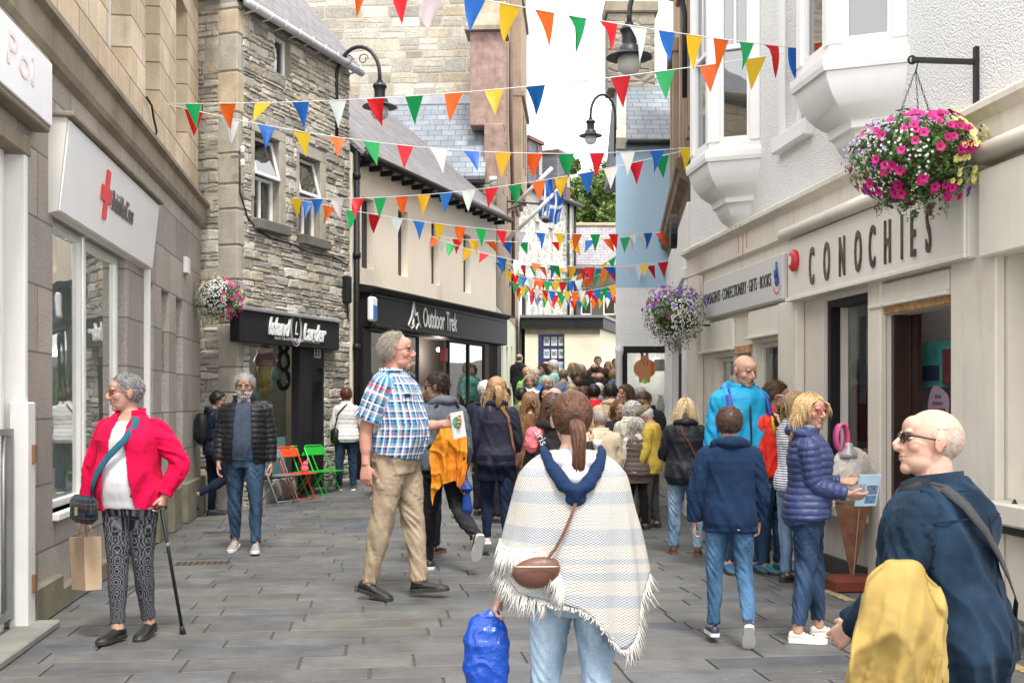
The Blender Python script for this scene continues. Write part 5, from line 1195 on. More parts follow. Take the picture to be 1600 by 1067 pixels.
def rubble_house():
    F = Frame('pale_rubble_house', (.22, 35.3), (2.15, 39.2), ); r = F.root; tag(r, 'pale rubble stone house with dark roof dormers at the far end of the street', 'building'); L = F.L; H = 8.15
    holes = []
    for x0, x1, y0, y1 in ((836, 843, 345, 412), (857, 864, 355, 415), (877, 883, 366, 420), (837, 843, 460, 500), (858, 864, 462, 500), (876, 882, 465, 500)):
        a, z1 = F.at(x0, y0); b, z0 = F.at(x1, y1); holes.append((a, b, z0, z1, .2))
    m = MB(); wall(m, 0, L, 0, H, holes); m.build('wall', rubble('pale_rubble', [(.42, .40, .35), (.58, .57, .52), (.34, .32, .27), (.6, .58, .5)], (.62, .61, .56), 3.2, 4.6, .5, .2), r)
    for h in holes: window(r, *h[:4], .12, WHITE, DARKGLASS, .06, back=GLOOM)
    for h in holes[:3]: q = MB(); q.box((h[0]-.08, -.06, h[2]-.14), (h[1]+.1, .02, h[2]-.002), .01); q.build('sill', QUOIN, r)
    m = MB(); m.loft([[(u, -.15, H), (u, -.15, H+.06), (u, 2.4, H+1.8), (u, 5, H)] for u in (-.1, L+.05)]); m.build('roof', SLATE, r)
    m = MB(); m.tube([(0, -.2, H), (L+.1, -.2, H)], .08, 8); m.build('gutter', BLACKP, r, True)
    for u in (.55, 2.75):
        d = MB(); d.box((u, -.05, H+.1), (u+1.0, 1.5, H+1.5), .01); dd = d.build('dormer', slate('dormer_slate', (.10, .10, .12), (.13, .13, .15), .2, .12), r)
        d = MB(); d.box((u-.06, -.12, H+1.5), (u+1.06, 1.6, H+1.62), .01); d.build('dormer_roof', plain('dormer_red', (.13, .045, .04), .6), dd); d = MB(); d.box((u+.62, -.075, H+.15), (u+1.0, -.052, H+1.45)); d.build('dormer_front', plain('dormer_red', (.13, .045, .04), .6), dd); d = MB(); d.box((u+.70, -.09, H+.5), (u+.92, -.077, H+1.25)); d.build('dormer_window', DARKGLASS, dd)
    for u in (3.6, 4.15): m = MB(); m.tube([(u, -.08, H), (u, -.08, 2)], .045, 8); m.build('pipe', BLACKP, r, True)
    # painted doorcase next to the brown wall
    e = F.sub('doorway'); tag(e, 'white painted doorcase in the gap beside the low cream building', 'doorway')
    X = .18; e.location = (.19, 34.35, 0); e.rotation_euler = (0, 0, R(60))
    m = MB(); m.box((0, -.05, 0), (.12, .1, 5.0), .01); m.box((.5, -.05, 0), (.62, .1, 5.0), .01); m.box((-.05, -.12, 5.0), (.7, .1, 5.35), .02); m.build('frame', WHITE, e); m = MB(); m.box((.12, .03, 0), (.5, .06, 5.)); m.build('door', DARK, e)
    return F
rubble_house()
def low_cream():
    g = 1.0; x0, x1 = .37, 2.52; Y = 33.; e = Frame('low_cream_building', (x0, Y), (x1, Y)); r = e.root; tag(r, 'low flat-roofed cream building closing the end of the street, black roof edge', 'building')
    CR = plain('pale_cream_render', (.68, .63, .48), .85, var=.05, dirt=.2, bump=.2, bs=30); w = x1-x0
    a, zt = e.at(841, 522); b, zb = e.at(882, 607)
    m = MB(); wall(m, 0, w, .4, 3.6, [(a, b, zb, zt, .12)], back=False); m.build('front_wall', CR, r)
    ang = .95; sx, sy = .85, 3.2; hs = Vector((sx, sy)); 
    m = MB(); m.quad((w, 0, .4), (w+sx, sy, .4), (w+sx, sy, 3.6), (w, 0, 3.6)); m.build('side_wall', CR, r)
    for k, (p, q) in enumerate(((.1, .25), (.5, .62), (.72, .84))):
        m = MB(); A = Vector((w+sx*p-.004*3, sy*p, 0)); B = Vector((w+sx*q-.012, sy*q, 0)); m.loft([[(A.x, A.y, 1.6), (A.x-.02, A.y, 1.6), (A.x-.02, A.y, 3.1), (A.x, A.y, 3.1)], [(B.x, B.y, 1.6), (B.x-.02, B.y, 1.6), (B.x-.02, B.y, 3.1), (B.x, B.y, 3.1)]]); m.build('side_window', plain('green_blind', (.10, .28, .2), .7) if k else WHITE, r)
    m = MB(); base = [(-.1, -.14), (w+.08, -.14), (w+sx+.1, sy), (w+sx-.3, sy+1.5), (-.1, 2.2)]; m.prism(base, 3.6, 3.9); m.build('flat_roof', BLACKP, r); m = MB(); m.prism([(x-.04 if i in (0, 4) else x+.04, y-.05) for i, (x, y) in enumerate(base)], 3.905, 3.98); m.build('roof_edge', plain('lead_roof', (.20, .21, .22), .5, .2), r)
    m = MB(); m.box((0, -.03, 3.45), (w, -.001, 3.585), .005); m.build('eaves_band', CORN, r)
    f = MB(); f.box((a, -.01, zb), (a+.1, .08, zt)); f.box((b-.03, -.01, zb), (b, .08, zt)); f.box((a+.1, -.008, zt-.06), (b-.03, .08, zt)); wn = f.build('window_frame', plain('navy_frame', (.02, .03, .10), .4), r); q = MB(); q.box((a, .085, zb), (b, .09, zt)); q.build('pane', plain('navy_board', (.025, .03, .09), .3), wn)
    k = 0
    for i in range(3):
        for j in range(4):
            u = a+.16+i*.215; z = zt-.33-j*.36; q = MB(); q.box((u, .06, z), (u+.165, .07, z+.26)); n = q.build('notice', plain('notice_paper', (.52, .55, .56), .6, var=.08), r)
            q = MB(); q.box((u+.02, .055, z+.08), (u+.145, .0595, z+.2)); q.build('picture', plain('notice_picture_%d' % ((i+j) % 3), ((.12, .2, .12), (.2, .28, .36), (.22, .2, .15))[(i+j) % 3], .6, var=.5, ns=20), n)
low_cream()
def far_house():
    F = Frame('slate_roofed_house', (1.9, 41), (4.4, 41)); r = F.root; tag(r, 'dark stone house with mauve slate roof behind the low cream building', 'building'); m = MB(); wall(m, -1, 3.5, 0, 6.35, [(.55, .95, 4.6, 5.6, .15), (1.35, 1.8, 4.6, 5.6, .15)]); m.build('wall', plain('dark_stone_wall', (.10, .085, .07), .9, var=.3, dirt=.4, bump=.4, bs=12), r)
    window(r, .55, .95, 4.6, 5.6, .1, WHITE, DARKGLASS, .05, back=DARK); window(r, 1.35, 1.8, 4.6, 5.6, .1, WHITE, DARKGLASS, .05, back=DARK)
    m = MB(); m.loft([[(u, -.15, 6.3), (u, -.15, 6.38), (u, 1.5, 8.0), (u, 3.2, 6.3)] for u in (-1.1, 3.6)]); m.build('roof', slate('mauve_slate', (.24, .22, .235), (.31, .29, .30), .28, .13), r); m = MB(); m.box((-1.1, 1.4, 7.98), (3.6, 1.6, 8.1), .02); m.build('ridge', plain('ochre_ridge', (.42, .34, .22), .9), r)
far_house()
def tree(x, y, z, rx, rz, n, seed, lab):
    rg = np.random.default_rng(seed); e = empty('tree', (x, y, gz(y))); tag(e, lab, 'tree'); g = gz(y); m = MB()
    m.tube([(0, 0, 0), (.1, 0, (z-g)*.45), (0, 0, z-g)], [.28, .2, .07], 10)
    for k in range(9):
        a = k*2.4; h = (z-g)*(.5+.05*k); m.tube([(0, 0, h), (cos(a)*rx*.35, sin(a)*rx*.35, h+rz*.3), (cos(a)*rx*.8, sin(a)*rx*.8, h+rz*.45)], [.1, .06, .02], 6)
    m.build('trunk', plain('bark', (.10, .075, .05), .9, var=.3), e, True)
    cl = rg.normal(size=(70, 3)); cl /= np.linalg.norm(cl, axis=1)[:, None]; cl *= (rg.random(70)**.4)[:, None]*np.array([rx, rx, rz]); cs = .30+.35*rg.random(70)
    V = []; F = []; C = []; o = 0
    for i in range(n):
        c = i % 70; d = rg.normal(size=3); d /= np.linalg.norm(d); p = cl[c]+d*cs[c]*rg.random()**.35*rx*.42; s_ = .07+.07*rg.random()
        a = nrm(rg.normal(size=3)); b = nrm(np.cross(a, rg.normal(size=3))); V += [p-a*s_, p+b*s_*.6, p+a*s_, p-b*s_*.6]; F.append((o, o+1, o+2, o+3)); o += 4; k = .7+.6*rg.random(); cc = np.array([.09, .15, .03])*k*(1.15 if c % 5 == 0 else 1) if rg.random() > .12 else np.array([.14, .15, .03])*k; C += [cc]*4
    V = np.array(V)+np.array([0, 0, z-g]); me = mesh_np('crown', V, F, False); setA(me, 'Col', np.array(C)); link('crown', me, vmat('leaves', .6), e)
tree(3.9, 52, 9.9, 2.9, 2.5, 26000, 4, 'leafy green tree behind the mauve slate roof'); tree(1.2, 58, 12.2, 1.6, 1.5, 8000, 6, 'small treetop showing beside the dark dormers')
# ================================================================ right side: blue and white gable, brown building
def blue_building():
    Y = 22.; F = Frame('blue_and_white_building', (1.98, Y), (3.6, Y)); r = F.root; tag(r, 'pale blue over white building with slate roof and chimney beyond the brown building', 'building'); w = F.L
    zb = F.at(1000, 450)[1]; zt = 6.42; zs = F.at(1000, 541)[1]
    m = MB(); wall(m, 0, w, zb, zt, back=False); m.quad((.52, 5, zb), (0, 0, zb), (0, 0, zt), (.52, 5, zt)); m.build('blue_wall', BLUEW, r)
    m = MB(); wall(m, 0, w, 0, zb, [(.13, 1.12, .2, zs, .1)], back=False, y=-.006); m.quad((.52, 5, 0), (0, -.006, 0), (0, -.006, zb), (.52, 5, zb)); m.build('white_wall', WHITEW, r)
    m = MB(); m.loft([[(u, -.12, zt-.05), (u, -.14, zt+.02), (u, 2.4, zt+1.95), (u, 5, zt)] for u in (.18, w)]); m.build('roof', SLATE, r)
    m = MB(); m.loft([[(u, -.06, zt-.1), (u, -.10, zt+.1), (u+.25, 2.4, zt+2.12), (u+.5, 5, zt+.1), (u+.5, 5, zt-.1)] for u in (.0, .19)]); m.build('skew_stones', QUOIN, r)
    m = MB(); m.tube([(.2, -.17, zt), (w, -.17, zt)], .06, 10); m.build('gutter', BLACKP, r, True)
    m = MB(); m.box((.02, 2.0, zt+1.6), (1.0, 2.8, 9.6), .02); c = m.build('chimney', rubble('chimney_rubble', [(.24, .22, .18), (.32, .29, .23)], (.25, .23, .2), 3., 5.), r); m = MB(); m.box((-.05, 1.93, 9.6), (1.07, 2.87, 9.85), .03); m.build('chimney_cap', CORN, c)
    # shop window
    q = MB(); fr = ((.13, .22, .3, zs), (1.04, 1.12, .3, zs)); 
    for a, b, c_, d in fr: q.box((a, -.03, c_), (b, .05, d), .006)
    q.box((.22, -.028, zs-.13), (1.04, .05, zs), .006); q.box((.22, -.028, .3), (1.04, .05, .9), .006); f = q.build('shop_window_frame', BLACKP, r); q = MB(); q.box((.2, .02, .85), (1.06, .026, zs-.1)); q.build('pane', glass('shop_window_clear', (.9, .92, .92), .0), f)
    m = MB(); m.box((.14, .12, .3), (1.13, 1.6, zs)); m.f = [tuple(reversed(x)) for x in m.f[:2]+m.f[3:]]; m.build('shop_interior', plain('white_shop_room', (.55, .55, .54), .8, var=.08), r)
    m = MB(); m.lathe([(.075, 0), (.075, .2), (.06, .25), (.06, zs-.2), (.08, zs-.12), (.08, zs-.02)], (.06, -.10, 0), 16); m.build('column', WHITE, r, True)
    # orange sheep cut-out hanging in the window
    e = F.sub('sheep_cutout'); tag(e, 'flat orange animal silhouette with long ears hanging in the white shop window', 'window display'); cx, cz = F.at(1007, 576, -.1); m = MB()
    P = [(-.115, -.16), (-.105, -.265), (-.055, -.265), (-.05, -.21), (.04, -.21), (.05, -.27), (.10, -.27), (.11, -.17), (.19, -.10), (.225, 0), (.20, .10), (.13, .16), (.075, .18), (.07, .32), (.03, .33), (.015, .25), (-.005, .24), (-.04, .33), (-.08, .31), (-.075, .18), (-.16, .13), (-.21, .05), (-.21, -.05), (-.17, -.12)]
    m.loft([[(cx+x, y, cz+z) for x, z in P] for y in (.06, .075)]); m.build('body', plain('orange_board', (.80, .22, .02), .5, var=.03), e); m = MB(); m.tube([(cx-.07, .058, cz+.2), (cx-.0, .058, cz+.06), (cx+.05, .058, cz+.06), (cx+.06, .058, cz+.2)], .005, 5); m.build('face_line', BLACKP, e)
    e = F.sub('green_disc'); tag(e, 'round lime green disc sticker below the orange silhouette', 'sticker'); cx, cz = F.at(1008, 595, -.05); m = MB(); m.loft([[(cx+.055*cos(t), y, cz+.055*sin(t)) for t in np.linspace(0, 2*pi, 25)[:-1]] for y in (.05, .056)]); m.build('disc', plain('lime', (.35, .80, .06), .5), e)
    for k, (px, py, nm, lab, col) in enumerate(((1043, 570, 'framed_picture', 'grey framed picture on the white shop wall', (.35, .38, .38)), (1040, 625, 'white_vase', 'tall white vase displayed in the white shop window', (.7, .7, .7)))):
        u, z = F.at(px-8, py, -.6); m = MB(); (m.box((u-.15, .75, z-.12), (u+.15, .78, z+.12), .005) if k == 0 else m.lathe([(.05, z-.3), (.09, z-.1), (.04, z+.05), (.06, z+.1)], (u, .6, 0), 14)); o = m.build(nm, plain(nm+'_mat', col, .5, var=.25, ns=12), None, k == 1); o.location = r.location; tag(o, lab, 'picture' if k == 0 else 'vase')
blue_building()
bulb(2.85, 22.9, 2.35, 9, 'lit bulb hanging in the white shop with the orange silhouette')
def brown_building():
    F = Frame('brown_stone_building', (3.06, 21.9), (2.40, 14.95)); r = F.root; tag(r, 'brown sandstone building squeezed between the white roughcast wall and the blue wall', 'building'); L = F.L
    m = MB(); wall(m, 0, L, 4.55, 9.2, [(L-.75, L-.3, 5.2, 7.4, .2), (L-2.4, L-1.6, 5.2, 7.4, .2), (1.2, 2., 5.2, 7.4, .2)], back=False); m.quad((0, 4, 0), (0, 0, 0), (0, 0, 9.2), (0, 4, 9.2)); m.quad((L, 0, 0), (L, 3, 0), (L, 3, 9.2), (L, 0, 9.2)); m.build('upper_wall', ashlar('brown_ashlar', (.33, .22, .14), (.40, .28, .19), (.42, .36, .28), .5, .36, .016, .4, .15), r)
    for a, b in ((L-.75, L-.3), (L-2.4, L-1.6), (1.2, 2.)): window(r, a, b, 5.2, 7.4, .1, plain('green_frame', (.02, .13, .06), .5), DARKGLASS, .06, back=GLOOM); q = MB(); q.box((a-.16, -.1, 5.1), (a-.01, -.0, 7.5), .01); q.box((b+.01, -.1, 5.1), (b+.16, -.0, 7.5), .01); q.box((a-.2, -.16, 7.5), (b+.2, .0, 7.75), .02); q.build('window_surround', TOWERB, r)
    m = MB(); pr = [(0, 4.2), (-.08, 4.22), (-.12, 4.35), (-.22, 4.42), (-.24, 4.52), (-.27, 4.56), (-.27, 4.66), (0, 4.78)]; m.loft([[(u, y, z) for y, z in pr] for u in (0, L)]); m.build('cornice', plain('mossy_cornice', (.17, .125, .075), .9, var=.3, bump=.4, bs=30, dirt=.5), r)
    m = MB(); pr = [(0, 9.1), (-.2, 9.15), (-.3, 9.3), (-.3, 9.4), (0, 9.5)]; m.loft([[(u, y, z) for y, z in pr] for u in (0, L)]); m.build('eaves', TOWERB, r)
    m = MB(); wall(m, 0, L, 0, 4.2, [(.5, L-.9, .6, 2.6, .3)], back=False, y=-.02); m.build('shopfront', WHITE, r); window(r, .5, L-.9, .6, 2.6, .1, plain('maroon_frame', (.07, .03, .035), .5), GLASS, .07, mull=(2.2, 4.2), back=DARK)
    for u in (.15, L-.72, L-.28): q = MB(); q.box((u, -.16, 0), (u+.26, -.022, 3.1), .012); q.build('pilaster', WHITE, r)
    q = MB(); q.box((.0, -.19, 3.1), (L, -.022, 3.25), .015); q.box((.0, -.13, 3.25), (L, -.022, 4.1), .01); q.build('fascia', WHITE, r)
    e = F.sub('round_sign'); tag(e, 'round black hanging sign edge-on below the brown cornice', 'sign'); u, z = F.at(1051, 362, .35); m = MB(); m.loft([[(u+.26*cos(t), y, z+.21*sin(t)) for t in np.linspace(0, 2*pi, 21)[:-1]] for y in (-.38, -.30)]); m.build('disc', BLACKP, e)
brown_building()
# ================================================================ the white building with the newsagent
def white_building():
    X = lambda Y: 3.95-.111*Y
    F = Frame('white_roughcast_building', (X(14.85), 14.85), (X(3.6), 3.6)); r = F.root; tag(r, 'large white roughcast building with two corbelled bay windows above cream shopfronts on the right', 'building'); L = F.L
    U = lambda Y: (14.85-Y)/(-F.d.y)
    sw = (U(11.32), U(10.8), 4.12, 6.4, .2)
    m = MB(); wall(m, 0, L, 3.38, 9.3, [sw, (U(6.9), U(6.2), 4.9, 6.6, .2)], back=False); m.quad((0, 4, 0), (0, 0, 0), (0, 0, 9.3), (0, 4, 9.3)); m.quad((0, 0, 9.3), (L, 0, 9.3), (L, 4, 9.3), (0, 4, 9.3)); m.build('roughcast_wall', HARL, r)
    window(r, sw[0], sw[1], sw[2], sw[3], .12, SMOOTHW, DARKGLASS, .07, back=BLIND, trans=(5.3,)); q = MB(); q.box((sw[0]-.16, -.02, sw[2]), (sw[0], .01, 6.6), .004); q.box((sw[1], -.02, sw[2]), (sw[1]+.16, .01, 6.6), .004); q.box((sw[0]-.2, -.09, sw[2]-.16), (sw[1]+.2, .02, sw[2]-.002), .012); q.build('window_surround', SMOOTHW, r)
    window(r, U(6.9), U(6.2), 4.9, 6.6, .12, SMOOTHW, DARKGLASS, .07, back=BLIND)
    # bay windows: (wall far, front far, front near, wall near)
    for (Ya, Yb, Yc, Yd, o) in ((13.42, 13.1, 12.36, 12.1, .47), (9.98, 9.66, 8.98, 8.70, .5)):
        a, b, c, d = U(Ya), U(Yb), U(Yc), U(Yd); ex = [(a, 0), (b, -o), (c, -o), (d, 0)]
        def ring(k, z, s_=1.): mid = (a+d)/2; return [(mid+(x-mid)*s_, y*k, z) for x, y in ex]
        q = MB(); q.loft([ring(1.10, 4.06, 1.05), ring(1.12, 4.10, 1.07), ring(1.12, 4.16, 1.07), ring(1.02, 4.20, 1.02)]); q.build('bay_sill', SMOOTHW, r)
        q = MB(); prof = [(1.05, 4.058, 1.02), (1.03, 4.0, 1.0), (.98, 3.94, .97), (.93, 3.89, .94), (.86, 3.84, .90), (.77, 3.79, .84), (.67, 3.75, .78), (.57, 3.72, .72), (.55, 3.69, .70), (.55, 3.655, .70), (.48, 3.64, .64), (.45, 3.60, .60), (.41, 3.55, .55), (.34, 3.50, .49), (.24, 3.46, .42), (.20, 3.43, .40), (.20, 3.41, .40)]
        q.loft([ring(k, z, s_) for k, z, s_ in reversed(prof)]); q.build('corbel', SMOOTHW, r, 'auto')
        q = MB(); q.loft([ring(1.0, 4.2), ring(1., 4.26)]); q.build('bay_panel', SMOOTHW, r); q = MB(); q.loft([ring(1., 6.55), ring(1., 7.6), ring(1.08, 7.6, 1.04), ring(1.08, 7.8, 1.04)]); q.build('bay_roof', SMOOTHW, r)
        for p0, p1, big in (((a, 0), (b, -o), 0), ((b, -o), (c, -o), 1), ((c, -o), (d, 0), 0)):
            P0 = Vector(p0); P1 = Vector(p1); dd = P1-P0; ln = dd.length; e = empty('bay_light', (P0.x, P0.y, 0), atan2(dd.y, dd.x), r)
            q = MB(); f = .11; q.box((0, -.015, 4.26), (f, .1, 6.55), .008); q.box((ln-f, -.015, 4.26), (ln, .1, 6.55), .008); q.build('mullion', SMOOTHW, e)
            m = MB(); A, B = f, ln-f; zc = 5.24
            m.box((A, .02, 4.25), (A+.035, .07, 6.55), .004); m.box((B-.035, .02, 4.25), (B, .07, 6.55), .004); m.box((A+.035, .022, 4.26), (B-.035, .07, 4.32), .004); m.box((A+.035, .0, zc), (B-.035, .07, zc+.05), .004); m.box(((A+B)/2-.012, .024, zc+.05), ((A+B)/2+.012, .06, 6.55)); m.build('sash', SMOOTHW, e)
            g = MB(); g.box((A, .045, 4.26), (B, .05, 6.55)); g.build('pane', DARKGLASS, e); g = MB(); g.box((A, .09, 4.26), (B, .095, 6.55)); g.build('curtain', BLIND, e)
    # lower front: cornice band, pilasters and openings
    zc = 3.40; m = MB(); pr = [(-.002, 3.08), (-.05, 3.10), (-.05, 3.33), (-.10, 3.37), (-.13, 3.38), (-.13, 3.42), (0, 3.50), (.03, 3.5), (.03, 3.08)]; m.loft([[(u, y, z) for y, z in pr] for u in np.linspace(-.02, L, 12)]); m.build('cornice', CREAMP, r)
    def X0(px, py=600, out=0): return F.at(px, py, out)[0]
    n1 = (X0(1117), X0(1146), .75, 2.02, .14); n2 = (X0(1153), X0(1174), .02, 2.02, .3); n3 = (X0(1181), X0(1226), .75, 2.12, .14); w3 = (X0(1288), X0(1366), .63, 2.40, .23); dr = (X0(1387), X0(1494), .02, 2.18, .17); r2 = (X0(1575), X0(1700), .9, 2.5, .3)
    m = MB(); wall(m, 0, L, 0, 3.08, [n1, n2, n3, w3, dr, r2], back=False); m.build('lower_wall', CREAMP, r)
    for a, b, c, d, o in (n1, n3): window(r, a, b, c, d, .08, CREAMP, GLASS, .05)
    m = MB(); m.box((n1[0]-.2, .32, .3), (n3[1]+.1, 1.6, 2.6)); m.f = [tuple(reversed(x)) for x in m.f[:2]+m.f[3:]]; m.build('left_shop_interior', plain('grey_shop_room', (.2, .2, .2), .9, var=.3), r)
    for k, (z0, z1, cc) in enumerate(((1.2, 1.5, (.2, .22, .22)), (1.7, 1.85, (.5, .42, .05)))): q = MB(); q.box((n1[0], .5, z0), (n3[1], .54, z1)); q.build('shelf_band', plain('shelf_%d' % k, cc, .7, var=.5, ns=9), r)
    # rusty door head plates
    RUST = plain('rust_streak', (.45, .26, .12), .85, var=.4, ns=20)
    q = MB(); q.box((n2[0]-.04, -.03, 2.03), (n2[1]+.04, .06, 2.12), .005); q.build('door_head', RUST, r); q = MB(); q.box((dr[0]-.03, -.03, 2.185), (dr[1]+.0, .08, 2.27), .005); q.build('door_head', RUST, r)
    # panels above windows
    for a, b, z0, z1 in ((X0(1101), X0(1150), 2.12, 2.44), (X0(1176), X0(1232), 2.2, 2.46), (X0(1372), X0(1492), 2.275, 2.42)): q = MB(); q.box((a, -.05, z0), (b, -.002, z1), .006); q.box((a-.02, -.08, z0-.035), (b+.02, -.002, z0-.003), .006); q.build('board', CREAM2, r)
    for px0, px1, o_ in ((1086, 1100, .10), (1229, 1258, .09), (1366.5, 1386.5, .06), (1500, 1572, .07)): q = MB(); q.box((X0(px0), -o_, .0), (X0(px1), -.003, 2.46 if px0 > 1200 else 3.06), .01); q.build('pilaster', CREAMP, r)
    q = MB(); q.box((w3[0]-.05, -.12, .52), (w3[1]+.02, .1, .628), .015); q.build('sill', plain('chipped_sill', (.66, .63, .56), .6, var=.1, dirt=.4), r); q = MB(); q.box((n3[0]-.05, -.1, .62), (n3[1]+.05, .0, .745), .015); q.build('sill', CREAMP, r)
    q = MB(); q.box((X0(1575)-.02, -.16, .74), (X0(1700), .0, .88), .015); q.build('sill', CREAMP, r)
    q = MB(); q.box((0, -.035, 0), (L, -.0035, .15)); q.build('base_strip', plain('dark_base', (.06, .06, .06), .7, var=.2), r)
    # big window: far jamb board, dark frame, glass
    a, b, c, d, o = w3; q = MB(); j0 = X0(1302); j1 = X0(1324, 600, -.2); q.box((a, .03, c), (a+.07, .12, d)); q.build('dark_jamb', BLACKP, r); q = MB(); q.box((a, .121, c), (a+.055, .20, d)); q.build('jamb_board', CREAM2, r)
    q = MB(); q.box((a+.07, .03, d-.06), (b, .20, d)); q.build('window_head', BLACKP, r); q = MB(); q.box((a, .205, c), (b, .211, d)); q.build('window_pane', glass('shop_window_clear', (.85, .88, .88), .05), r)
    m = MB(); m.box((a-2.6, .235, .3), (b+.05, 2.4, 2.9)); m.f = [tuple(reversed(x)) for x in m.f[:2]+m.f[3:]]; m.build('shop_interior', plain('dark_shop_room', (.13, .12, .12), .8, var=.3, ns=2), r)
    def disp(name, lab, cat, mb, mat, sm=False): o = mb.build(name, mat, None, sm); o.location = r.location; o.rotation_euler = r.rotation_euler; tag(o, lab, cat); return o
    u, z = F.at(1348, 545, -.45); m = MB(); m.box((u-.07, .45, z-.5), (u+.05, .46, z+.3)); disp('banner', 'grey upright banner hanging in the newsagent window', 'banner', m, plain('grey_banner', (.22, .23, .25), .6, var=.3, ns=20))
    u, z = F.at(1349, 640, -.6); m = MB(); m.loft([[(u+x*k, .6+yy, z+zz) for x, yy in ((-.2, -.06), (.2, -.06), (.22, .06), (-.22, .06))] for k, zz in ((.8, -.3), (1., -.1), (1.05, .12), (1.25, .16), (.5, .24))]); m.box((u-.3, .56, z-.25), (u-.2, .66, z+.15), .04); disp('football_shirt', 'maroon football shirt on display in the newsagent window', 'shirt', m, plain('maroon_shirt', (.20, .015, .03), .7)); m = MB(); m.sphere((u-.0, .6, z+.38), .12, 14, 10); disp('mannequin_head', 'grey mannequin head above the maroon shirt', 'mannequin', m, plain('grey_mannequin', (.22, .22, .23), .5), True)
    u, z = F.at(1352, 732, -.3); m = MB(); m.box((u-.05, .3, z-.18), (u+.04, .31, z+.18)); disp('notice_card', 'pale blue notice card standing in the newsagent window', 'notice', m, plain('pale_notice', (.35, .42, .45), .6, var=.2, ns=30))
    m = MB(); rg = random.Random(2)
    for k in range(9): m.lathe([(.03, .64), (.05, .70), (.045, .80), (.02, .84)], (b-.9+k*.1, .30+.1*rg.random(), 0), 10)
    disp('ornaments', 'row of small grey ornaments along the newsagent window sill', 'ornaments', m, plain('pewter', (.28, .28, .3), .3, .6), True)
    # doorway
    a, b, c, d, o = dr; q = MB(); q.box((a, .03, .02), (a+.05, .17, d)); q.box((a-.02, .175, .02), (a+.14, .21, d)); q.build('brown_door', plain('dark_brown_door', (.035, .018, .014), .35, var=.2), r)
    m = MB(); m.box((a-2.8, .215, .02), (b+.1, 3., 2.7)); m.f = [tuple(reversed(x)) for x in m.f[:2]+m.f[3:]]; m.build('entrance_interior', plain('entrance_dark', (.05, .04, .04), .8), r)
    def panel(px0, py0, px1, py1, y, nm, lab, col, sm=.3): 
        u0, z1 = F.at(px0, py0, -y); u1, z0 = F.at(px1, py1, -y); m = MB(); m.box((u0, y, z0), (u1, y+.01, z1)); disp(nm, lab, 'poster', m, plain(nm+'_%d' % px0, col, .6, var=sm, ns=9))
    panel(1441, 536, 1492, 604, .34, 'poster', 'green and blue poster hanging inside the newsagent doorway', (.05, .26, .24)); panel(1441, 572, 1466, 594, .33, 'poster', 'small dark blue leaflet on the poster inside the newsagent doorway', (.02, .025, .07)); panel(1472, 546, 1492, 600, .32, 'poster', 'maroon card on the right inside the newsagent doorway', (.10, .02, .025))
    u, z = F.at(1467, 634, -.26); m = MB(); m.loft([[(u+.17*cos(t), y, z+.15*sin(t)+.015*cos(3*t)) for t in np.linspace(0, 2*pi, 25)[:-1]] for y in (.255, .26)]); s = disp('bubble_sign', 'mauve bubble shaped sign on the door glass with small text', 'sign', m, plain('mauve', (.30, .21, .27), .5))
    for k, tx in enumerate(('MORE', 'CHANCES', 'TO BECOME A', 'MILLIONAIRE')): o = put_text('lettering', tx, (u, .25, z+.07-.05*k), .036, letters((.16, .12, .15)), s); o.data.transform(Matrix.Translation((-u, 0, 0))); o.data.transform(Matrix.Diagonal((-1, 1, 1, 1))); o.data.transform(Matrix.Translation((u, 0, 0)))
    # rust streaks as real stains
    q = MB()
    for px, l_ in ((1161, .16), (1168, .22), (1174, .14)): u = X0(px); q.box((u-.006, -.1315, 3.42-.04), (u+.006, -.128, 3.42)); q.box((u-.008, -.0535, 3.30-l_), (u+.008, -.0505, 3.33))
    q.build('rust_streaks', plain('rust_streak', (.50, .22, .08), .85, var=.4, ns=20), r)
    # long newsagent sign
    s = F.sub('shop_sign'); tag(s, 'long pale grey sign reading newsagents confectionery gifts books', 'sign'); a, b = X0(1100.5, 470, .06), X0(1225, 470, .06)
    q = MB(); q.box((a, -.075, 2.49), (b, -.01, 2.96), .02); q.build('board', plain('pale_grey_board', (.56, .57, .55), .3, var=.04, dirt=.05), s)
    o = put_text('lettering', 'NEWSAGENTS · CONFECTIONERY · GIFTS · BOOKS', (0, 0, 0), .19, letters((.03, .03, .035)), s, align='LEFT', bold=-.001); w_ = max(v.co.x for v in o.data.vertices); t1 = X0(1207, 440, .07); o.data.transform(Matrix.Diagonal(((t1-a-.05)/w_, 1, 1, 1))); o.data.transform(Matrix.Translation((a+.03, -.078, 2.72)))
    cx = X0(1215, 440, .07); q = MB(); q.sphere((cx, -.08, 2.70), (.07, .006, .06)); q.tube([(cx-.03, -.08, 2.72), (cx-.06, -.08, 2.80)], .014, 6); q.tube([(cx, -.08, 2.73), (cx+.0, -.08, 2.88)], .014, 6); q.tube([(cx+.03, -.08, 2.73), (cx-.005, -.08, 2.87)], .014, 6); q.build('hand_emblem', letters((.03, .08, .30)), s, True)
    q = MB()
    for t in np.linspace(-2.6, -.5, 9): q.box((cx+.105*cos(t)-.008, -.082, 2.69+.12*sin(t)-.008), (cx+.105*cos(t)+.008, -.078, 2.69+.12*sin(t)+.008))
    q.build('emblem_text', letters((.6, .05, .06)), s)
    # main sign
    s = F.sub('shop_sign'); tag(s, 'big cream sign with tall thin letters CONOCHIES above the newsagent door', 'sign'); a, b = X0(1234, 470, .12), X0(1515, 420, .12)
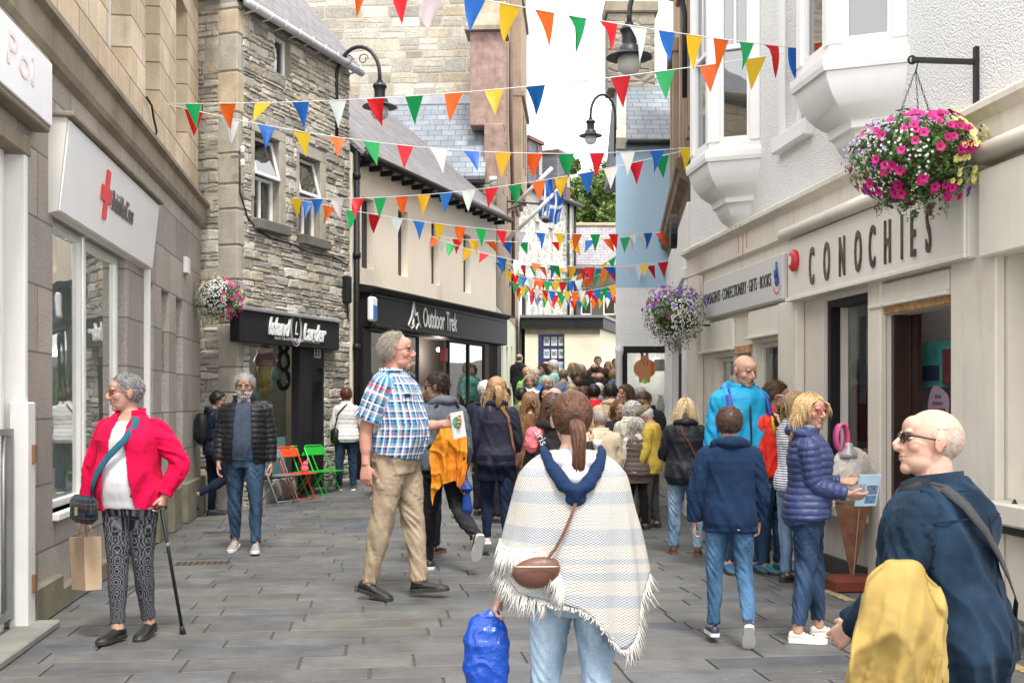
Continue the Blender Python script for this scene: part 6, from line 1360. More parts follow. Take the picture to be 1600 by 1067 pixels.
    q = MB(); q.box((a, -.14, 2.44), (b, -.0, 3.02), .012); q.build('board', plain('cream_board', (.68, .66, .60), .35, var=.03, dirt=.05), s); q = MB(); q.box((a-.01, -.165, 2.44), (b+.01, -.142, 2.475), .004); q.box((b-.03, -.163, 2.476), (b+.01, -.142, 3.02), .004); q.build('trim', CREAM2, s)
    q = MB(); pr = [(-.01, 3.02), (-.20, 3.03), (-.22, 3.08), (-.19, 3.13), (-.10, 3.15), (-.01, 3.15)]; q.loft([[(u, y, z) for y, z in pr] for u in (a-.08, b+.1)]); q.build('moulding', CREAM2, s, True)
    LM = NT('brown_letter'); g = LM.sep(LM.coord()); LM.bsdf(LM.ramp(LM.noise(LM.coord(), 1.2, 2), [(.4, (.035, .03, .03)), (.6, (.10, .055, .045))]), .25, 0, None, .6)
    px = [1268, 1292, 1317, 1342, 1366, 1392, 1410, 1427, 1450]; 
    for ch, p in zip('CONOCHIES', (1268.5, 1292, 1316, 1341, 1363, 1387, 1409.5, 1427, 1451)):
        o = put_text('letter', ch, (0, 0, 0), .47, LM.m, s, bold=.004, sx=.37, extrude=.006); cx = X0(p, 410, .145); o.data.transform(Matrix.Translation((cx, -.148, 2.69)))
    # next fascia to the right
    s = F.sub('shop_sign'); tag(s, 'blank cream fascia board at the right edge beside the big sign', 'sign'); a, b = X0(1533, 330, .12), X0(1760, 330, .12); q = MB(); q.box((a, -.14, 2.42), (b, 0, 2.98), .012); q.build('board', CREAM2, s); q = MB(); q.loft([[(u, y, z+.0) for y, z in pr] for u in (a-.05, b)]); q.build('moulding', CREAM2, s, True)
    m = MB(); m.box((r2[0], .28, r2[2]), (r2[1], .29, r2[3])); m.build('recess_board', CREAM2, r)
    # red alarm bell
    e = F.sub('alarm_bell'); m = MB(); m.box((F.at(1226, 407, .25)[0]-.03, -.13, F.at(1226, 407, .25)[1]-.03), (F.at(1226, 407, .25)[0]+.03, 0, F.at(1226, 407, .25)[1]+.03)); m.build('mount', WHITE, e); tag(e, 'round red alarm bell between the two newsagent signs', 'alarm bell'); u, z = F.at(1226, 407, .25); m = MB(); m.loft([[(u+rr*cos(t), y-.12, z+rr*1.2*sin(t)) for t in np.linspace(0, 2*pi, 25)[:-1]] for rr, y in ((.05, -.01), (.080, -.015), (.085, -.055), (.065, -.075), (.04, -.08))]); m.build('case', plain('bell_red', (.55, .03, .04), .35), e, True); m = MB(); m.loft([[(u+.04*cos(t), y-.05, z+.045*sin(t)) for t in np.linspace(0, 2*pi, 21)[:-1]] for y in (-.1515, -.154)]); m.build('badge', plain('bell_badge', (.7, .66, .64), .4), e)
    # iron finial rail at the right edge
    e = F.sub('window_rail'); tag(e, 'short dark iron rail with pointed finial on the sill at the right edge', 'rail'); u, z = F.at(1590, 828, .08); m = MB(); m.box((u-.12, -.14, z-.03), (u+1.0, -.05, z+.03), .01); m.build('bar', IRON, e)
    for k in range(3): m = MB(); m.lathe([(.012, z+.03), (.03, z+.06), (.018, z+.09), (.034, z+.115), (.03, z+.14), (.004, z+.19)], (u+.0+k*.3, -.1, 0), 12); m.build('finial', IRON, e, True)
    # hanging-basket wall bracket
    e = F.sub('wall_bracket'); tag(e, 'black iron wall bracket carrying the big flower basket', 'bracket'); u = U(7.66); m = MB(); m.box((u-.02, -.03, 3.42), (u+.02, 0.0, 3.86), .004); m.build('wall_plate', IRON, e); m = MB(); m.box((u-.015, -.46, 3.74), (u+.015, -.03, 3.775), .004); m.build('arm', IRON, e); m = MB(); m.tube([(u, -.46+.025*cos(t), 3.757+.025*sin(t)) for t in np.linspace(0, 2*pi, 15)], .008, 6); m.build('eye', IRON, e, True)
    return F
FW = white_building()
for Y_, z_, lb in ((10.6, 2.3, 'newsagent window'), (9.0, 2.45, 'newsagent doorway'), (12.9, 2.3, 'far window of the newsagent')): p = FW.w((14.85-Y_)/.9939, -1.0, z_); bulb(p.x, p.y, p.z, 2.5, 'small lit ceiling light inside the '+lb)
# ================================================================ lamps
def street_lamp(W, n, out, z, sc_, lab):
    # W wall point (x,y); n outward unit; lamp hangs at distance out
    e = empty('street_lamp', (W[0], W[1], z), atan2(n[1], n[0])); tag(e, lab, 'street lamp', 'black swan-neck street lamps')
    s = sc_; m = MB(); m.tube([(.03, 0, -1.0*s), (.03, 0, 0), *[(.03+out/2-out/2*cos(t), 0, .32*s*sin(t)*1.6) for t in np.linspace(.15, pi, 14)], (out+.03, 0, -.12*s)], .026*s+.006, 10); m.build('swan_neck', IRON, e, True)
    m = MB()
    for c in (.32, .66): m.tube([(out*c+.09*s*cos(t)*(1-t/14), 0, .30*s+.09*s*sin(t)*(1-t/14)) for t in np.linspace(0, 7, 24)], .008, 6)
    m.build('scroll', IRON, e, True)
    h = [(.02, .0), (.05, -.01), (.05, -.05), (.10, -.06), (.12, -.10), (.10, -.14), (.09, -.17), (.09, -.28), (.12, -.30), (.14, -.33), (.15, -.38), (.28, -.43), (.29, -.445), (.27, -.45), (.14, -.42)]
    m = MB(); m.lathe([(r_*s, (zz-.08)*s) for r_, zz in h], (out+.03, 0, 0), 24); m.build('hood', IRON, e, 'auto')
    m = MB(); m.lathe([(.135*s, -.50*s), (.15*s, -.56*s), (.145*s, -.64*s), (.11*s, -.70*s), (.05*s, -.735*s), (.005, -.74*s)], (out+.03, 0, 0), 24)
    t = NT('lamp_glass'); t.bsdf((.62, .62, .58), .15, 0, None, .5, Alpha=.75); m.build('globe', t.m, e, True)
n = Vector((.943, -.331)); street_lamp((-2.82, 18.34), n, .76, 6.62, .95, 'black swan-neck street lamp fixed to the rubble stone wall')
street_lamp((2.30, 15.15), Vector((-1, -.1)).normalized(), .74, 6.55, 1.05, 'nearest black street lamp, hung from the brown building beside the white bay')
street_lamp((2.02, 22.2), Vector((-1, -.25)).normalized(), .5, 7.0, .78, 'small far street lamp hanging against the white sky in the middle of the street')
# ================================================================ bunting
BC = {'w': (.72, .72, .74), 'b': (.012, .12, .45), 'y': (.74, .44, .015), 'o': (.74, .12, .01), 'g': (.01, .33, .09), 'r': (.62, .01, .02)}
def _pm():
    t = NT('pennant_plastic'); a = t.n('ShaderNodeAttribute'); a.attribute_name = 'Col'; b = t.bsdf(a.outputs['Color'], .45, 0, t.bump(t.noise(t.coord(), 16, 3), .3, .01), .4); tr = t.n('ShaderNodeBsdfTranslucent'); t.l(a.outputs['Color'], tr.inputs[0]); mx = t.n('ShaderNodeMixShader'); mx.inputs[0].default_value = .35; t.l(b.outputs[0], mx.inputs[1]); t.l(tr.outputs[0], mx.inputs[2]); t.l(mx.outputs[0], t.out.inputs['Surface']); return t.m
_PM = _pm(); CM = {k: _PM for k in BC}
def bunting(A, B, sag, n, seq, lab, size=.30, t0=.0, t1=1., wild=.15, seed=0, w=.205):
    A = Vector(A); B = Vector(B); rg = random.Random(seed); e = empty('bunting', A); tag(e, lab, 'bunting', None)
    P = lambda t: A.lerp(B, t)-Vector((0, 0, sag*4*t*(1-t)))-A
    m = MB(); m.tube([P(i/40) for i in range(41)], .0045, 5); m.build('cord', plain('white_cord', (.7, .7, .7), .7), e)
    d = (B-A).normalized(); L = (B-A).length
    for i in range(n):
        t = t0+(t1-t0)*(i/(n-1) if n > 1 else 0); c = seq[i % len(seq)]; hw = w/2/L; p0, p1 = P(t-hw), P(t+hw); tw = rg.gauss(0, wild); sw = rg.gauss(0, wild)
        side = Vector((-d.y, d.x, 0)); dn = (Vector((0, 0, -1))+side*sw*1.1+d*tw*.5).normalized(); tip = (p0+p1)/2+dn*size*(1+.03*rg.gauss(0, 1)); curl = side*rg.gauss(0, .045)
        m = MB(); m.cc = tuple(min(1, x*rg.uniform(.9, 1.08)) for x in BC[c]); K = 6; pts = []
        for k in range(K+1):
            s_ = k/K; a = p0.lerp(tip, s_)+curl*sin(s_*pi); b = p1.lerp(tip, s_)+curl*sin(s_*pi)*.3; mid = (a+b)/2-curl*sin(s_*pi)*.8; pts.append((a, mid, b))
        vs = [q for r_ in pts for q in r_]; fs = [(k*3+j, k*3+j+1, k*3+j+4, k*3+j+3) for k in range(K) for j in range(2)]; m.add(vs, fs)
        m.build('pennant', CM[c], e, True)
Wr = lambda Y: 3.95-.111*Y; Wl = lambda Y: -2.25-.1275*Y
bunting(at(560, -40, 8.2), at(1250, 76, 11.0), .05, 15, 'orwbyogrwbyogrb', 'nearest string of bunting crossing above the whole street to the white building', t0=.0, t1=.985, seed=1, w=.2, wild=.24)
bunting(at(256, 162, 12.95), at(1250, 80, 11.0), .14, 15, 'goybwrgoybwrgoy', 'second bunting string, nearly level from the left sandstone wall to the white bay', t0=.053, t1=.94, seed=2, wild=.22)
bunting(at(256, 162, 12.95), at(1084, 230, 14.7), .27, 16, 'rwbyogrwbyogrwby', 'bunting string sagging from the left sandstone wall to the edge of the brown building', t0=.05, t1=.985, seed=3, wild=.22)
bunting(at(456, 310, 17.0), at(1082, 232, 15.1), .20, 17, 'ybwrgoybwrgoybwrg', 'bunting string rising to the right from the middle of the rubble stone wall', t0=.012, t1=.93, seed=4, wild=.14)
bunting(at(456, 310, 17.0), at(1046, 362, 20.5), .22, 19, 'bogrwbyogrwbyogrwbo', 'bunting string falling from the rubble stone wall towards the round black sign', t0=.03, t1=.985, seed=5, wild=.25)
bunting(at(672, 369, 22.0), at(1044, 408, 20.5), .30, 14, 'ogyrbwogyrbwyr', 'bunting string from the slit windows of the cream wall to the brown building', t0=.02, t1=.98, seed=6, wild=.5)
bunting(at(672, 369, 22.0), at(1044, 362, 20.7), .15, 14, 'wryobgwrybogwr', 'flapping bunting string level across the street at the height of the far gutters', t0=.05, t1=.97, seed=7, wild=.6)
bunting(at(770, 408, 25.5), at(1046, 412, 21.2), .12, 17, 'bywrgobywrgobywrg', 'bunting string over the corner of the outdoor shop ending at the blue wall', t0=.02, t1=.97, seed=8, wild=.3)
bunting(at(776, 415, 27), at(962, 418, 26), .35, 15, 'gyrbwogyrbwogyr', 'bunting string sagging between the brown wall and the blue corner', t0=.03, t1=.97, seed=9, wild=.3)
bunting(at(776, 408, 28.5), at(962, 400, 27), .50, 16, 'rbygworbygworbyg', 'deeply sagging bunting string in front of the pale rubble house', t0=.03, t1=.97, seed=10, wild=.25)
bunting(at(790, 436, 30), at(962, 445, 29), .25, 15, 'bgyowrbgyowrbgy', 'lower bunting string in front of the pale rubble house windows', t0=.03, t1=.97, seed=11, wild=.2)
bunting(at(806, 447, 32), at(964, 452, 31), .22, 16, 'rgboywrgboywrgbo', 'far bunting string just above the flat black roof', t0=.03, t1=.97, seed=12, wild=.22)
bunting(at(806, 455, 33.5), at(966, 462, 32), .20, 15, 'ywrbgoywrbgoywr', 'farthest and lowest bunting string above the flat black roof', t0=.03, t1=.97, seed=13, wild=.22)
# ================================================================ hanging baskets
def flower(m, c, nrm_, r, col, eye=None, pet=5):
    nrm_ = Vector(nrm_).normalized(); x = nrm_.orthogonal().normalized(); y = nrm_.cross(x); c = Vector(c); n = 10; m.cc = col
    ring = []; 
    for i in range(n): a = 2*pi*i/n; rr = r*(1 if i % 2 == 0 else .80); ring.append(c+x*cos(a)*rr+y*sin(a)*rr+nrm_*r*.28)
    inner = [c+x*cos(2*pi*i/n)*r*.3+y*sin(2*pi*i/n)*r*.3+nrm_*r*.12 for i in range(n)]
    m.add(ring+inner, [(i, (i+1) % n, n+(i+1) % n, n+i) for i in range(n)]); m.cc = eye or tuple(q*.35 for q in col); m.add(inner+[c], [(i, (i+1) % n, n) for i in range(n)])
def basket(C, R0, zones, lab, seed, leaves=2600, hang=None, H=None, tiny=(900, (.75, .75, .72))):
    rg = random.Random(seed); e = empty('hanging_basket', C); tag(e, lab, 'flower basket'); H = H or R0*.95
    m = MB(); m.lathe([(.02, -.22*R0/.44), (.18*R0/.44, -.18*R0/.44), (.26*R0/.44, -.02), (.26*R0/.44, .02), (.23*R0/.44, .0), (.02, -.05)], (0, 0, -.02), 20); m.build('bowl', plain('coir_bowl', (.05, .035, .02), .95), e, True)
    def sp(k=1., zmin=-1.):
        while True:
            d = Vector((rg.gauss(0, 1), rg.gauss(0, 1), rg.gauss(0, 1))).normalized()
            if d.z > zmin: break
        drop = .25*max(0, -d.z)*rg.random(); return Vector((d.x*R0*(1-.15*max(0, -d.z)), d.y*R0*(1-.15*max(0, -d.z)), d.z*H*.72-drop*H))*k*(1+.10*sin(d.x*7+seed)*cos(d.z*6+d.y*5)), d
    m = MB()
    for i in range(leaves):
        k = rg.uniform(.45, 1.02); p, d = sp(k); a = (d+Vector((rg.gauss(0, .6), rg.gauss(0, .6), rg.gauss(0, .6)))).normalized(); s_ = rg.uniform(.012, .024); b = a.orthogonal().normalized(); b.rotate(Matrix.Rotation(rg.random()*6.28, 3, a)); c_ = a.cross(b)
        g = rg.uniform(.6, 1.4); m.cc = (.055*g, .13*g, .022*g); m.add([p-b*s_*.2, p+c_*s_*.5+b*s_*.7, p+b*s_*1.8, p-c_*s_*.5+b*s_*.7], [(0, 1, 2, 3)])
    for i in range(70):      # trailing sprigs
        p, d = sp(.9); q = p+Vector((d.x*.03, d.y*.03, -.04-.07*rg.random() if d.z < .3 else .09*rg.random())); m.cc = (.07, .13, .03); m.tube([p, (p+q)/2+Vector((d.x, d.y, 0))*.02, q], .002, 4)
        for k in range(7): t = k/6; w = p.lerp(q, t); b = Vector((rg.gauss(0, 1), rg.gauss(0, 1), rg.gauss(0, .5))).normalized()*.016; m.add([w, w+b*.6+Vector((0, 0, .006)), w+b*1.3, w+b*.6-Vector((0, 0, .006))], [(0, 1, 2, 3)])
    tag(m.build('foliage', vmat('basket_leaves', .5), e), kind='stuff')
    m = MB()
    for cnt, cond, r_, cols, eye in zones:
        k = 0; tries = 0
        while k < cnt and tries < 20000:
            tries += 1; p, d = sp(rg.uniform(.97, 1.07)); 
            if not cond(d, rg): continue
            flower(m, p, d+Vector((0, -.25, .1)), r_*rg.uniform(.8, 1.15), rg.choice(cols), eye); k += 1
    tag(m.build('petunias', vmat('petals', .55), e), kind='stuff')
    n_, cnd = tiny[0], tiny[2] if len(tiny) > 2 else (lambda d: True); m = MB(); k = 0
    while k < n_:
        p, d = sp(rg.uniform(.95, 1.05)); 
        if not cnd(d): continue
        k += 1; flower(m, p, d, .0095, tiny[1], (.6, .6, .3))
    tag(m.build('small_white_flowers', vmat('petals', .55), e), kind='stuff')
    if hang:
        m = MB()
        for a in (.3, 2.4, 4.5):
            A = Vector((.24*R0/.44*cos(a), .24*R0/.44*sin(a), 0)); B = Vector((0, 0, hang-.08))
            for i in range(22): 
                c = A.lerp(B, (i+.5)/22); ax = Vector((cos(i*1.57), sin(i*1.57), 0)); dd = (B-A).normalized(); m.tube([c+dd*.016*cos(t)+ax*.006*sin(t) for t in np.linspace(0, 2*pi, 7)], .0022, 4)
        m.tube([Vector((0.012*sin(t*2), 0, hang-.09+.09*t)) for t in np.linspace(0, 1, 8)], .005, 6); m.build('chain', IRON, e)
MAG = [(.55, .005, .17), (.48, .005, .14), (.62, .01, .22)]; YEL = [(.80, .72, .22), (.82, .76, .32)]; PUR = [(.22, .05, .45), (.30, .10, .55)]; LIL = [(.45, .33, .62)]
pB = FW.w((14.85-7.66)/.9939, .435, 3.11)
basket(pB, .43, [(160, lambda d, g: d.x > -.85 and d.x < .6 and d.z > -.8, .033, MAG, (.1, .005, .05)), (190, lambda d, g: d.x > .32 and d.z > -.6, .027, YEL, (.6, .5, .1)), (14, lambda d, g: True, .024, PUR, None), (60, lambda d, g: d.x < -.6 and d.z > -.1, .014, LIL, None), (8, lambda d, g: d.z > .6, .024, YEL, None)],
       'big hanging basket of magenta, yellow and white flowers in front of the cream sign', 21, 5200, .66, .40, (260, (.70, .70, .66), lambda d: d.x < -.1 and d.z < .35))
p2 = (1.95, 13.75, CAMH+(628-492)/1800*13.75)
basket(p2, .37, [(60, lambda d, g: d.z > .1, .028, PUR+[(.35, .12, .55)], (.05, .0, .1)), (50, lambda d, g: d.x < -.2 and d.z > -.3, .024, [(.20, .01, .10), (.14, .01, .12)], None), (80, lambda d, g: d.x < .1 and d.z < -.1, .014, [(.5, .25, .35), (.45, .2, .45), (.6, .02, .25)], None), (50, lambda d, g: d.z > .3, .014, LIL, None)],
       'hanging basket of purple and white flowers by the white pilaster', 22, 3000, None, .48, (1400, (.76, .76, .72), lambda d: d.x > -.25 and d.z < .5))
p3 = (-3.86, 15.2, CAMH+(628-466)/1800*15.2)
basket(p3, .31, [(55, lambda d, g: d.x > .25, .026, MAG, None), (12, lambda d, g: d.z > .3, .024, [(.8, .6, .03)], None), (30, lambda d, g: d.z > .4, .018, PUR, None)],
       'smaller hanging basket of white and pink flowers at the corner of the granite shop', 23, 1800, None, .36, (1500, (.76, .76, .74), lambda d: d.x < .5 and d.z > -.7))
m = MB(); m.tube([(-4.2, 15.25, p3[2]-.1), (-3.86, 15.2, p3[2]-.1)], .015, 6); tag(m.build('basket_bracket', IRON), 'thin iron arm under the left flower basket', 'bracket')
m = MB(); m.tube([(2.45, 13.8, p2[2]-.12), (1.95, 13.75, p2[2]-.12)], .015, 6); tag(m.build('basket_bracket', IRON), 'thin iron arm under the purple flower basket', 'bracket')
# ================================================================ folding chairs
def chair(px, py, col, lab, rz):
    Y = 2700/(py-628); X = (px-800)/1800*Y; e = empty('folding_chair', (X, Y, 0), rz); tag(e, lab, 'folding chair', 'folding chairs outside the fudge shop'); M_ = plain('chair_paint_%d_%d' % (int(col[0]*99), int(col[1]*99)), col, .35, .1, .05)
    # x: width, +y: front (sitter faces +y)
    w = .21
    m = MB(); m.tube([(-w, .22, 0), (-w, -.20, .80), (-w+.04, -.215, .84), (w-.04, -.215, .84), (w, -.20, .80), (w, .22, 0)], .012, 8); m.tube([(-w, .17, .10), (w, .17, .10)], .008, 6); m.build('front_frame', M_, e, True)
    m = MB(); m.tube([(-w+.03, -.24, 0), (-w+.03, .12, .43)], .011, 8); m.tube([(w-.03, -.24, 0), (w-.03, .12, .43)], .011, 8); m.tube([(-w+.03, -.2, .05), (w-.03, -.2, .05)], .008, 6); m.build('rear_legs', M_, e, True)
    m = MB(); m.loft([[(-w+.02, -.17, .445), (w-.02, -.17, .445), (w-.01, .21, .455), (-w+.01, .21, .455)], [(-w+.02, -.17, .465), (w-.02, -.17, .465), (w-.01, .21, .475), (-w+.01, .21, .475)]]); m.build('seat', M_, e)
    m = MB(); m.loft([[(-w+.01, -.165, .70), (w-.01, -.165, .70), (w-.01, -.20, .82), (-w+.01, -.20, .82)], [(-w+.01, -.18, .695), (w-.01, -.18, .695), (w-.01, -.215, .815), (-w+.01, -.215, .815)]]); m.build('backrest', M_, e)
chair(436, 793, (.22, .25, .29), 'grey folding chair, first of the row next to the bearded man', R(-122))
chair(463, 789, (.72, .08, .02), 'orange red folding chair between the grey and green ones', R(-122)); chair(484, 785, (.03, .42, .05), 'green folding chair next to the orange red one', R(-122)); chair(506, 783, (.03, .45, .05), 'green folding chair at the right end of the row by the shop door', R(-122))
m = MB(); m.sphere((0, 0, .05), (.06, .05, .06)); m.sphere((.01, 0, .12), .042); m.sphere((.04, 0, .16), (.014, .014, .04)); o = m.build('soft_toy', plain('pink_toy', (.65, .12, .18), .9), None, True); o.location = (-3.05, 16.95, .47); tag(o, 'small pink and red soft toy on the green folding chair', 'toy')
# ================================================================ giant ice cream sculpture
def icecream():
    X, Y = 2.715, 9.2; e = empty('ice_cream_sculpture', (X, Y, 0), R(6)); tag(e, 'giant ice cream model, wrapped white scoop and pink loop on a rusty cone', 'ice cream model')
    RB = plain('red_brown_base', (.17, .035, .02), .55, var=.25, dirt=.3); m = MB(); m.loft([[(-x, -x*.7, z), (x, -x*.7, z), (x, x*.7, z), (-x, x*.7, z)] for x, z in ((.19, .01), (.19, .085), (.13, .12))]); m.build('base', RB, e)
    t = NT('rusty_cone'); v = t.coord(); n = t.noise(v, 7, 5, .7); c = t.ramp(n, [(.3, (.12, .045, .022)), (.55, (.22, .10, .05)), (.75, (.31, .17, .10))]); t.bsdf(c, .45, 0, t.bump(n, .2, .01))
    m = MB(); m.loft([[(r_*cos(a+.5), r_*sin(a+.5)*.8, z) for a in np.linspace(0, 2*pi, 5)[:-1]] for r_, z in ((.02, .11), (.03, .16), (.185, .66), (.19, .69))]); m.build('cone', t.m, e)
    m = MB(); m.tube([(.0, -.03, .13), (.0, -.14, .66)], .005, 6); m.build('seam', plain('pale_seam', (.4, .3, .22), .5), e)
    V, F = ell((0, 0, 0), (.185, .17, .235), nu=48, nv=34); q = V*9+vnoise(V*5, 2)[:, None]; V = V*(1+.05*fbm(V*9, 3, 3)+.09*(1-np.abs(vnoise(q, 4)))**4)[:, None]+np.array([0, 0, .885]); me = mesh_np('scoop', V, F); tt = NT('plastic_wrapped_white'); v = tt.coord(); n1 = tt.noise(v, 6, 4, .6, 2.); n2 = tt.noise(v, 16, 5, .6, 1.)
    tt.bsdf(tt.ramp(n1, [(.42, (.62, .56, .47)), (.60, (.50, .45, .42)), (.72, (.22, .15, .15))]), .16, 0, tt.bump(n2, .6, .02), .6); link('scoop', me, tt.m, e)
    A = np.linspace(-1.7, 4.7, 30); m = MB(); m.ribbon([(-.095+.045*cos(a), -.02, 1.22+.105*sin(a)) for a in A], [Vector((cos(a), 0, sin(a))) for a in A], .10, .012); m.build('pink_flake_loop', plain('pink_plastic', (.75, .10, .32), .25), e, True)
    m = MB(); m.lathe([(.075, 1.06), (.07, 1.10), (.03, 1.14), (.035, 1.17), (.01, 1.18)], (-.05, -.06, 0), 14); m.build('gathered_wrap', plain('grey_wrap', (.42, .42, .42), .15, .2, .3), e, True)
icecream()
# ================================================================ litter bin behind the crowd
e = empty('street_cabinet', (2.17, 12.3, 0)); tag(e, 'low beige street cabinet between the blonde woman and the boy', 'cabinet'); m = MB(); m.box((-.12, -.15, 0), (.12, .2, .72), .02); m.build('case', plain('beige_cabinet', (.36, .33, .27), .7, var=.1, dirt=.3), e); m = MB(); m.box((-.03, -.162, .03), (-.015, -.152, .70)); m.build('door_gap', DARK, e)
# ================================================================ light, sky, camera
w = bpy.data.worlds.new('World'); sc.world = w; w.use_nodes = True; nt = w.node_tree; bg = nt.nodes['Background']
sky = nt.nodes.new('ShaderNodeTexSky'); sky.sky_type = 'NISHITA'; sky.sun_disc = False; sky.sun_elevation = R(52); sky.sun_rotation = R(215); sky.air_density = 1.; sky.dust_density = 2.
tc = nt.nodes.new('ShaderNodeTexCoord'); nz = nt.nodes.new('ShaderNodeTexNoise'); nz.inputs['Scale'].default_value = 2.2; nz.inputs['Detail'].default_value = 6; nt.links.new(tc.outputs['Generated'], nz.inputs['Vector'])
cr = nt.nodes.new('ShaderNodeValToRGB'); nt.links.new(nz.outputs['Fac'], cr.inputs['Fac']); cr.color_ramp.elements[0].position = .3; cr.color_ramp.elements[0].color = (9.6, 9.7, 9.9, 1); cr.color_ramp.elements[1].position = .7; cr.color_ramp.elements[1].color = (12.2, 12.1, 11.9, 1)
mx = nt.nodes.new('ShaderNodeMix'); mx.data_type = 'RGBA'; mx.inputs[0].default_value = .93; nt.links.new(sky.outputs[0], mx.inputs[6]); nt.links.new(cr.outputs['Color'], mx.inputs[7]); nt.links.new(mx.outputs[2], bg.inputs['Color']); bg.inputs['Strength'].default_value = .106
sun = bpy.data.lights.new('sun', 'SUN'); sun.energy = 1.9; sun.angle = R(13); sun.color = (1, .97, .92); so = bpy.data.objects.new('sun', sun); COL.objects.link(so); so.rotation_euler = Vector((-.15, .6, -1.05)).to_track_quat('-Z', 'Y').to_euler()
cam = bpy.data.cameras.new('camera'); co = bpy.data.objects.new('camera', cam); COL.objects.link(co); co.location = (0, 0, CAMH); co.rotation_euler = (R(90), 0, 0); cam.sensor_width = 36; cam.lens = 36*1800/1600; cam.shift_y = (628-533.5)/1600; cam.clip_end = 500; cam.clip_start = .05; sc.camera = co
cam.dof.use_dof = False
sc.view_settings.view_transform = 'Standard'; sc.view_settings.look = 'None'; sc.view_settings.gamma = 1; sc.view_settings.exposure = 1.27
# ================================================================ people
def PXY(px, fy): Y = 2700/(fy-628.); return (px-800)/1800*Y, Y
def HT(top, fy): return (fy-top)/(fy-628.)*1.5
def DEN(c, f=None, n='denim'): return cloth('%s_%d_%d' % (n, int(c[0]*999), int(c[2]*999)), c, 'denim', fade=f)
def SH(c): return plain('shoe_%d_%d_%d' % tuple(int(x*99) for x in c), c, .5, 0, .08)
def CL(c, kind='plain', rough=.85): return cloth('cloth_%s_%d_%d_%d' % (kind, *[int(x*999) for x in c]), c, kind, rough)
SOLW = SH((.70, .69, .66)); SOLB = SH((.03, .03, .03)); SOLBR = SH((.16, .09, .05))
WOOL = SH((.6, .6, .58))
def strap(f, name, lab, cat, pts, w, col, ease=.035, th=.004, extra=None, mat=None):
    P, N = f.around(pts, ease); t = f.thing(name, lab, cat); m = MB(); k = []
    for i in range(len(P)): k.append(P[i])
    m.ribbon(k, N, w, th); mt = mat or cloth('strap_%d_%d_%d' % tuple(int(x*999) for x in col), col, 'plain', .6); m.build('strap', mt, t, True); return t
def bagbox(t, c, size, yaw, mat, name='body', bev=.03, tilt=0.):
    m = MB(); x, y, z = size; m.box((-x/2, -y/2, -z/2), (x/2, y/2, z/2), bev); o = m.build(name, mat, t, True); o.data.transform(Matrix.Translation(c) @ Matrix.Rotation(R(yaw), 4, 'Z') @ Matrix.Rotation(R(tilt), 4, 'X')); return o
def backpack(f, lab, col, z0=1.0, z1=1.42, w=.15, d=.13, ease=.03, col2=None, straps=True):
    t = f.thing('backpack', lab, 'backpack'); M_ = CL(col, 'nylon', .6); zc = (z0+z1)/2; V, F = ell((0, 0, 0), (w, d/1.5, (z1-z0)/1.75)); V = np.sign(V)*np.abs(V/np.array([w, d/1.5, (z1-z0)/1.75]))**.75*np.array([w, d/1.5, (z1-z0)/1.9])
    back = (.115*f.bulk)+ease+d*.38; me = mesh_np('pack_body', [f.wpt(f.ub(v+np.array([0, -back, zc]))) for v in V], F); setA(me, 'guv', np.zeros((len(V), 3))); link('pack_body', me, M_, t)
    V2 = V*np.array([.72, .5, .5])+np.array([0, -back-d*.42, zc-.05]); me = mesh_np('front_pocket', [f.wpt(f.ub(v)) for v in V2], F); link('front_pocket', me, CL(col2 or sc3(col, 1.3), 'nylon', .6), t)
    if straps:
        for sd in (-1, 1):
            pts = [(sd*150, 1.43), (sd*120, 1.465), (sd*72, 1.465), (sd*40, 1.41), (sd*36, 1.33), (sd*42, 1.24), (sd*62, 1.16), (sd*100, 1.10), (sd*140, 1.08)]; P, N = f.around(pts, ease+.018); m = MB(); m.ribbon(P, N, .05, .01); m.build('strap', CL(col2 or col, 'nylon', .6), t, True)
    return t
def brochure(t_loc, t_rot, size, name, lab, cols, parent=None, tilt=0):
    pass
# ---------------- woman in the raspberry fleece
x, y = PXY(203, 1000)
f = Fig('woman in raspberry red fleece and patterned leggings walking with a black stick', x, y, 168, HT(585, 1000), 'f', 1.18, .06, .0045, 1.10, skin=(.60, .36, .27), hyaw=-48, hpitch=-2,
        aR=((.40, -.02, -1), (.16, .10, -1)), aL=((.62, -.22, -.85), (-.32, .30, -.85)), legR=(4, 2, -2.5), legL=(-5, 8, -2.5), footL=-8, curlR=75, curlL=80, handL=(-.1, .25, -.8))
f.body(); f.hair((.20, .195, .19), 'short', .013, .026, 1500, .0014, .4, col2=(.50, .49, .48), hl='short'); f.brows((.15, .12, .1)); f.glasses((.35, .02, .04), glass('tinted_lens', (.45, .38, .40), .08))
f.top(CL((.80, .78, .80)), 'blouse', .86, .006, 0, neck=1.40, amp=.006, flare=.2)
RASP = CL((.72, .004, .065), 'fleece'); f.top(RASP, 'fleece_jacket', .87, .030, .98, kind='plain', amp=.014, collar=(RASP, .045, .018, .55), open_=lambda P: (P[:, 1] > 0) & (np.abs(P[:, 0]+.01) < np.interp(P[:, 2], [.8, 1.0, 1.25, 1.44, 1.5], [.12, .10, .062, .045, .07])), cuff=.004, solid=.007, seed=3, neck=1.47)
f.trousers(leggings('patterned_leggings'), 'leggings', .004, .96, amp=.003); f.shoes(SH((.012, .012, .012)), SOLB)
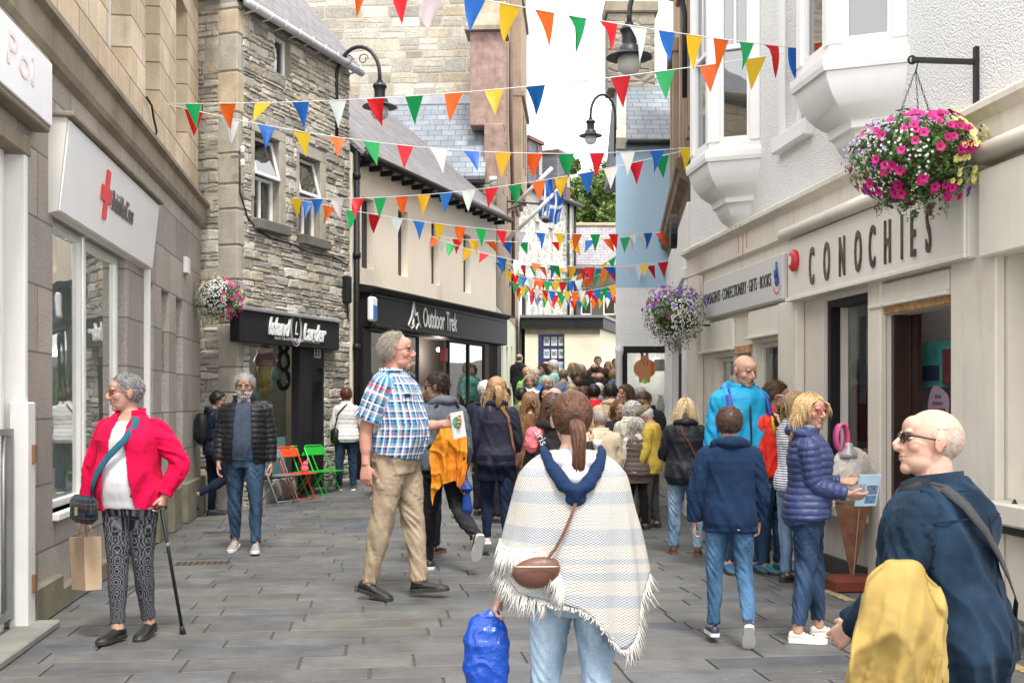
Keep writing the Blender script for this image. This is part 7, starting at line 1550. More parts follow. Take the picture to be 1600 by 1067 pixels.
# cane
t = f.thing('walking_stick', 'black adjustable walking stick with curved handle held by the woman in raspberry fleece', 'walking stick'); H0 = f.wpt(f.wr['L']+f.hd['L'][0]*.075); foot = Vector((H0.x-.09, H0.y+.10, 0.0)); foot = Vector((H0.x-.0, H0.y, 0))
wp = at(286, 988, 0) if 0 else None; Yc = 2700/(990-628.); gp = Vector(((286-800)/1800*Yc, Yc, 0)); Minv = Matrix.Translation(f.root.location) @ Matrix.Rotation(f.root.rotation_euler.z, 4, 'Z'); foot = Minv.inverted() @ gp
m = MB(); m.tube([H0, H0.lerp(foot, .97)], [.011]*2, 10); m.build('shaft', plain('black_tube', (.015, .015, .016), .3), t, True); m = MB(); dr_ = (f.root.rotation_euler.z); ax = Vector((-.0, 1, 0)); m.tube([H0-ax*.055+Vector((0, 0, -.004)), H0-ax*.02+Vector((0, 0, .008)), H0+ax*.03+Vector((0, 0, .006)), H0+ax*.065], [.013, .015, .014, .011], 10); m.build('handle', plain('black_rubber', (.02, .02, .02), .7), t, True)
m = MB(); m.tube([H0.lerp(foot, .93), foot], [.014, .021], 12); m.build('ferrule', plain('black_rubber', (.02, .02, .02), .7), t, True); m = MB(); m.tube([H0.lerp(foot, .27), H0.lerp(foot, .30)], [.014, .014], 10); m.build('clip', plain('grey_clip', (.2, .2, .2), .4), t, True)
# tartan shoulder bag
P, N = f.around([(-38, 1.455), (-30, 1.40), (-14, 1.30), (4, 1.20), (20, 1.10), (30, 1.02), (36, .95)], .058); t = f.thing('shoulder_bag', 'dark tartan messenger bag on a teal strap worn by the woman in raspberry fleece', 'bag'); m = MB(); m.ribbon(P, N, .042, .004); m.build('strap', CL((.03, .13, .19)), t, True)
TART = plaid('tartan', (.02, .022, .03), [(0, .12, (.02, .09, .13)), (.3, .36, (.20, .05, .03)), (.6, .66, (.02, .10, .16))], [(.1, .22, (.02, .08, .11)), (.5, .56, (.18, .06, .03)), (.8, .83, (.3, .25, .2))], .09, .09)
c = P[-1]+Vector((.02, .05, -.085)); o = bagbox(t, c, (.27, .09, .17), -35, TART, 'bag_body', .03); setA(o.data, 'guv', np.array([[v.co.x, v.co.z, 0] for v in o.data.vertices])); o = bagbox(t, c+Vector((-.02, .04, .03)), (.28, .05, .12), -35, TART, 'flap', .02); setA(o.data, 'guv', np.array([[v.co.x, v.co.z, 0] for v in o.data.vertices]))
m = MB(); m.box((c.x-.01, c.y+.08, c.z-.03), (c.x+.01, c.y+.09, c.z+.02), .003); m.build('buckle', plain('brass', (.5, .42, .25), .35, .8), t)
# paper carrier
H0 = f.wpt(f.wr['R']+f.hd['R'][0]*.08); t = f.thing('carrier_bag', 'tan paper carrier bag with a blue and cream printed side hanging from her hand', 'bag'); TAN = plain('tan_paper', (.46, .33, .21), .75, 0, .08, 6, .3, 14)
m = MB(); z1 = -.13; m.loft([[(-.055, -.13, z), (.055, -.13, z), (.055, .13, z), (-.055, .13, z)] if z == z1 else [(-.04, -.12, z), (.05, -.125, z), (.05, .12, z), (-.05, .125, z)] for z in (-.46, z1)]); o = m.build('bag_body', TAN, t); M4 = Matrix.Translation(H0) @ Matrix.Rotation(R(52), 4, 'Z') @ Matrix.Rotation(R(5), 4, 'X'); o.data.transform(M4)
m = MB()
for sx_ in (-.03, .03): m.tube([(sx_, -.05, z1), (sx_*.4, -.03, -.02), (0, 0, .01), (sx_*.4, .03, -.02), (sx_, .05, z1)], .006, 6)
o = m.build('handles', TAN, t, True); o.data.transform(M4)
for k, (a, b, c_, col, nm) in enumerate(((-.12, .12, (-.15, -.18), (.04, .07, .25), 'navy_band'), (-.12, .12, (-.43, -.45), (.04, .07, .25), 'navy_band'), (-.11, .11, (-.19, -.42), (.50, .46, .36), 'cream_print'), (-.09, .09, (-.27, -.34), (.08, .25, .26), 'teal_panel'))):
    m = MB(); m.box((-.0565-.001*k, a, c_[1]), (-.054, b, c_[0])); o = m.build(nm, plain(nm+'_ink', col, .7, var=.15), t); o.data.transform(M4)
me = text_mesh('TH', .08, .001); me.transform(Matrix.Rotation(R(90), 4, 'X')); me.transform(Matrix.Rotation(R(-90), 4, 'Z')); me.transform(Matrix.Translation((-.0605, 0, -.305))); me.transform(M4); link('lettering', me, letters((.7, .68, .6)), t)
# ---------------- bearded man
x, y = PXY(383, 862)
f = Fig('grey bearded man in black puffer jacket, tweed jumper and jeans walking towards us', x, y, 184, HT(583, 862), 'm', 1.04, .05, .005, 1.08, skin=(.50, .29, .21), hyaw=2, hpitch=-4, aR=((.22, .02, -1), (.02, .30, -1)), aL=((.22, .0, -1), (.06, .12, -1)), legL=(10, 4, 3), legR=(-6, 8, 3), footR=-8, curlL=70)
f.body(); f.hair((.30, .29, .28), 'short', .016, .040, 1100, .0018, .4, col2=(.45, .44, .42), hl='short'); f.facial((.55, .54, .52)); f.brows((.16, .13, .11)); f.glasses((.03, .02, .02))
f.top(CL((.055, .072, .105), 'tweed'), 'jumper', .90, .008, 0, neck=1.44, amp=.006); wc = CL((.72, .73, .76)); f.collar((wc, .035, .002, .35), f.root)
f.top(CL((.012, .012, .014), 'nylon', .5), 'puffer_jacket', .86, .036, .97, kind='puffer', amp=.006, puff=(.052, .009), collar=(CL((.012, .012, .014), 'nylon', .5), .055, .028, .6), open_=lambda P: (P[:, 1] > 0) & (np.abs(P[:, 0]) < np.interp(P[:, 2], [.8, 1.1, 1.5], [.115, .095, .075])), solid=.014)
f.trousers(DEN((.028, .055, .10), (.06, .11, .19)), 'jeans', .010, .97); f.shoes(SH((.30, .25, .22)), SOLW, stripe=WOOL)
H0 = f.wpt(f.wr['L']+f.hd['L'][0]*.11); t = f.thing('phone', 'small dark phone in the hand of the bearded man', 'phone'); bagbox(t, H0, (.012, .07, .14), 0, SH((.03, .015, .02)), 'case', .004)
# ---------------- leaning figure with the backpack
x, y = PXY(336, 806)
f = Fig('person in navy jacket leaning by the corner, one foot raised behind', x, y, -60, HT(609, 806), 'm', 1., 0, .008, 1.05, skin=(.45, .27, .2), legR=(14, 78, 3), footR=-70, legL=(0, 2, 3), aR=((.12, .2, -1), (-.1, .6, -.6)), aL=((.1, .2, -1), (-.1, .6, -.6)), hyaw=-25, hpitch=-12)
f.body(); f.hair((.015, .013, .012), 'short', .018, .04, 300, .003); f.top(CL((.012, .02, .045), 'nylon', .55), 'jacket', .86, .03, kind='puffer', puff=(.08, .008), hood=(CL((.012, .02, .045), 'nylon', .55), 1.05, None)); f.trousers(DEN((.012, .018, .035)), 'jeans', .012); f.shoes(SH((.03, .05, .09)), SOLB); backpack(f, 'black backpack on the back of the leaning person by the granite corner', (.012, .012, .013), col2=(.02, .02, .022))
# ---------------- woman in the white gilet
x, y = PXY(541, 781)
f = Fig('auburn haired woman in white quilted gilet and dark jeans at the shop window', x, y, 14, HT(620, 781), 'f', 1.12, .02, .008, 1.08, aL=((.25, .1, -1), (.0, .3, -.9)), aR=((.25, .2, -1), (-.3, 1, .2)), hyaw=5)
f.body(); f.hair((.13, .04, .018), 'short', .024, .05, 320, .003, hl='short', col2=(.20, .07, .03)); f.top(CL((.72, .71, .68)), 'jumper', .90, .015, .97, amp=.01); f.top(CL((.70, .69, .66), 'nylon', .6), 'gilet', .84, .034, 0, kind='puffer', puff=(.07, .007), neck=1.47, collar=(CL((.70, .69, .66), 'nylon', .6), .04, .015, .0)); f.trousers(DEN((.018, .035, .065)), 'jeans', .012); f.shoes(SH((.02, .02, .025)), SOLW)
t = strap(f, 'handbag', 'black handbag hanging at the side of the woman in the white gilet', 'bag', [(178, 1.46), (-165, 1.4), (-140, 1.3), (-120, 1.15), (-108, 1.02)], .02, (.012, .012, .012), .05); bagbox(t, f.pt(-.20, -.06, .92, 0), (.09, .22, .24), 10, SH((.012, .012, .013)), 'bag_body', .03)
# ---------------- plaid shirt man
x, y = PXY(620, 934)
f = Fig('tall grey haired man in blue and red check shirt and beige chinos walking right', x, y, -108, HT(523, 934), 'm', 1.05, .055, .0045, 1.10, skin=(.66, .34, .25), hyaw=14, hpitch=0, lean=-2, aR=((.14, -.38, -1), (.02, .02, -1)), aL=((.12, .22, -1), (-.1, 1, .12)), legL=(10, 4, 1), legR=(-8, 6, 1), footL=5, footR=-12, curlR=45, curlL=55, handL=(-.1, 1, .2))
f.body(0.); f.hair((.42, .36, .30), 'recede', .009, .050, 2200, .0012, .35, flow=(0, -.8, -.6), col2=(.56, .50, .44)); f.brows((.28, .2, .15)); f.glasses((.05, .04, .04), rim=False)
PL = plaid('check_shirt', (.05, .33, .52), [(.0, .11, (.006, .008, .05)), (.11, .20, (.88, .86, .84)), (.24, .29, (.62, .0, .03)), (.34, .46, (.01, .10, .24)), (.50, .58, (.88, .87, .84)), (.60, .65, (.85, .28, .01)), (.70, .79, (.01, .01, .06)), (.83, .90, (.88, .87, .85)), (.93, .97, (.62, .0, .03))],
           [(.0, .10, (.006, .01, .06)), (.13, .21, (.88, .87, .85)), (.28, .33, (.60, .0, .04)), (.42, .53, (.01, .08, .20)), (.57, .64, (.86, .86, .84)), (.70, .75, (.85, .26, .01)), (.84, .92, (.01, .16, .34))], .105, .115)
s_ = f.top(PL, 'check_shirt', .93, .026, .46, aease=.040, neck=1.475, amp=.012, collar=(PL, .04, .012, .45), cuff=.008, flare=0, seed=7); 
m = MB(); P, N = f.around([(28, 1.315), (34, 1.315), (40, 1.315)], .045); m.ribbon(P, N, .028, .006); m.build('badge', SH((.02, .02, .02)), s_)
for a in (24, 36, 48): pass
m = MB(); P, N = f.around([(22, 1.285), (36, 1.285), (50, 1.285)], .040); m.ribbon(P, N, .035, .004); o = m.build('pocket_flap', PL, s_); setA(o.data, 'guv', np.array([[v.co.x, v.co.z, 0] for v in o.data.vertices]))
f.trousers(cloth('beige_chino', (.42, .325, .225), 'plain', .8), 'chinos', .020, .985, 1.0, amp=.012, seed=9); f.shoes(SH((.012, .012, .013)), SOLB); P, N = f.around([(a, .985) for a in range(-180, 181, 20)], .018); m = MB(); m.ribbon(P, N, .032, .005); m.build('belt', SH((.02, .016, .014)), f.root, True)
for z_ in (1.38, 1.31, 1.24, 1.17, 1.10, 1.03): P, N = f.around([(-2, z_), (2, z_)], .040); m = MB(); m.sphere(P[0], .006, 8, 6); m.build('button', SH((.7, .7, .72)), s_, True)
t = f.thing('leaflet', 'white folded leaflet with green map held by the man in the check shirt', 'leaflet'); H0 = f.wpt(f.wr['L']+f.hd['L'][0]*.10); m = MB(); m.box((-.004, -.06, -.11), (.004, .06, .09)); o = m.build('paper', plain('leaflet_paper', (.62, .61, .60), .5, var=.03), t); RT = Matrix.Translation(H0+Vector((.02, .0, -.02))) @ Matrix.Rotation(R(55), 4, 'Z') @ Matrix.Rotation(R(10), 4, 'X'); o.data.transform(RT); m = MB(); m.loft([[(y_, .045*cos(a)-.01, .05*sin(a)+.01) for a in np.linspace(0, 2*pi, 9)[:-1]] for y_ in (.0045, .0055)]); o = m.build('map_print', plain('green_print', (.10, .28, .14), .6, var=.5, ns=40), t); o.data.transform(RT)
# ---------------- young man with the orange jacket
x, y = PXY(692, 889)
f = Fig('young man in grey hooded jacket and sunglasses walking away, one heel lifted', x, y, 28, HT(579, 889), 'm', 1.0, 0, .006, 1.08, skin=(.50, .30, .21), hyaw=48, hpitch=-4, lean=4, legL=(8, 6, 2), legR=(-22, 42, -2), footR=-62, footL=0, aL=((.15, .25, -1), (-.1, .9, -.4)), aR=((.18, -.1, -1), (.05, .3, -1)), curlR=70)
f.body(); f.hair((.045, .025, .016), 'short', .018, .042, 1100, .0018, .3, flow=(0, .5, .3)); f.glasses((.02, .02, .02), plain('black_lens', (.01, .01, .012), .1)); GH = CL((.115, .13, .155), 'nylon', .7); f.top(GH, 'hooded_jacket', .88, .030, .97, amp=.013, hood=(GH, 1.15, None)); f.trousers(DEN((.014, .014, .016), (.03, .03, .034)), 'jeans', .010, .97, amp=.014); f.shoes(SH((.02, .02, .022)), SOLW, stripe=WOOL)
P, N = f.around([(-175, 1.46), (-150, 1.47), (-130, 1.38), (-128, 1.25), (-132, 1.12)], .05)
t = backpack(f, 'black and orange daypack on the back of the young man in grey', (.015, .015, .016), .98, 1.30, .13, .10, .035, (.02, .02, .02))
def drape(f, name, lab, cat, ridge, length, col, seed, depth=.05, nf=6, amp=.02, kind='plain', roll=True):
    t = f.thing(name, lab, cat); R_ = np.array([list(p) for p in ridge]); nu, nv = 90, 70; cum = np.concatenate([[0], np.cumsum(np.linalg.norm(np.diff(R_, axis=0), axis=1))]); ss = np.linspace(0, cum[-1], nu)
    P = np.stack([np.interp(ss, cum, R_[:, k]) for k in range(3)], 1)
    for _ in range(8): P[1:-1] = (P[:-2]+2*P[1:-1]+P[2:])/4
    ca = np.array(((Matrix.Translation(f.root.location) @ Matrix.Rotation(f.root.rotation_euler.z, 4, 'Z')).inverted() @ Vector((0, 0, CAMH))))-P.mean(0); ca[2] = 0; nrm_ = ca/np.linalg.norm(ca); V = []
    for j in range(-nv//2, nv+1):
        q = j/nv
        for i in range(nu):
            u = i/(nu-1); a = abs(q); L = length*(1+.05*sin(u*7+seed)); ph = u*nf*2*pi+1.6*sin(u*3+seed)+.9*a*sin(seed+u*5); fold = (1-abs(sin(ph/2)))**1.4*2-1 if q > 0 else sin(ph*.7)
            fold2 = (1-abs(sin(ph*.83+2.1+3.2*a)))**2; g = amp*(.35+1.1*a)*fold+amp*.6*fold2*min(1, a*3)
            off = depth*sin(min(1, a*3.2)*pi/2)*(1 if q > 0 else -.8)+g; ctr = P[i]+np.array([0, 0, -L*a*(1-.0*a)+.02*(1-min(1, a*8))]); sh = (P.mean(0)-P[i])*(.10*a); sh[2] = 0
            V.append(ctr+sh+nrm_*off)
    n_ = nv+nv//2+1; F = [(j*nu+i, j*nu+i+1, (j+1)*nu+i+1, (j+1)*nu+i) for j in range(n_-1) for i in range(nu-1)]; V = np.array(V); V = V+amp*.9*np.stack([fbm(V*np.array([8, 8, 6])+k*9, seed+k, 2) for k in range(3)], 1); w_ = V @ np.array([9., 5, 6])+2.5*vnoise(V*5, seed); V = V+nrm_*(amp*.8*(1-np.abs(np.sin(w_)))**3+.004*fbm(V*24, seed, 3))[:, None]
    me = mesh_np('cloth', V, F); setA(me, 'guv', V); o = link('cloth', me, cloth(name+'_cloth%d' % seed, col, kind, .7), t); q = o.modifiers.new('s', 'SOLIDIFY'); q.thickness = .004; nm = bpy.data.meshes.new_from_object(o.evaluated_get(bpy.context.evaluated_depsgraph_get())); o.modifiers.clear(); o.data = nm
    return t
W = lambda f, px, py, dY=0.: (Matrix.Translation(f.root.location) @ Matrix.Rotation(f.root.rotation_euler.z, 4, 'Z')).inverted() @ at(px, py, f.root.location.y+dY)
OR = (.72, .24, .012)
t = drape(f, 'orange_jacket', 'orange and black waterproof jacket carried over the arm of the young man in grey', 'jacket', [W(f, 672, 705, -.26), W(f, 690, 672, -.27), W(f, 712, 664, -.24), W(f, 728, 690, -.16)], .47, OR, 9, .05, 3, .022, 'nylon', False)
m2 = MB(); tb = [tube([W(f, 722, 692, -.12), W(f, 722, 715, -.16), W(f, 718, 738, -.16)], [.04, .06, .04], [.05, .06, .04], X=[1, 0, 0], exp=2.2)]; V_, F_ = tube_vf(tb[0]); me = mesh_np('black_panel', V_, F_); link('black_panel', me, CL((.012, .012, .014), 'nylon', .6), t)
t = f.thing('umbrella', 'folded blue umbrella hanging from the hand of the young man in grey', 'umbrella'); a, b = W(f, 728, 740, -.2), W(f, 731, 832, -.2); m = MB(); m.tube([a, a.lerp(b, .12), a.lerp(b, .25), a.lerp(b, .33), a.lerp(b, .6), a.lerp(b, .72), a.lerp(b, .95), b], [.008, .02, .062, .03, .05, .03, .02, .006], 9); V0 = m.build('canopy', cloth('blue_umbrella', (.012, .05, .25), 'nylon', .5), t); m = MB(); m.tube([a+Vector((0, 0, .06)), a], .012, 8); m.build('handle', SH((.02, .02, .02)), t, True)
# ---------------- hidden companions
x, y = PXY(664, 864); f = Fig('brown haired person almost hidden between the check shirt and the grey hooded jacket', x, y, -20, 1.66, 'f', 1., 0, .010); f.body(); f.hair((.09, .045, .025), 'long', .014, .2, 200, .004); f.top(CL((.012, .012, .014))); f.trousers(DEN((.012, .012, .014)), 'jeans'); f.shoes(SH((.02, .015, .012)), SOLBR)
x, y = PXY(588, 789); f = Fig('child hidden behind the check shirted man, one red and white trainer showing', x, y, -60, 1.22, 'm', .95, 0, .010, 1.2); f.body(); f.hair((.09, .045, .025), 'short'); f.top(CL((.1, .1, .12))); f.trousers(CL((.02, .022, .02)), 'jeans'); f.shoes(SH((.62, .08, .05)), SOLW, size=1.15)
# ---------------- navy jacket ponytail woman
x, y = PXY(776, 868)
f = Fig('fair haired woman in navy jacket, navy tunic and leggings walking away', x, y, 4, HT(600, 868), 'f', 1.05, 0, .006, 1.08, legL=(12, 18, 1), legR=(-6, 6, 1), footL=-30, aL=((.26, .0, -1), (.1, .35, -.9)), aR=((.24, .0, -1), (-.2, .5, -.8)))
f.body(); f.hair((.42, .25, .12), 'ponytail', .020, .24, 520, .0035, .25, col2=(.55, .36, .19), tie=(0, -.115, .045)); f.hair((.40, .24, .12), 'long', .012, .20, 260, .0035, .3, col2=(.5, .33, .18), name='hair', seed=9, hl='short')
NV = CL((.016, .018, .036), 'nylon', .7); f.top(NV, 'jacket', .84, .030, .97, amp=.012, hood=(NV, 1.0, None), flare=.1); f.garment('tunic', [f.torso(.70, .95, .03, .35)], CL((.008, .009, .026)), amp=.015); f.trousers(DEN((.010, .018, .045), (.02, .035, .08)), 'leggings', .004, .96, amp=.008); f.shoes(SH((.45, .40, .36)), SOLW)
t = strap(f, 'shoulder_bag', 'tan leather strap bag over the shoulder of the woman in the navy jacket', 'bag', [(172, 1.455), (165, 1.42), (152, 1.34), (138, 1.2), (126, 1.06), (118, .94)], .028, (.33, .14, .06), .045); bagbox(t, f.pt(.21, -.03, .90, 0), (.07, .2, .16), -10, SH((.10, .05, .03)), 'bag_body', .03)
# ---------------- woman in the fringed poncho (nearest)
Yp = 4.38; xp = (894-800)/1800*Yp
f = Fig('woman with brown ponytail in cream and grey striped fringed poncho, seen from behind', xp, Yp, 2, 1.555, 'f', 1.02, 0, .0045, 1.06, skin=(.62, .38, .28), aL=((.20, .05, -1), (.42, -.05, -1)), aR=((.22, .1, -1), (-.2, .8, -.5)), legL=(4, 2, 3), legR=(-2, 2, 3), curlL=70, hyaw=2)
f.body(); f.hair((.085, .035, .020), 'ponytail', .009, .27, 1900, .0017, .4, col2=(.16, .075, .04), tie=(0, -.118, .012), seed=4)
m = MB(); T_ = f.wpt(f.h2b((0, -.135, .012))); m.tube([T_+Vector((.013*cos(a), 0, .013*sin(a))) for a in np.linspace(0, 2*pi, 14)], .005, 6); m.build('hair_tie', SH((.012, .012, .012)), f.root, True)
f.trousers(DEN((.33, .46, .60), (.45, .58, .70), 'pale_denim'), 'jeans', .006, .98, .98, amp=.009); f.shoes(SH((.6, .6, .6)), SOLW)
NVH = CL((.012, .030, .085), 'fleece'); f.top(NVH, 'hoodie', .98, .004, .96, amp=.004)
def poncho(f):
    nu, nv = 150, 70; V = []; U = []; th = np.linspace(0, 2*pi, nu, endpoint=False); hem = np.zeros(nu)
    for i, a in enumerate(th):    # a: 0 = right, pi/2 = front (+y), pi = left, 3pi/2 = back
        c, s_ = cos(a), sin(a); base = .905; hem[i] = base+.0
        hem[i] = .86-.20*math.exp(-((a-5.35)/.42)**2)+.14*max(0, -c)**3+.10*max(0, c)**8+.02*max(0, s_)
    for j in range(nv+1):
        t = j/nv
        for i, a in enumerate(th):
            c, s_ = cos(a), sin(a)
            # profile: neck -> shoulder -> fall
            if t < .28: q = t/.28; rx = .064+(.218-.064)*q**.9; ry = .062+(.124-.062)*q; z = 1.474-.09*q**1.9
            else:
                q = (t-.28)/.72; rx = .218+.095*q**.7; ry = .124+.052*q**.8; z = (1.384)*(1-q)+hem[i]*q
            fold = (.4*sin(a*5+1.1)+.5*sin(a*8-.7+2*t)+.4*sin(a*13+2.+3*t))*.013*max(0, t-.25)**1.1*1.6
            e = 2/2.3; V.append(((rx+fold)*np.sign(c)*abs(c)**e, -.012+(ry+fold)*np.sign(s_)*abs(s_)**e, z)); U.append((a*.22, z+.03*max(0, t-.3)*c, t))
    V = np.array(V); U = np.array(U); Nn = np.zeros_like(V); w = vnoise(np.stack([V[:, 0]*13, V[:, 1]*13, V[:, 2]*4.5], 1), 8); rr = np.linalg.norm(V[:, :2], axis=1); V[:, :2] *= (1+(.05*w*sstep(.2, .6, U[:, 2])))[:, None]
    P = [f.ub(v) for v in V]; F = [(j*nu+i, j*nu+(i+1) % nu, (j+1)*nu+(i+1) % nu, (j+1)*nu+i) for j in range(nv) for i in range(nu)]
    me = mesh_np('poncho', [f.wpt(p) for p in P], F); setA(me, 'guv', U)
    CR = (.62, .58, .52); GR = (.46, .475, .50); MT = stripes('striped_knit', CR, [(.0, .12, GR), (.26, .34, GR), (.42, .47, GR), (.60, .76, GR)], .42, 1, .9, knit=1.)
    o = link('poncho', me, MT, f.root); me2 = me
    q = o.modifiers.new('s', 'SOLIDIFY'); q.thickness = .007; dg = bpy.context.evaluated_depsgraph_get(); nm = bpy.data.meshes.new_from_object(o.evaluated_get(dg)); o.modifiers.clear(); o.data = nm
    rg = np.random.default_rng(5); paths = []
    for i in range(nu):
        for rep_ in range(6):
            v = V[nv*nu+i]; v2 = V[nv*nu+(i+1) % nu]; u_ = rg.random(); b = v*(1-u_)+v2*u_
            L = .065+.025*rg.random(); dx = rg.normal()*.014; dy = rg.normal()*.014; out = nrm([b[0], b[1], 0])*.018
            if b[1] < -.05 and -.12 < b[0] < .20: L *= .25
            paths.append(np.array([b, b+np.array([dx*.4, dy*.4, -L*.5])+out*.6, b+np.array([dx, dy, -L])+out]))
    sv, sf, sc2 = strands_vf([np.array([f.ub(p) for p in q_]) for q_ in paths], .0022, .8, 4); me = mesh_np('fringe', [f.wpt(v) for v in sv], sf); link('fringe', me, cloth('cream_fringe', (.68, .65, .60)), o)
    # second fringed edge running diagonally over the left arm and back
    edge = [(-.308, -.02, 1.10), (-.295, -.07, 1.07), (-.25, -.135, 1.07), (-.19, -.155, 1.075), (-.13, -.17, 1.06), (-.085, -.178, 1.0), (-.06, -.182, .95), (-.05, -.184, .92)]
    E = np.array(edge); ss = np.linspace(0, len(E)-1, 120); EE = np.stack([np.interp(ss, np.arange(len(E)), E[:, k]) for k in range(3)], 1); paths = []
    for e in EE:
        for _ in range(4): L = .075+.035*rg.random(); d = rg.normal(size=3)*.010; paths.append(np.array([e+d*.3, e+np.array([-.012, -.02, -L*.5])+d*.6, e+np.array([-.020, -.020, -L])+d]))
    sv, sf, _ = strands_vf([np.array([f.ub(p) for p in q_]) for q_ in paths], .0030, .6, 4); me = mesh_np('fringe', [f.wpt(v) for v in sv], sf); link('fringe', me, cloth('cream_fringe', (.68, .65, .60)), o)
    m = MB(); m.tube([f.wpt(f.ub(e)) for e in EE[::4]], .009*f.S, 8); m.build('folded_edge', cloth('cream_edge', (.64, .61, .56), 'fleece'), o, True)
    return o
po = poncho(f)
# hood: white inside, navy V-shaped band on the back
parts = []; Pn = [(-.125, .03, 1.478), (-.118, -.05, 1.455), (-.095, -.105, 1.40), (-.055, -.142, 1.335), (0, -.158, 1.295), (.055, -.142, 1.335), (.095, -.105, 1.40), (.118, -.05, 1.455), (.125, .03, 1.478)]
P = [f.ub(np.array(p)+np.array([0, -.020, .014])) for p in Pn]; me = remesh([tube_vf(tube(P, [.013, .020, .026, .032, .037, .032, .026, .020, .013], [.014, .022, .030, .034, .034, .034, .030, .022, .014], X=[0, 0, 1], n=14)), ell(f.ub(np.array([0, -.166, 1.295])), (.045, .022, .042))], .006, 3); V = getV(me); N = getN(me); V = V+N*(.004*fbm(V*np.array([20, 20, 40]), 4))[:, None]; setV(me, f.fin(V)); setA(me, 'guv', V); link('hood', me, NVH, f.root)
me = remesh([ell(f.ub(np.array([0, -.066, 1.440])), (.112, .092, .052)), ell(f.ub(np.array([0, -.120, 1.385])), (.066, .045, .058))], .008, 3); V = getV(me); setV(me, f.fin(V)); setA(me, 'guv', V); link('hood_lining', me, CL((.72, .73, .74), 'fleece'), f.root)
t = f.thing('shoulder_bag', 'small brown leather bag on a thin strap at the left hip over the poncho', 'bag'); LB = plain('brown_leather', (.115, .045, .028), .45, 0, .15, 4, .2, 60)
pts = [(0.0, -.186, 1.275), (-.02, -.194, 1.22), (-.05, -.200, 1.15), (-.085, -.20, 1.085), (-.13, -.205, 1.03)]; m = MB(); m.ribbon([f.wpt(f.ub(np.array(p))) for p in pts], Vector((0, -1, .1)), .012, .004); m.build('strap', LB, t)
c = f.wpt(f.ub(np.array([-.165, -.190, .995]))); V_, F_ = ell((0, 0, 0), (.105, .040, .078)); V_ = V_*np.array([1, 1, 1])*np.where(V_[:, 2:3] > 0, np.array([[1, 1, .72]]), 1.); me = mesh_np('bag_body', (V_ @ rotm('Y', -.18).T)*f.S*.95+np.array(c), F_); link('bag_body', me, LB, t); m = MB(); m.tube([c+Vector((x_, -.042+.3*x_*x_, .018)) for x_ in np.linspace(-.085, .085, 9)], .003, 5); m.build('zip', plain('brass', (.5, .42, .25), .35, .8), t, True)
# blue plastic carrier
H0 = f.wpt(f.wr['L']+f.hd['L'][0]*.085); t = f.thing('plastic_bag', 'bright blue plastic carrier bag hanging from the hand of the woman in the poncho', 'bag'); B0 = np.array(H0)
tb = tube([B0+np.array(q) for q in ((0, 0, .005), (-.008, 0, -.025), (-.022, 0, -.055), (-.03, 0, -.12), (-.03, 0, -.22), (-.022, 0, -.34))], [.012, .05, .074, .085, .084, .07], [.012, .02, .032, .045, .05, .05], X=[1, 0, 0], n=28); V_, F_ = tube_vf(tb); me = remesh([(V_, F_)], .005, 1); V = getV(me); N = getN(me); r1 = (1-np.abs(vnoise(V*np.array([24, 24, 8])+.5*np.stack([V[:, 2]*20]*3, 1), 3)))**3; V = V+N*(.007*r1+.004*fbm(V*18, 6, 3))[:, None]; setV(me, V); bt = NT('blue_plastic'); bt.bsdf((.004, .055, .36), .16, 0, bt.bump(bt.noise(bt.coord(), 22, 4, .6, 1.5), .5, .01), .6); link('bag_body', me, bt.m, t)
# ---------------- blonde woman in the black jacket
x, y = PXY(1071, 866)
f = Fig('blonde woman in black quilted jacket and pale jeans standing with her back to us', x, y, -6, HT(622, 866), 'f', 1.14, .02, .006, 1.12, legL=(2, 2, 4), legR=(-2, 2, 4), aL=((.3, .25, -1), (-.4, 1, -.3)), aR=((.3, .25, -1), (-.4, 1, -.3)))
f.body(); f.hair((.60, .44, .24), 'long', .016, .17, 1100, .0022, .3, col2=(.72, .58, .38)); BJ = CL((.012, .014, .020), 'nylon', .55); f.top(BJ, 'jacket', .80, .036, .97, amp=.016, hood=(BJ, 1.15, None), flare=.3); f.trousers(DEN((.16, .28, .42), (.30, .43, .56)), 'jeans', .012, .97, amp=.014); f.shoes(SH((.16, .065, .03)), SOLBR, boot=.03)
strap(f, 'shoulder_bag', 'reddish brown strap slung diagonally across the black quilted jacket', 'bag strap', [(-160, 1.45), (-172, 1.36), (176, 1.26), (164, 1.16), (150, 1.06), (130, .97), (105, .92)], .022, (.13, .045, .025), .055)
# ---------------- man in the cyan jacket
x, y = PXY(1158, 893)
f = Fig('tall bald man in bright cyan hooded jacket with blue rucksack straps', x, y, -168, HT(552, 893), 'm', 1.06, .03, .0045, 1.10, skin=(.60, .34, .25), hyaw=14, hpitch=-14, aR=((.20, .0, -1), (.05, .1, -1)), aL=((.24, .0, -1), (.03, .1, -1)))
f.body(); f.hair((.25, .22, .2), 'bald', .003, .010, 500, .0012, col2=(.35, .33, .3)); f.brows((.22, .15, .11)); CY = CL((.012, .31, .55), 'nylon', .6); j = f.top(CY, 'hooded_jacket', .80, .040, .96, amp=.015, hood=(CY, 1.25, None), collar=(CY, .05, .022, .35), flare=.1)
f.collar((CL((.015, .02, .035)), .028, .006, .3), j); P, N = f.around([(0, z) for z in np.linspace(1.42, .80, 14)], .046); m = MB(); m.ribbon(P, N, .016, .008); m.build('zip', SH((.012, .012, .014)), j, True); f.trousers(DEN((.03, .05, .08)), 'jeans', .012); f.shoes(SH((.02, .09, .18)), SOLB)
backpack(f, 'blue and grey rucksack worn by the man in the cyan jacket', (.03, .06, .30), .95, 1.38, .15, .12, .052, (.05, .09, .42))
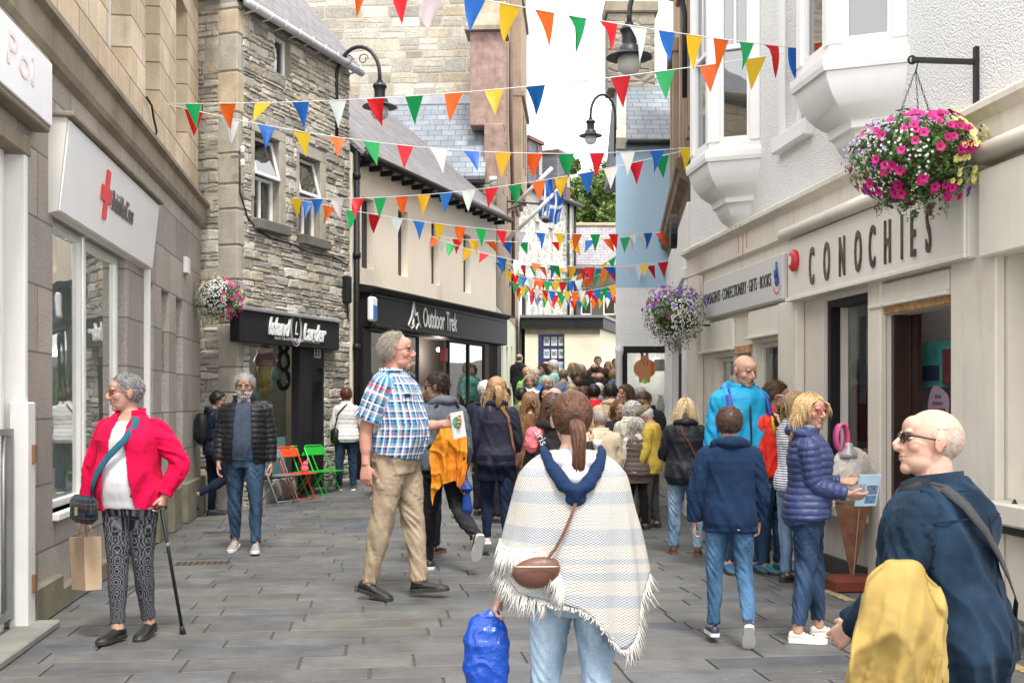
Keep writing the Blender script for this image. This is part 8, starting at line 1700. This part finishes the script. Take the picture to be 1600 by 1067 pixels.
# ---------------- boy
x, y = PXY(1140, 1003)
f = Fig('boy with short brown hair in navy hooded fleece and blue jeans walking away', x, y, -4, HT(646, 1003), 'm', .97, 0, .0045, 1.14, skin=(.58, .33, .25), legL=(2, 3, 3), legR=(-8, 24, 2), footR=-48, footL=0, aL=((.30, .0, -1), (.05, .2, -1)), aR=((.26, .0, -1), (-.05, .3, -1)), face=False, curlL=60, curlR=60)
f.body(); f.hair((.085, .045, .028), 'short', .012, .030, 2200, .0014, .35, col2=(.15, .085, .055), grow=1.3); NF = CL((.011, .030, .075), 'fleece'); f.top(NF, 'fleece_jacket', .80, .040, .97, amp=.013, hood=(NF, 1.25, None), flare=.05, cuff=.003); P, N = f.around([(160, .83), (166, .83), (172, .83)], .05); m = MB(); m.ribbon(P, N, .014, .004); m.build('care_label', SH((.4, .4, .42)), f.root)
f.trousers(DEN((.045, .11, .21), (.09, .19, .33)), 'jeans', .008, .965, amp=.010); f.shoes(SH((.02, .035, .07)), SOLW)
# ---------------- man with white sunglasses
x, y = PXY(1206, 893)
f = Fig('man in red and white jacket with white framed orange sunglasses looking right', x, y, -138, HT(594, 893), 'm', .98, 0, .005, 1.10, skin=(.50, .28, .19), hyaw=40, hpitch=-10, aR=((.14, .05, -1), (.05, .2, -1)), aL=((.18, .0, -1), (.0, .3, -1)))
f.body(); f.hair((.10, .055, .03), 'short', .018, .055, 1100, .0018, .3, flow=(0, -1, .1), col2=(.20, .12, .07)); f.brows((.08, .05, .03)); f.glasses((.75, .75, .75), plain('orange_lens', (.55, .12, .02), .1), w=.0026, temple=.0045)
f.top(CL((.015, .015, .018)), 'shirt', .9, .006, 0, neck=1.44, amp=.006); RW = CL((.75, .03, .015), 'nylon', .6); WH = CL((.62, .60, .56), 'nylon', .6); j = f.top(RW, 'red_jacket', .86, .032, .96, amp=.013, collar=(RW, .05, .02, .55), open_=lambda P: (P[:, 1] > 0) & (np.abs(P[:, 0]) < np.interp(P[:, 2], [.8, 1.1, 1.45], [.0, .03, .07])), solid=.008)
for sd in (-1, 1): P, N = f.around([(sd*a, z) for a, z in ((22, 1.44), (24, 1.36), (20, 1.26), (14, 1.12), (10, .95))], .042); m = MB(); m.ribbon(P, N, .05, .006); m.build('white_front_panel', WH, j, True); P, N = f.around([(sd*a, z) for a, z in ((40, 1.42), (42, 1.34), (40, 1.25))], .045); m = MB(); m.ribbon(P, N, .016, .005); m.build('lime_stripe', CL((.45, .60, .03)), j, True)
f.trousers(DEN((.02, .05, .10)), 'jeans', .012); f.shoes(SH((.03, .16, .22)), SOLB, stripe=SH((.05, .5, .5)))
strap(f, 'shoulder_bag', 'black strap slung across the red and white jacket', 'bag strap', [(50, 1.45), (30, 1.36), (5, 1.22), (-20, 1.08), (-45, .96), (-80, .9)], .035, (.012, .012, .013), .052)
# ---------------- striped shirt person, mostly hidden
x, y = PXY(1240, 912)
f = Fig('person in white and navy striped top and pale jeans hidden behind the blue puffer jacket', x, y, -70, 1.60, 'f', .98, 0, .008, aR=((.1, .1, -1), (0, .6, -.8)), aL=((.1, .1, -1), (0, .6, -.8)))
f.body(); f.hair((.3, .2, .1), 'long', .014, .14, 200, .004); f.top(stripes('striped_top', (.70, .70, .72), [(0, .38, (.03, .04, .12))], .022), 'striped_top', .86, .020, .9); f.trousers(DEN((.16, .26, .42), (.25, .36, .52)), 'jeans', .012); f.shoes(SH((.03, .03, .035)), SOLB)
# ---------------- woman in the blue puffer
x, y = PXY(1262, 999)
f = Fig('blonde woman in red glasses and blue quilted jacket holding a leaflet, looking back', x, y, -98, HT(613, 999), 'f', 1.06, .03, .0045, 1.10, skin=(.55, .31, .22), hyaw=-42, hpitch=-2, htilt=0, aR=((.02, .12, -1), (-.05, 1, -.22)), aL=((.08, .10, -1), (-.15, 1, .05)), legR=(-4, 3, 2), legL=(8, 4, 2), footL=3, curlR=50, curlL=50, palmR=(-.6, 0, .6), palmL=(-.6, 0, .6))
f.body(); f.hair((.46, .30, .14), 'long', .014, .155, 1300, .0020, .3, col2=(.66, .48, .27), part=.02, curl=.007); f.brows((.3, .2, .12)); f.glasses((.38, .015, .03), w=.0026)
PB = CL((.040, .055, .145), 'nylon', .45); f.top(PB, 'puffer_jacket', .84, .034, .97, kind='puffer', amp=.006, puff=(.047, .010), hood=(PB, 1.15, None), cuff=.0, collar=(PB, .04, .022, .5)); f.collar((CL((.22, .23, .25), 'tweed'), .055, .016, .12), f.root)
f.trousers(DEN((.02, .045, .095), (.05, .09, .17)), 'jeans', .010, .93, amp=.012); f.shoes(SH((.62, .57, .50)), SOLW, sh=.03, stripe=SH((.02, .03, .08)))
t = f.thing('leaflet', 'colourful folded tourist leaflet in the hands of the woman in blue', 'leaflet'); c = (f.wpt(f.wr['R']+f.hd['R'][0]*.12)+f.wpt(f.wr['L']+f.hd['L'][0]*.12))/2+Vector((0, .03, -.0)); RT = Matrix.Translation(c) @ Matrix.Rotation(R(-68), 4, 'Z') @ Matrix.Rotation(R(-18), 4, 'X')
m = MB(); m.box((-.075, -.003, -.11), (.075, .003, .10)); o = m.build('paper', plain('pale_blue_print', (.38, .55, .68), .4, var=.12, ns=10), t); o.data.transform(RT)
for a, b, c_, d, col in ((-.065, .01, -.03, .03, (.12, .16, .25)), (.02, .07, -.01, .04, (.25, .28, .32)), (.02, .07, -.06, -.02, (.55, .35, .15)), (-.065, .01, -.09, -.04, (.10, .20, .32))):
    m = MB(); m.box((a, -.0045, c_), (b, -.0032, d)); m.box((a, .0032, c_), (b, .0045, d)); o = m.build('photo_print', plain('print_%d' % int(col[0]*99), col, .4, var=.6, ns=60), t); o.data.transform(RT)
me = text_mesh('WILLKOMMEN', .024, .0006); me.transform(Matrix.Rotation(R(90), 4, 'X')); me.transform(Matrix.Translation((0, -.0045, .065))); me.transform(RT); link('lettering', me, letters((.75, .77, .78)), t)
# ---------------- old man in the foreground
Yo = 3.42; xo = (1492-800)/1800*Yo
f = Fig('bald man in sunglasses and dark blue denim shirt jacket, back turned, in the foreground', xo, Yo, 46, 1.49, 'm', 1.16, .04, .0042, 1.10, lean=9, skin=(.60, .36, .27), hyaw=42, hpitch=16, aL=((.30, .12, -1), (-.25, .75, -.55)), aR=((.34, -.05, -1), (.10, .25, -1)), curlR=60)
f.body(); f.hair((.46, .35, .29), 'bald', .0008, .005, 1600, .0008, .2, col2=(.56, .48, .43)); f.brows((.5, .45, .4)); f.glasses((.03, .02, .015), plain('dark_lens', (.012, .012, .013), .1), w=.0030, temple=.0036)
f.top(stripes('white_striped_shirt', (.62, .63, .66), [(0, .22, (.08, .10, .2))], .03, 0), 'striped_shirt', .80, .006, 0, neck=1.42, amp=.005)
DJ = cloth('washed_denim', (.009, .021, .042), 'denim', .85, fade=(.014, .036, .066)); j = f.top(DJ, 'denim_jacket', .78, .036, .95, amp=.020, seed=12, collar=(DJ, .042, .018, .5), open_=lambda P: (P[:, 1] > 0) & (np.abs(P[:, 0]) < np.interp(P[:, 2], [.8, 1.2, 1.45], [.10, .05, .05])), flare=.1, solid=.006, cuff=.004)
f.trousers(CL((.02, .018, .018)), 'trousers', .012)
m = MB(); DS = CL((.006, .014, .03))
for pts in ([(180+a, 1.345) for a in range(-66, 67, 12)], [(180, 1.34-.06*k) for k in range(9)], [(180+a, .80) for a in range(-90, 91, 15)]): P, N = f.around(pts, .050); m.ribbon(P, N, .004, .003)
m.build('stitched_seam', DS, j); P, N = f.around([(-62, 1.455), (-82, 1.468), (-104, 1.46)], .048); m = MB(); m.ribbon(P, N, .06, .006); m.build('shoulder_patch', CL((.02, .025, .035)), j, True)
t = strap(f, 'camera_bag', 'black camera bag on a grey strap across the back of the denim jacket', 'bag', [(-60, 1.455), (-95, 1.475), (-128, 1.452), (-150, 1.39), (-168, 1.30), (178, 1.21), (164, 1.13), (146, 1.05), (122, .985), (100, .955)], .030, (.05, .048, .05), .062); c = f.pt(.265, -.05, .885, 0); bagbox(t, c, (.10, .13, .15), -15, plain('black_leather', (.02, .02, .021), .4, 0, .1, 5, .2, 60), 'bag_body', .035); bagbox(t, c+Vector((0, 0, .045)), (.108, .138, .08), -15, plain('black_leather', (.02, .02, .021), .4, 0, .1, 5, .2, 60), 'flap', .03)
w = lambda px, py, d=0.: W(f, px, py, d)
drape(f, 'rain_jacket', 'pale yellow rain jacket folded over the forearm of the man in denim', 'jacket', [w(1334, 975, -.25), w(1348, 908, -.27), w(1390, 884, -.28), w(1438, 890, -.26), w(1470, 925, -.22), w(1480, 990, -.18)], .52, (.38, .265, .08), 4, .065, 2.6, .026, 'plain')
# ---------------- the crowd
JK = dict(nylon='nylon')
def crowd(px, top, lab, yaw, hair, hcol, jack, jcol, leg=(.02, .022, .03), sex='m', h=None, Y=None, kind='plain', coll=False, bulk=1., skin=(.56, .33, .24), gl=None, hood=False, length=.2, arms=None, bp=None, cap=None, hem=.85, hy=0, hpi=-4, scarf=None, seed=None, vox=.011):
    h = h or (1.74 if sex == 'm' else 1.64); jcol = sc3(jcol, 1.35)
    if Y is None:
        Y = (h-2.585)/((628-top)/1800-.07); z = None
    else: z = None; h = 1.5+(628-top)/1800*Y-gz(Y)
    X = (px-800)/1800*Y; A = arms or [((.2, .05, -1), (.0, .4, -.9))]*2; seed = seed or int(px)
    f = Fig(lab, X, Y, yaw, h, sex, bulk, .03, vox, 1.08, skin=skin, hyaw=hy, hpitch=hpi, aL=A[0], aR=A[1], legL=(3, 2, 3), legR=(-3, 3, 3), group='crowd gathered in the narrow part of the street'); f.body()
    if hair == 'long': f.hair(hcol, 'long', .018, length, 220, .0045, .25, seed=seed)
    elif hair == 'pony': f.hair(hcol, 'ponytail', .018, length, 200, .005, .25, tie=(0, -.12, .02), seed=seed)
    elif hair == 'curly': f.hair(hcol, 'long', .026, length, 260, .005, .3, curl=.016, seed=seed, grow=1.4)
    elif hair == 'bald': f.hair(hcol, 'bald', .007, .012, 120, .003, seed=seed)
    else: f.hair(hcol, 'short', .012, .035, 260, .0035, .35, seed=seed)
    M_ = CL(jcol, 'nylon' if kind in ('nylon', 'puffer') else kind, .7); f.top(M_, jack, hem, .030, .97, kind='puffer' if kind == 'puffer' else 'plain', amp=.014, puff=(.07, .010), vox=.013, hood=(M_, 1.1, None) if hood else None, collar=(M_, .045, .018, .1 if abs((yaw+180) % 360-180) < 90 else .4) if coll else None, seed=seed % 50, flare=.2 if hem < .8 else 0)
    f.trousers(CL(leg), 'trousers', .012, vox=.014); f.shoes(SH((.03, .028, .028)), SOLB)
    if gl: f.glasses(gl)
    if cap: f.cap(*cap)
    if bp: backpack(f, *bp)
    return f
GY = (.42, .41, .39); WHT = (.62, .61, .58); BRN = (.07, .038, .022); BLN = (.45, .31, .16); DK = (.015, .012, .01)
C = crowd
C(811, 552, 'bald man in black jacket standing highest by the dark doorway', -30, 'bald', (.1, .08, .07), 'jacket', (.012, .012, .014), coll=True)
C(823, 573, 'blonde woman in lime green puffer jacket, back turned, left side of the crowd', 10, 'pony', BLN, 'jacket', (.16, .42, .07), sex='f', kind='puffer', length=.2)
C(829, 585, 'curly haired woman in white jacket facing us at the left of the crowd', 170, 'curly', (.42, .34, .24), 'jacket', (.66, .66, .64), sex='f', length=.10, coll=True)
C(836, 575, 'grey haired man in royal blue jacket behind the curly haired woman', 195, 'short', GY, 'jacket', (.02, .14, .45))
C(853, 586, 'grey haired man with glasses in slate grey polo shirt looking right', 200, 'short', GY, 'polo_shirt', (.16, .19, .23), gl=(.05, .04, .04), hy=15)
C(851, 568, 'dark curly haired woman in pale green and white top', 120, 'curly', BRN, 'top', (.10, .36, .28), sex='f', length=.08)
C(866, 561, 'white haired man in mint green jacket with navy backpack', 75, 'short', WHT, 'jacket', (.24, .40, .33), bp=('navy backpack on the man in the mint green jacket', (.02, .03, .07)), h=1.8)
C(896, 567, 'woman with fair wavy hair in cream cardigan', -20, 'curly', (.40, .28, .17), 'cardigan', (.52, .47, .40), sex='f', length=.10, h=1.7)
C(898, 579, 'person in royal blue quilted jacket, brown hair, back turned', 5, 'short', BRN, 'jacket', (.02, .10, .42), kind='puffer', h=1.62)
C(907, 569, 'grey haired person in off-white coat beside the cream cardigan', 20, 'curly', GY, 'coat', (.50, .49, .46), sex='f', length=.08)
C(929, 567, 'balding man in long black coat in the middle of the crowd', 12, 'bald', (.06, .04, .03), 'coat', (.012, .012, .014), bulk=1.15, hem=.72, h=1.78)
C(934, 556, 'young dark haired man in maroon top at the back on the right', 178, 'short', DK, 'top', (.09, .02, .035))
C(937, 581, 'bald man in black jacket in front of the long black coat', -10, 'bald', (.12, .09, .08), 'jacket', (.02, .02, .022), skin=(.60, .32, .24))
C(946, 575, 'dark haired woman in olive green jacket', 0, 'long', BRN, 'jacket', (.10, .085, .04), sex='f', length=.18)
C(951, 564, 'fair haired woman in grey green top far back right', 160, 'long', BLN, 'top', (.20, .25, .24), sex='f', length=.14)
C(961, 560, 'woman with long brown hair at the far right edge of the crowd', 185, 'long', BRN, 'jacket', (.03, .03, .04), sex='f', length=.25)
C(958, 576, 'blonde woman in denim blue jacket, back turned, by the white column', -8, 'short', BLN, 'jacket', (.06, .16, .30), sex='f')
C(954, 597, 'dark haired man in sand coloured hooded coat, back turned', 6, 'short', DK, 'coat', (.42, .33, .22), hood=True, kind='plain', h=1.72, Y=15.4)
C(928, 599, 'dark haired person in bright red jacket, back turned', -5, 'short', DK, 'jacket', (.60, .015, .03), coll=True, Y=16.2)
C(980, 600, 'woman with brown hair and black fur collar looking left', 115, 'long', BRN, 'coat', (.012, .012, .014), sex='f', length=.16, hood=True, Y=16.)
C(1001, 603, 'grey haired person in red jacket near the shop window', 20, 'short', GY, 'jacket', (.52, .02, .04), hood=True, Y=16.4)
C(1012, 606, 'dark haired man in black jacket bending his head by the shop window', 140, 'short', BRN, 'jacket', (.02, .02, .03), hpi=-35, Y=15., coll=True)
C(968, 624, 'woman with auburn hair and glasses in black top with turquoise lanyard', 178, 'curly', (.22, .10, .04), 'top', (.012, .013, .016), sex='f', length=.10, Y=14.4, gl=(.05, .02, .02), vox=.009)
f = C(984, 624, 'silver haired woman in pale stone raincoat bending over something', -40, 'curly', (.52, .51, .48), 'raincoat', (.50, .46, .39), sex='f', length=.06, Y=14.0, hpi=-30, hem=.62, vox=.009, coll=True, bulk=1.1, leg=(.45, .42, .36))
f = C(1016, 631, 'elderly person in mustard yellow jacket and tweed flat cap', 70, 'short', WHT, 'jacket', (.48, .34, .06), Y=13.7, cap=((.22, .17, .11), 'flat'), hpi=-28, hem=.78, leg=(.075, .07, .07), vox=.009, bulk=1.08)
f = C(995, 652, 'short woman with long grey curly hair in brown quilted gilet', 8, 'curly', (.50, .47, .42), 'jumper', (.50, .45, .39), sex='f', Y=13.6, length=.20, leg=(.012, .012, .013), hem=.85, vox=.008, bulk=1.05, hpi=-10)
f.top(CL((.13, .095, .08), 'nylon', .55), 'gilet', .72, .045, 0, kind='puffer', puff=(.075, .010), flare=.25, neck=1.45)
C(757, 593, 'white haired man in navy coat behind the fair haired woman', -25, 'short', WHT, 'coat', (.016, .02, .035), Y=15.2, coll=True, hem=.78)
C(787, 604, 'man in dark cap and navy jacket raising a hand to his ear', 60, 'short', DK, 'jacket', (.018, .03, .06), Y=14.4, cap=((.012, .018, .035), 'peaked'), arms=[((.2, .3, -1), (0, .5, -.8)), ((.6, .5, -.5), (-.35, .25, 1))])
C(815, 604, 'dark haired man in olive jacket behind the long haired woman', 0, 'short', DK, 'jacket', (.11, .13, .05), Y=16.0)
C(829, 611, 'woman with very long fair brown hair in rust brown coat', 0, 'long', (.22, .12, .055), 'coat', (.13, .055, .022), sex='f', Y=12.3, length=.36, vox=.009, hem=.7, leg=(.02, .02, .025))
C(854, 603, 'dark haired woman facing us in mauve grey top', 170, 'long', DK, 'top', (.12, .12, .17), sex='f', Y=16.5, length=.12)
C(868, 604, 'bald man with pink scalp in profile behind the ponytail', 75, 'bald', (.4, .36, .3), 'jacket', (.25, .26, .28), Y=14.8, skin=(.64, .38, .30))
f = C(864, 613, 'woman with long dark brown hair in black hoodie with pale lettering on the shoulder', -12, 'long', (.075, .035, .022), 'hoodie', (.015, .015, .016), sex='f', Y=8.6, length=.24, vox=.008, hood=True, leg=(.02, .02, .03), arms=[((.2, .1, -1), (0, .4, -.8)), ((.3, .4, -.8), (.15, .7, .75))])
t = f.thing('pink_scarf', 'pink and coral patterned scarf on the shoulder of the dark hoodie', 'scarf'); me = remesh([ell(f.pt(-.13, -.05, 1.40)*1.0, (.09, .09, .06)), ell(f.pt(-.16, -.09, 1.33), (.06, .05, .08))], .008, 2); V = getV(me); N = getN(me); V += N*(.008*fbm(V*30, 3))[:, None]; setV(me, V); setA(me, 'guv', V); link('cloth', me, cloth('pink_pattern', (.72, .16, .20), 'tweed'), t)
me = text_mesh('aris', .085, .001); me.transform(Matrix.Rotation(R(90), 4, 'X')); me.transform(Matrix.Rotation(R(62), 4, 'Y')); me.transform(Matrix.Translation(f.pt(-.075, -.150, 1.375))); link('lettering', me, letters((.6, .6, .6)), f.root)
t = f.thing('food_tub', 'small round paper tub of yellow chips held up beside the ponytail', 'food tub'); c = W(f, 933, 686, .0); m = MB(); m.lathe([(.028, -.07), (.036, .0), (.033, .0), (.03, -.02)], c, 16); m.build('tub', SH((.62, .60, .55)), t, True); m = MB(); rgx = random.Random(4)
for k in range(9): a = Vector((rgx.gauss(0, .014), rgx.gauss(0, .014), -.01)); m.box(c+a, c+a+Vector((.008, .02, .022)))
m.build('chips', SH((.65, .45, .10)), t)
C(938, 640, 'broad person in long beige raincoat standing behind the poncho', 15, 'short', (.35, .3, .25), 'raincoat', (.48, .39, .28), Y=12.2, bulk=1.2, hem=.60, leg=(.3, .25, .2), coll=True)
C(892, 608, 'person with fair bobbed hair behind the brown ponytail', 0, 'long', BLN, 'jacket', (.2, .2, .22), sex='f', Y=15.8, length=.10)
C(912, 604, 'curly brown haired person deep in the crowd', -20, 'curly', (.12, .07, .04), 'jacket', (.08, .1, .1), sex='f', Y=17, length=.08)
C(893, 598, 'person with short grey blond hair deep in the crowd', 10, 'short', (.38, .30, .2), 'jacket', (.05, .08, .12), Y=18.5)
C(936, 597, 'white haired person between the red jacket and the sand coat', 30, 'short', WHT, 'jacket', (.1, .16, .25), Y=18.2)
C(903, 588, 'dark haired person in teal jacket in the middle of the crowd', 5, 'short', BRN, 'jacket', (.04, .15, .17), h=1.6)
C(880, 576, 'person in grey top looking towards the cream building', -5, 'short', (.2, .15, .1), 'top', (.14, .15, .17), h=1.65)
C(915, 578, 'brown haired person in dark green coat left of the long black coat', 15, 'long', BRN, 'coat', (.04, .07, .05), sex='f', length=.14)
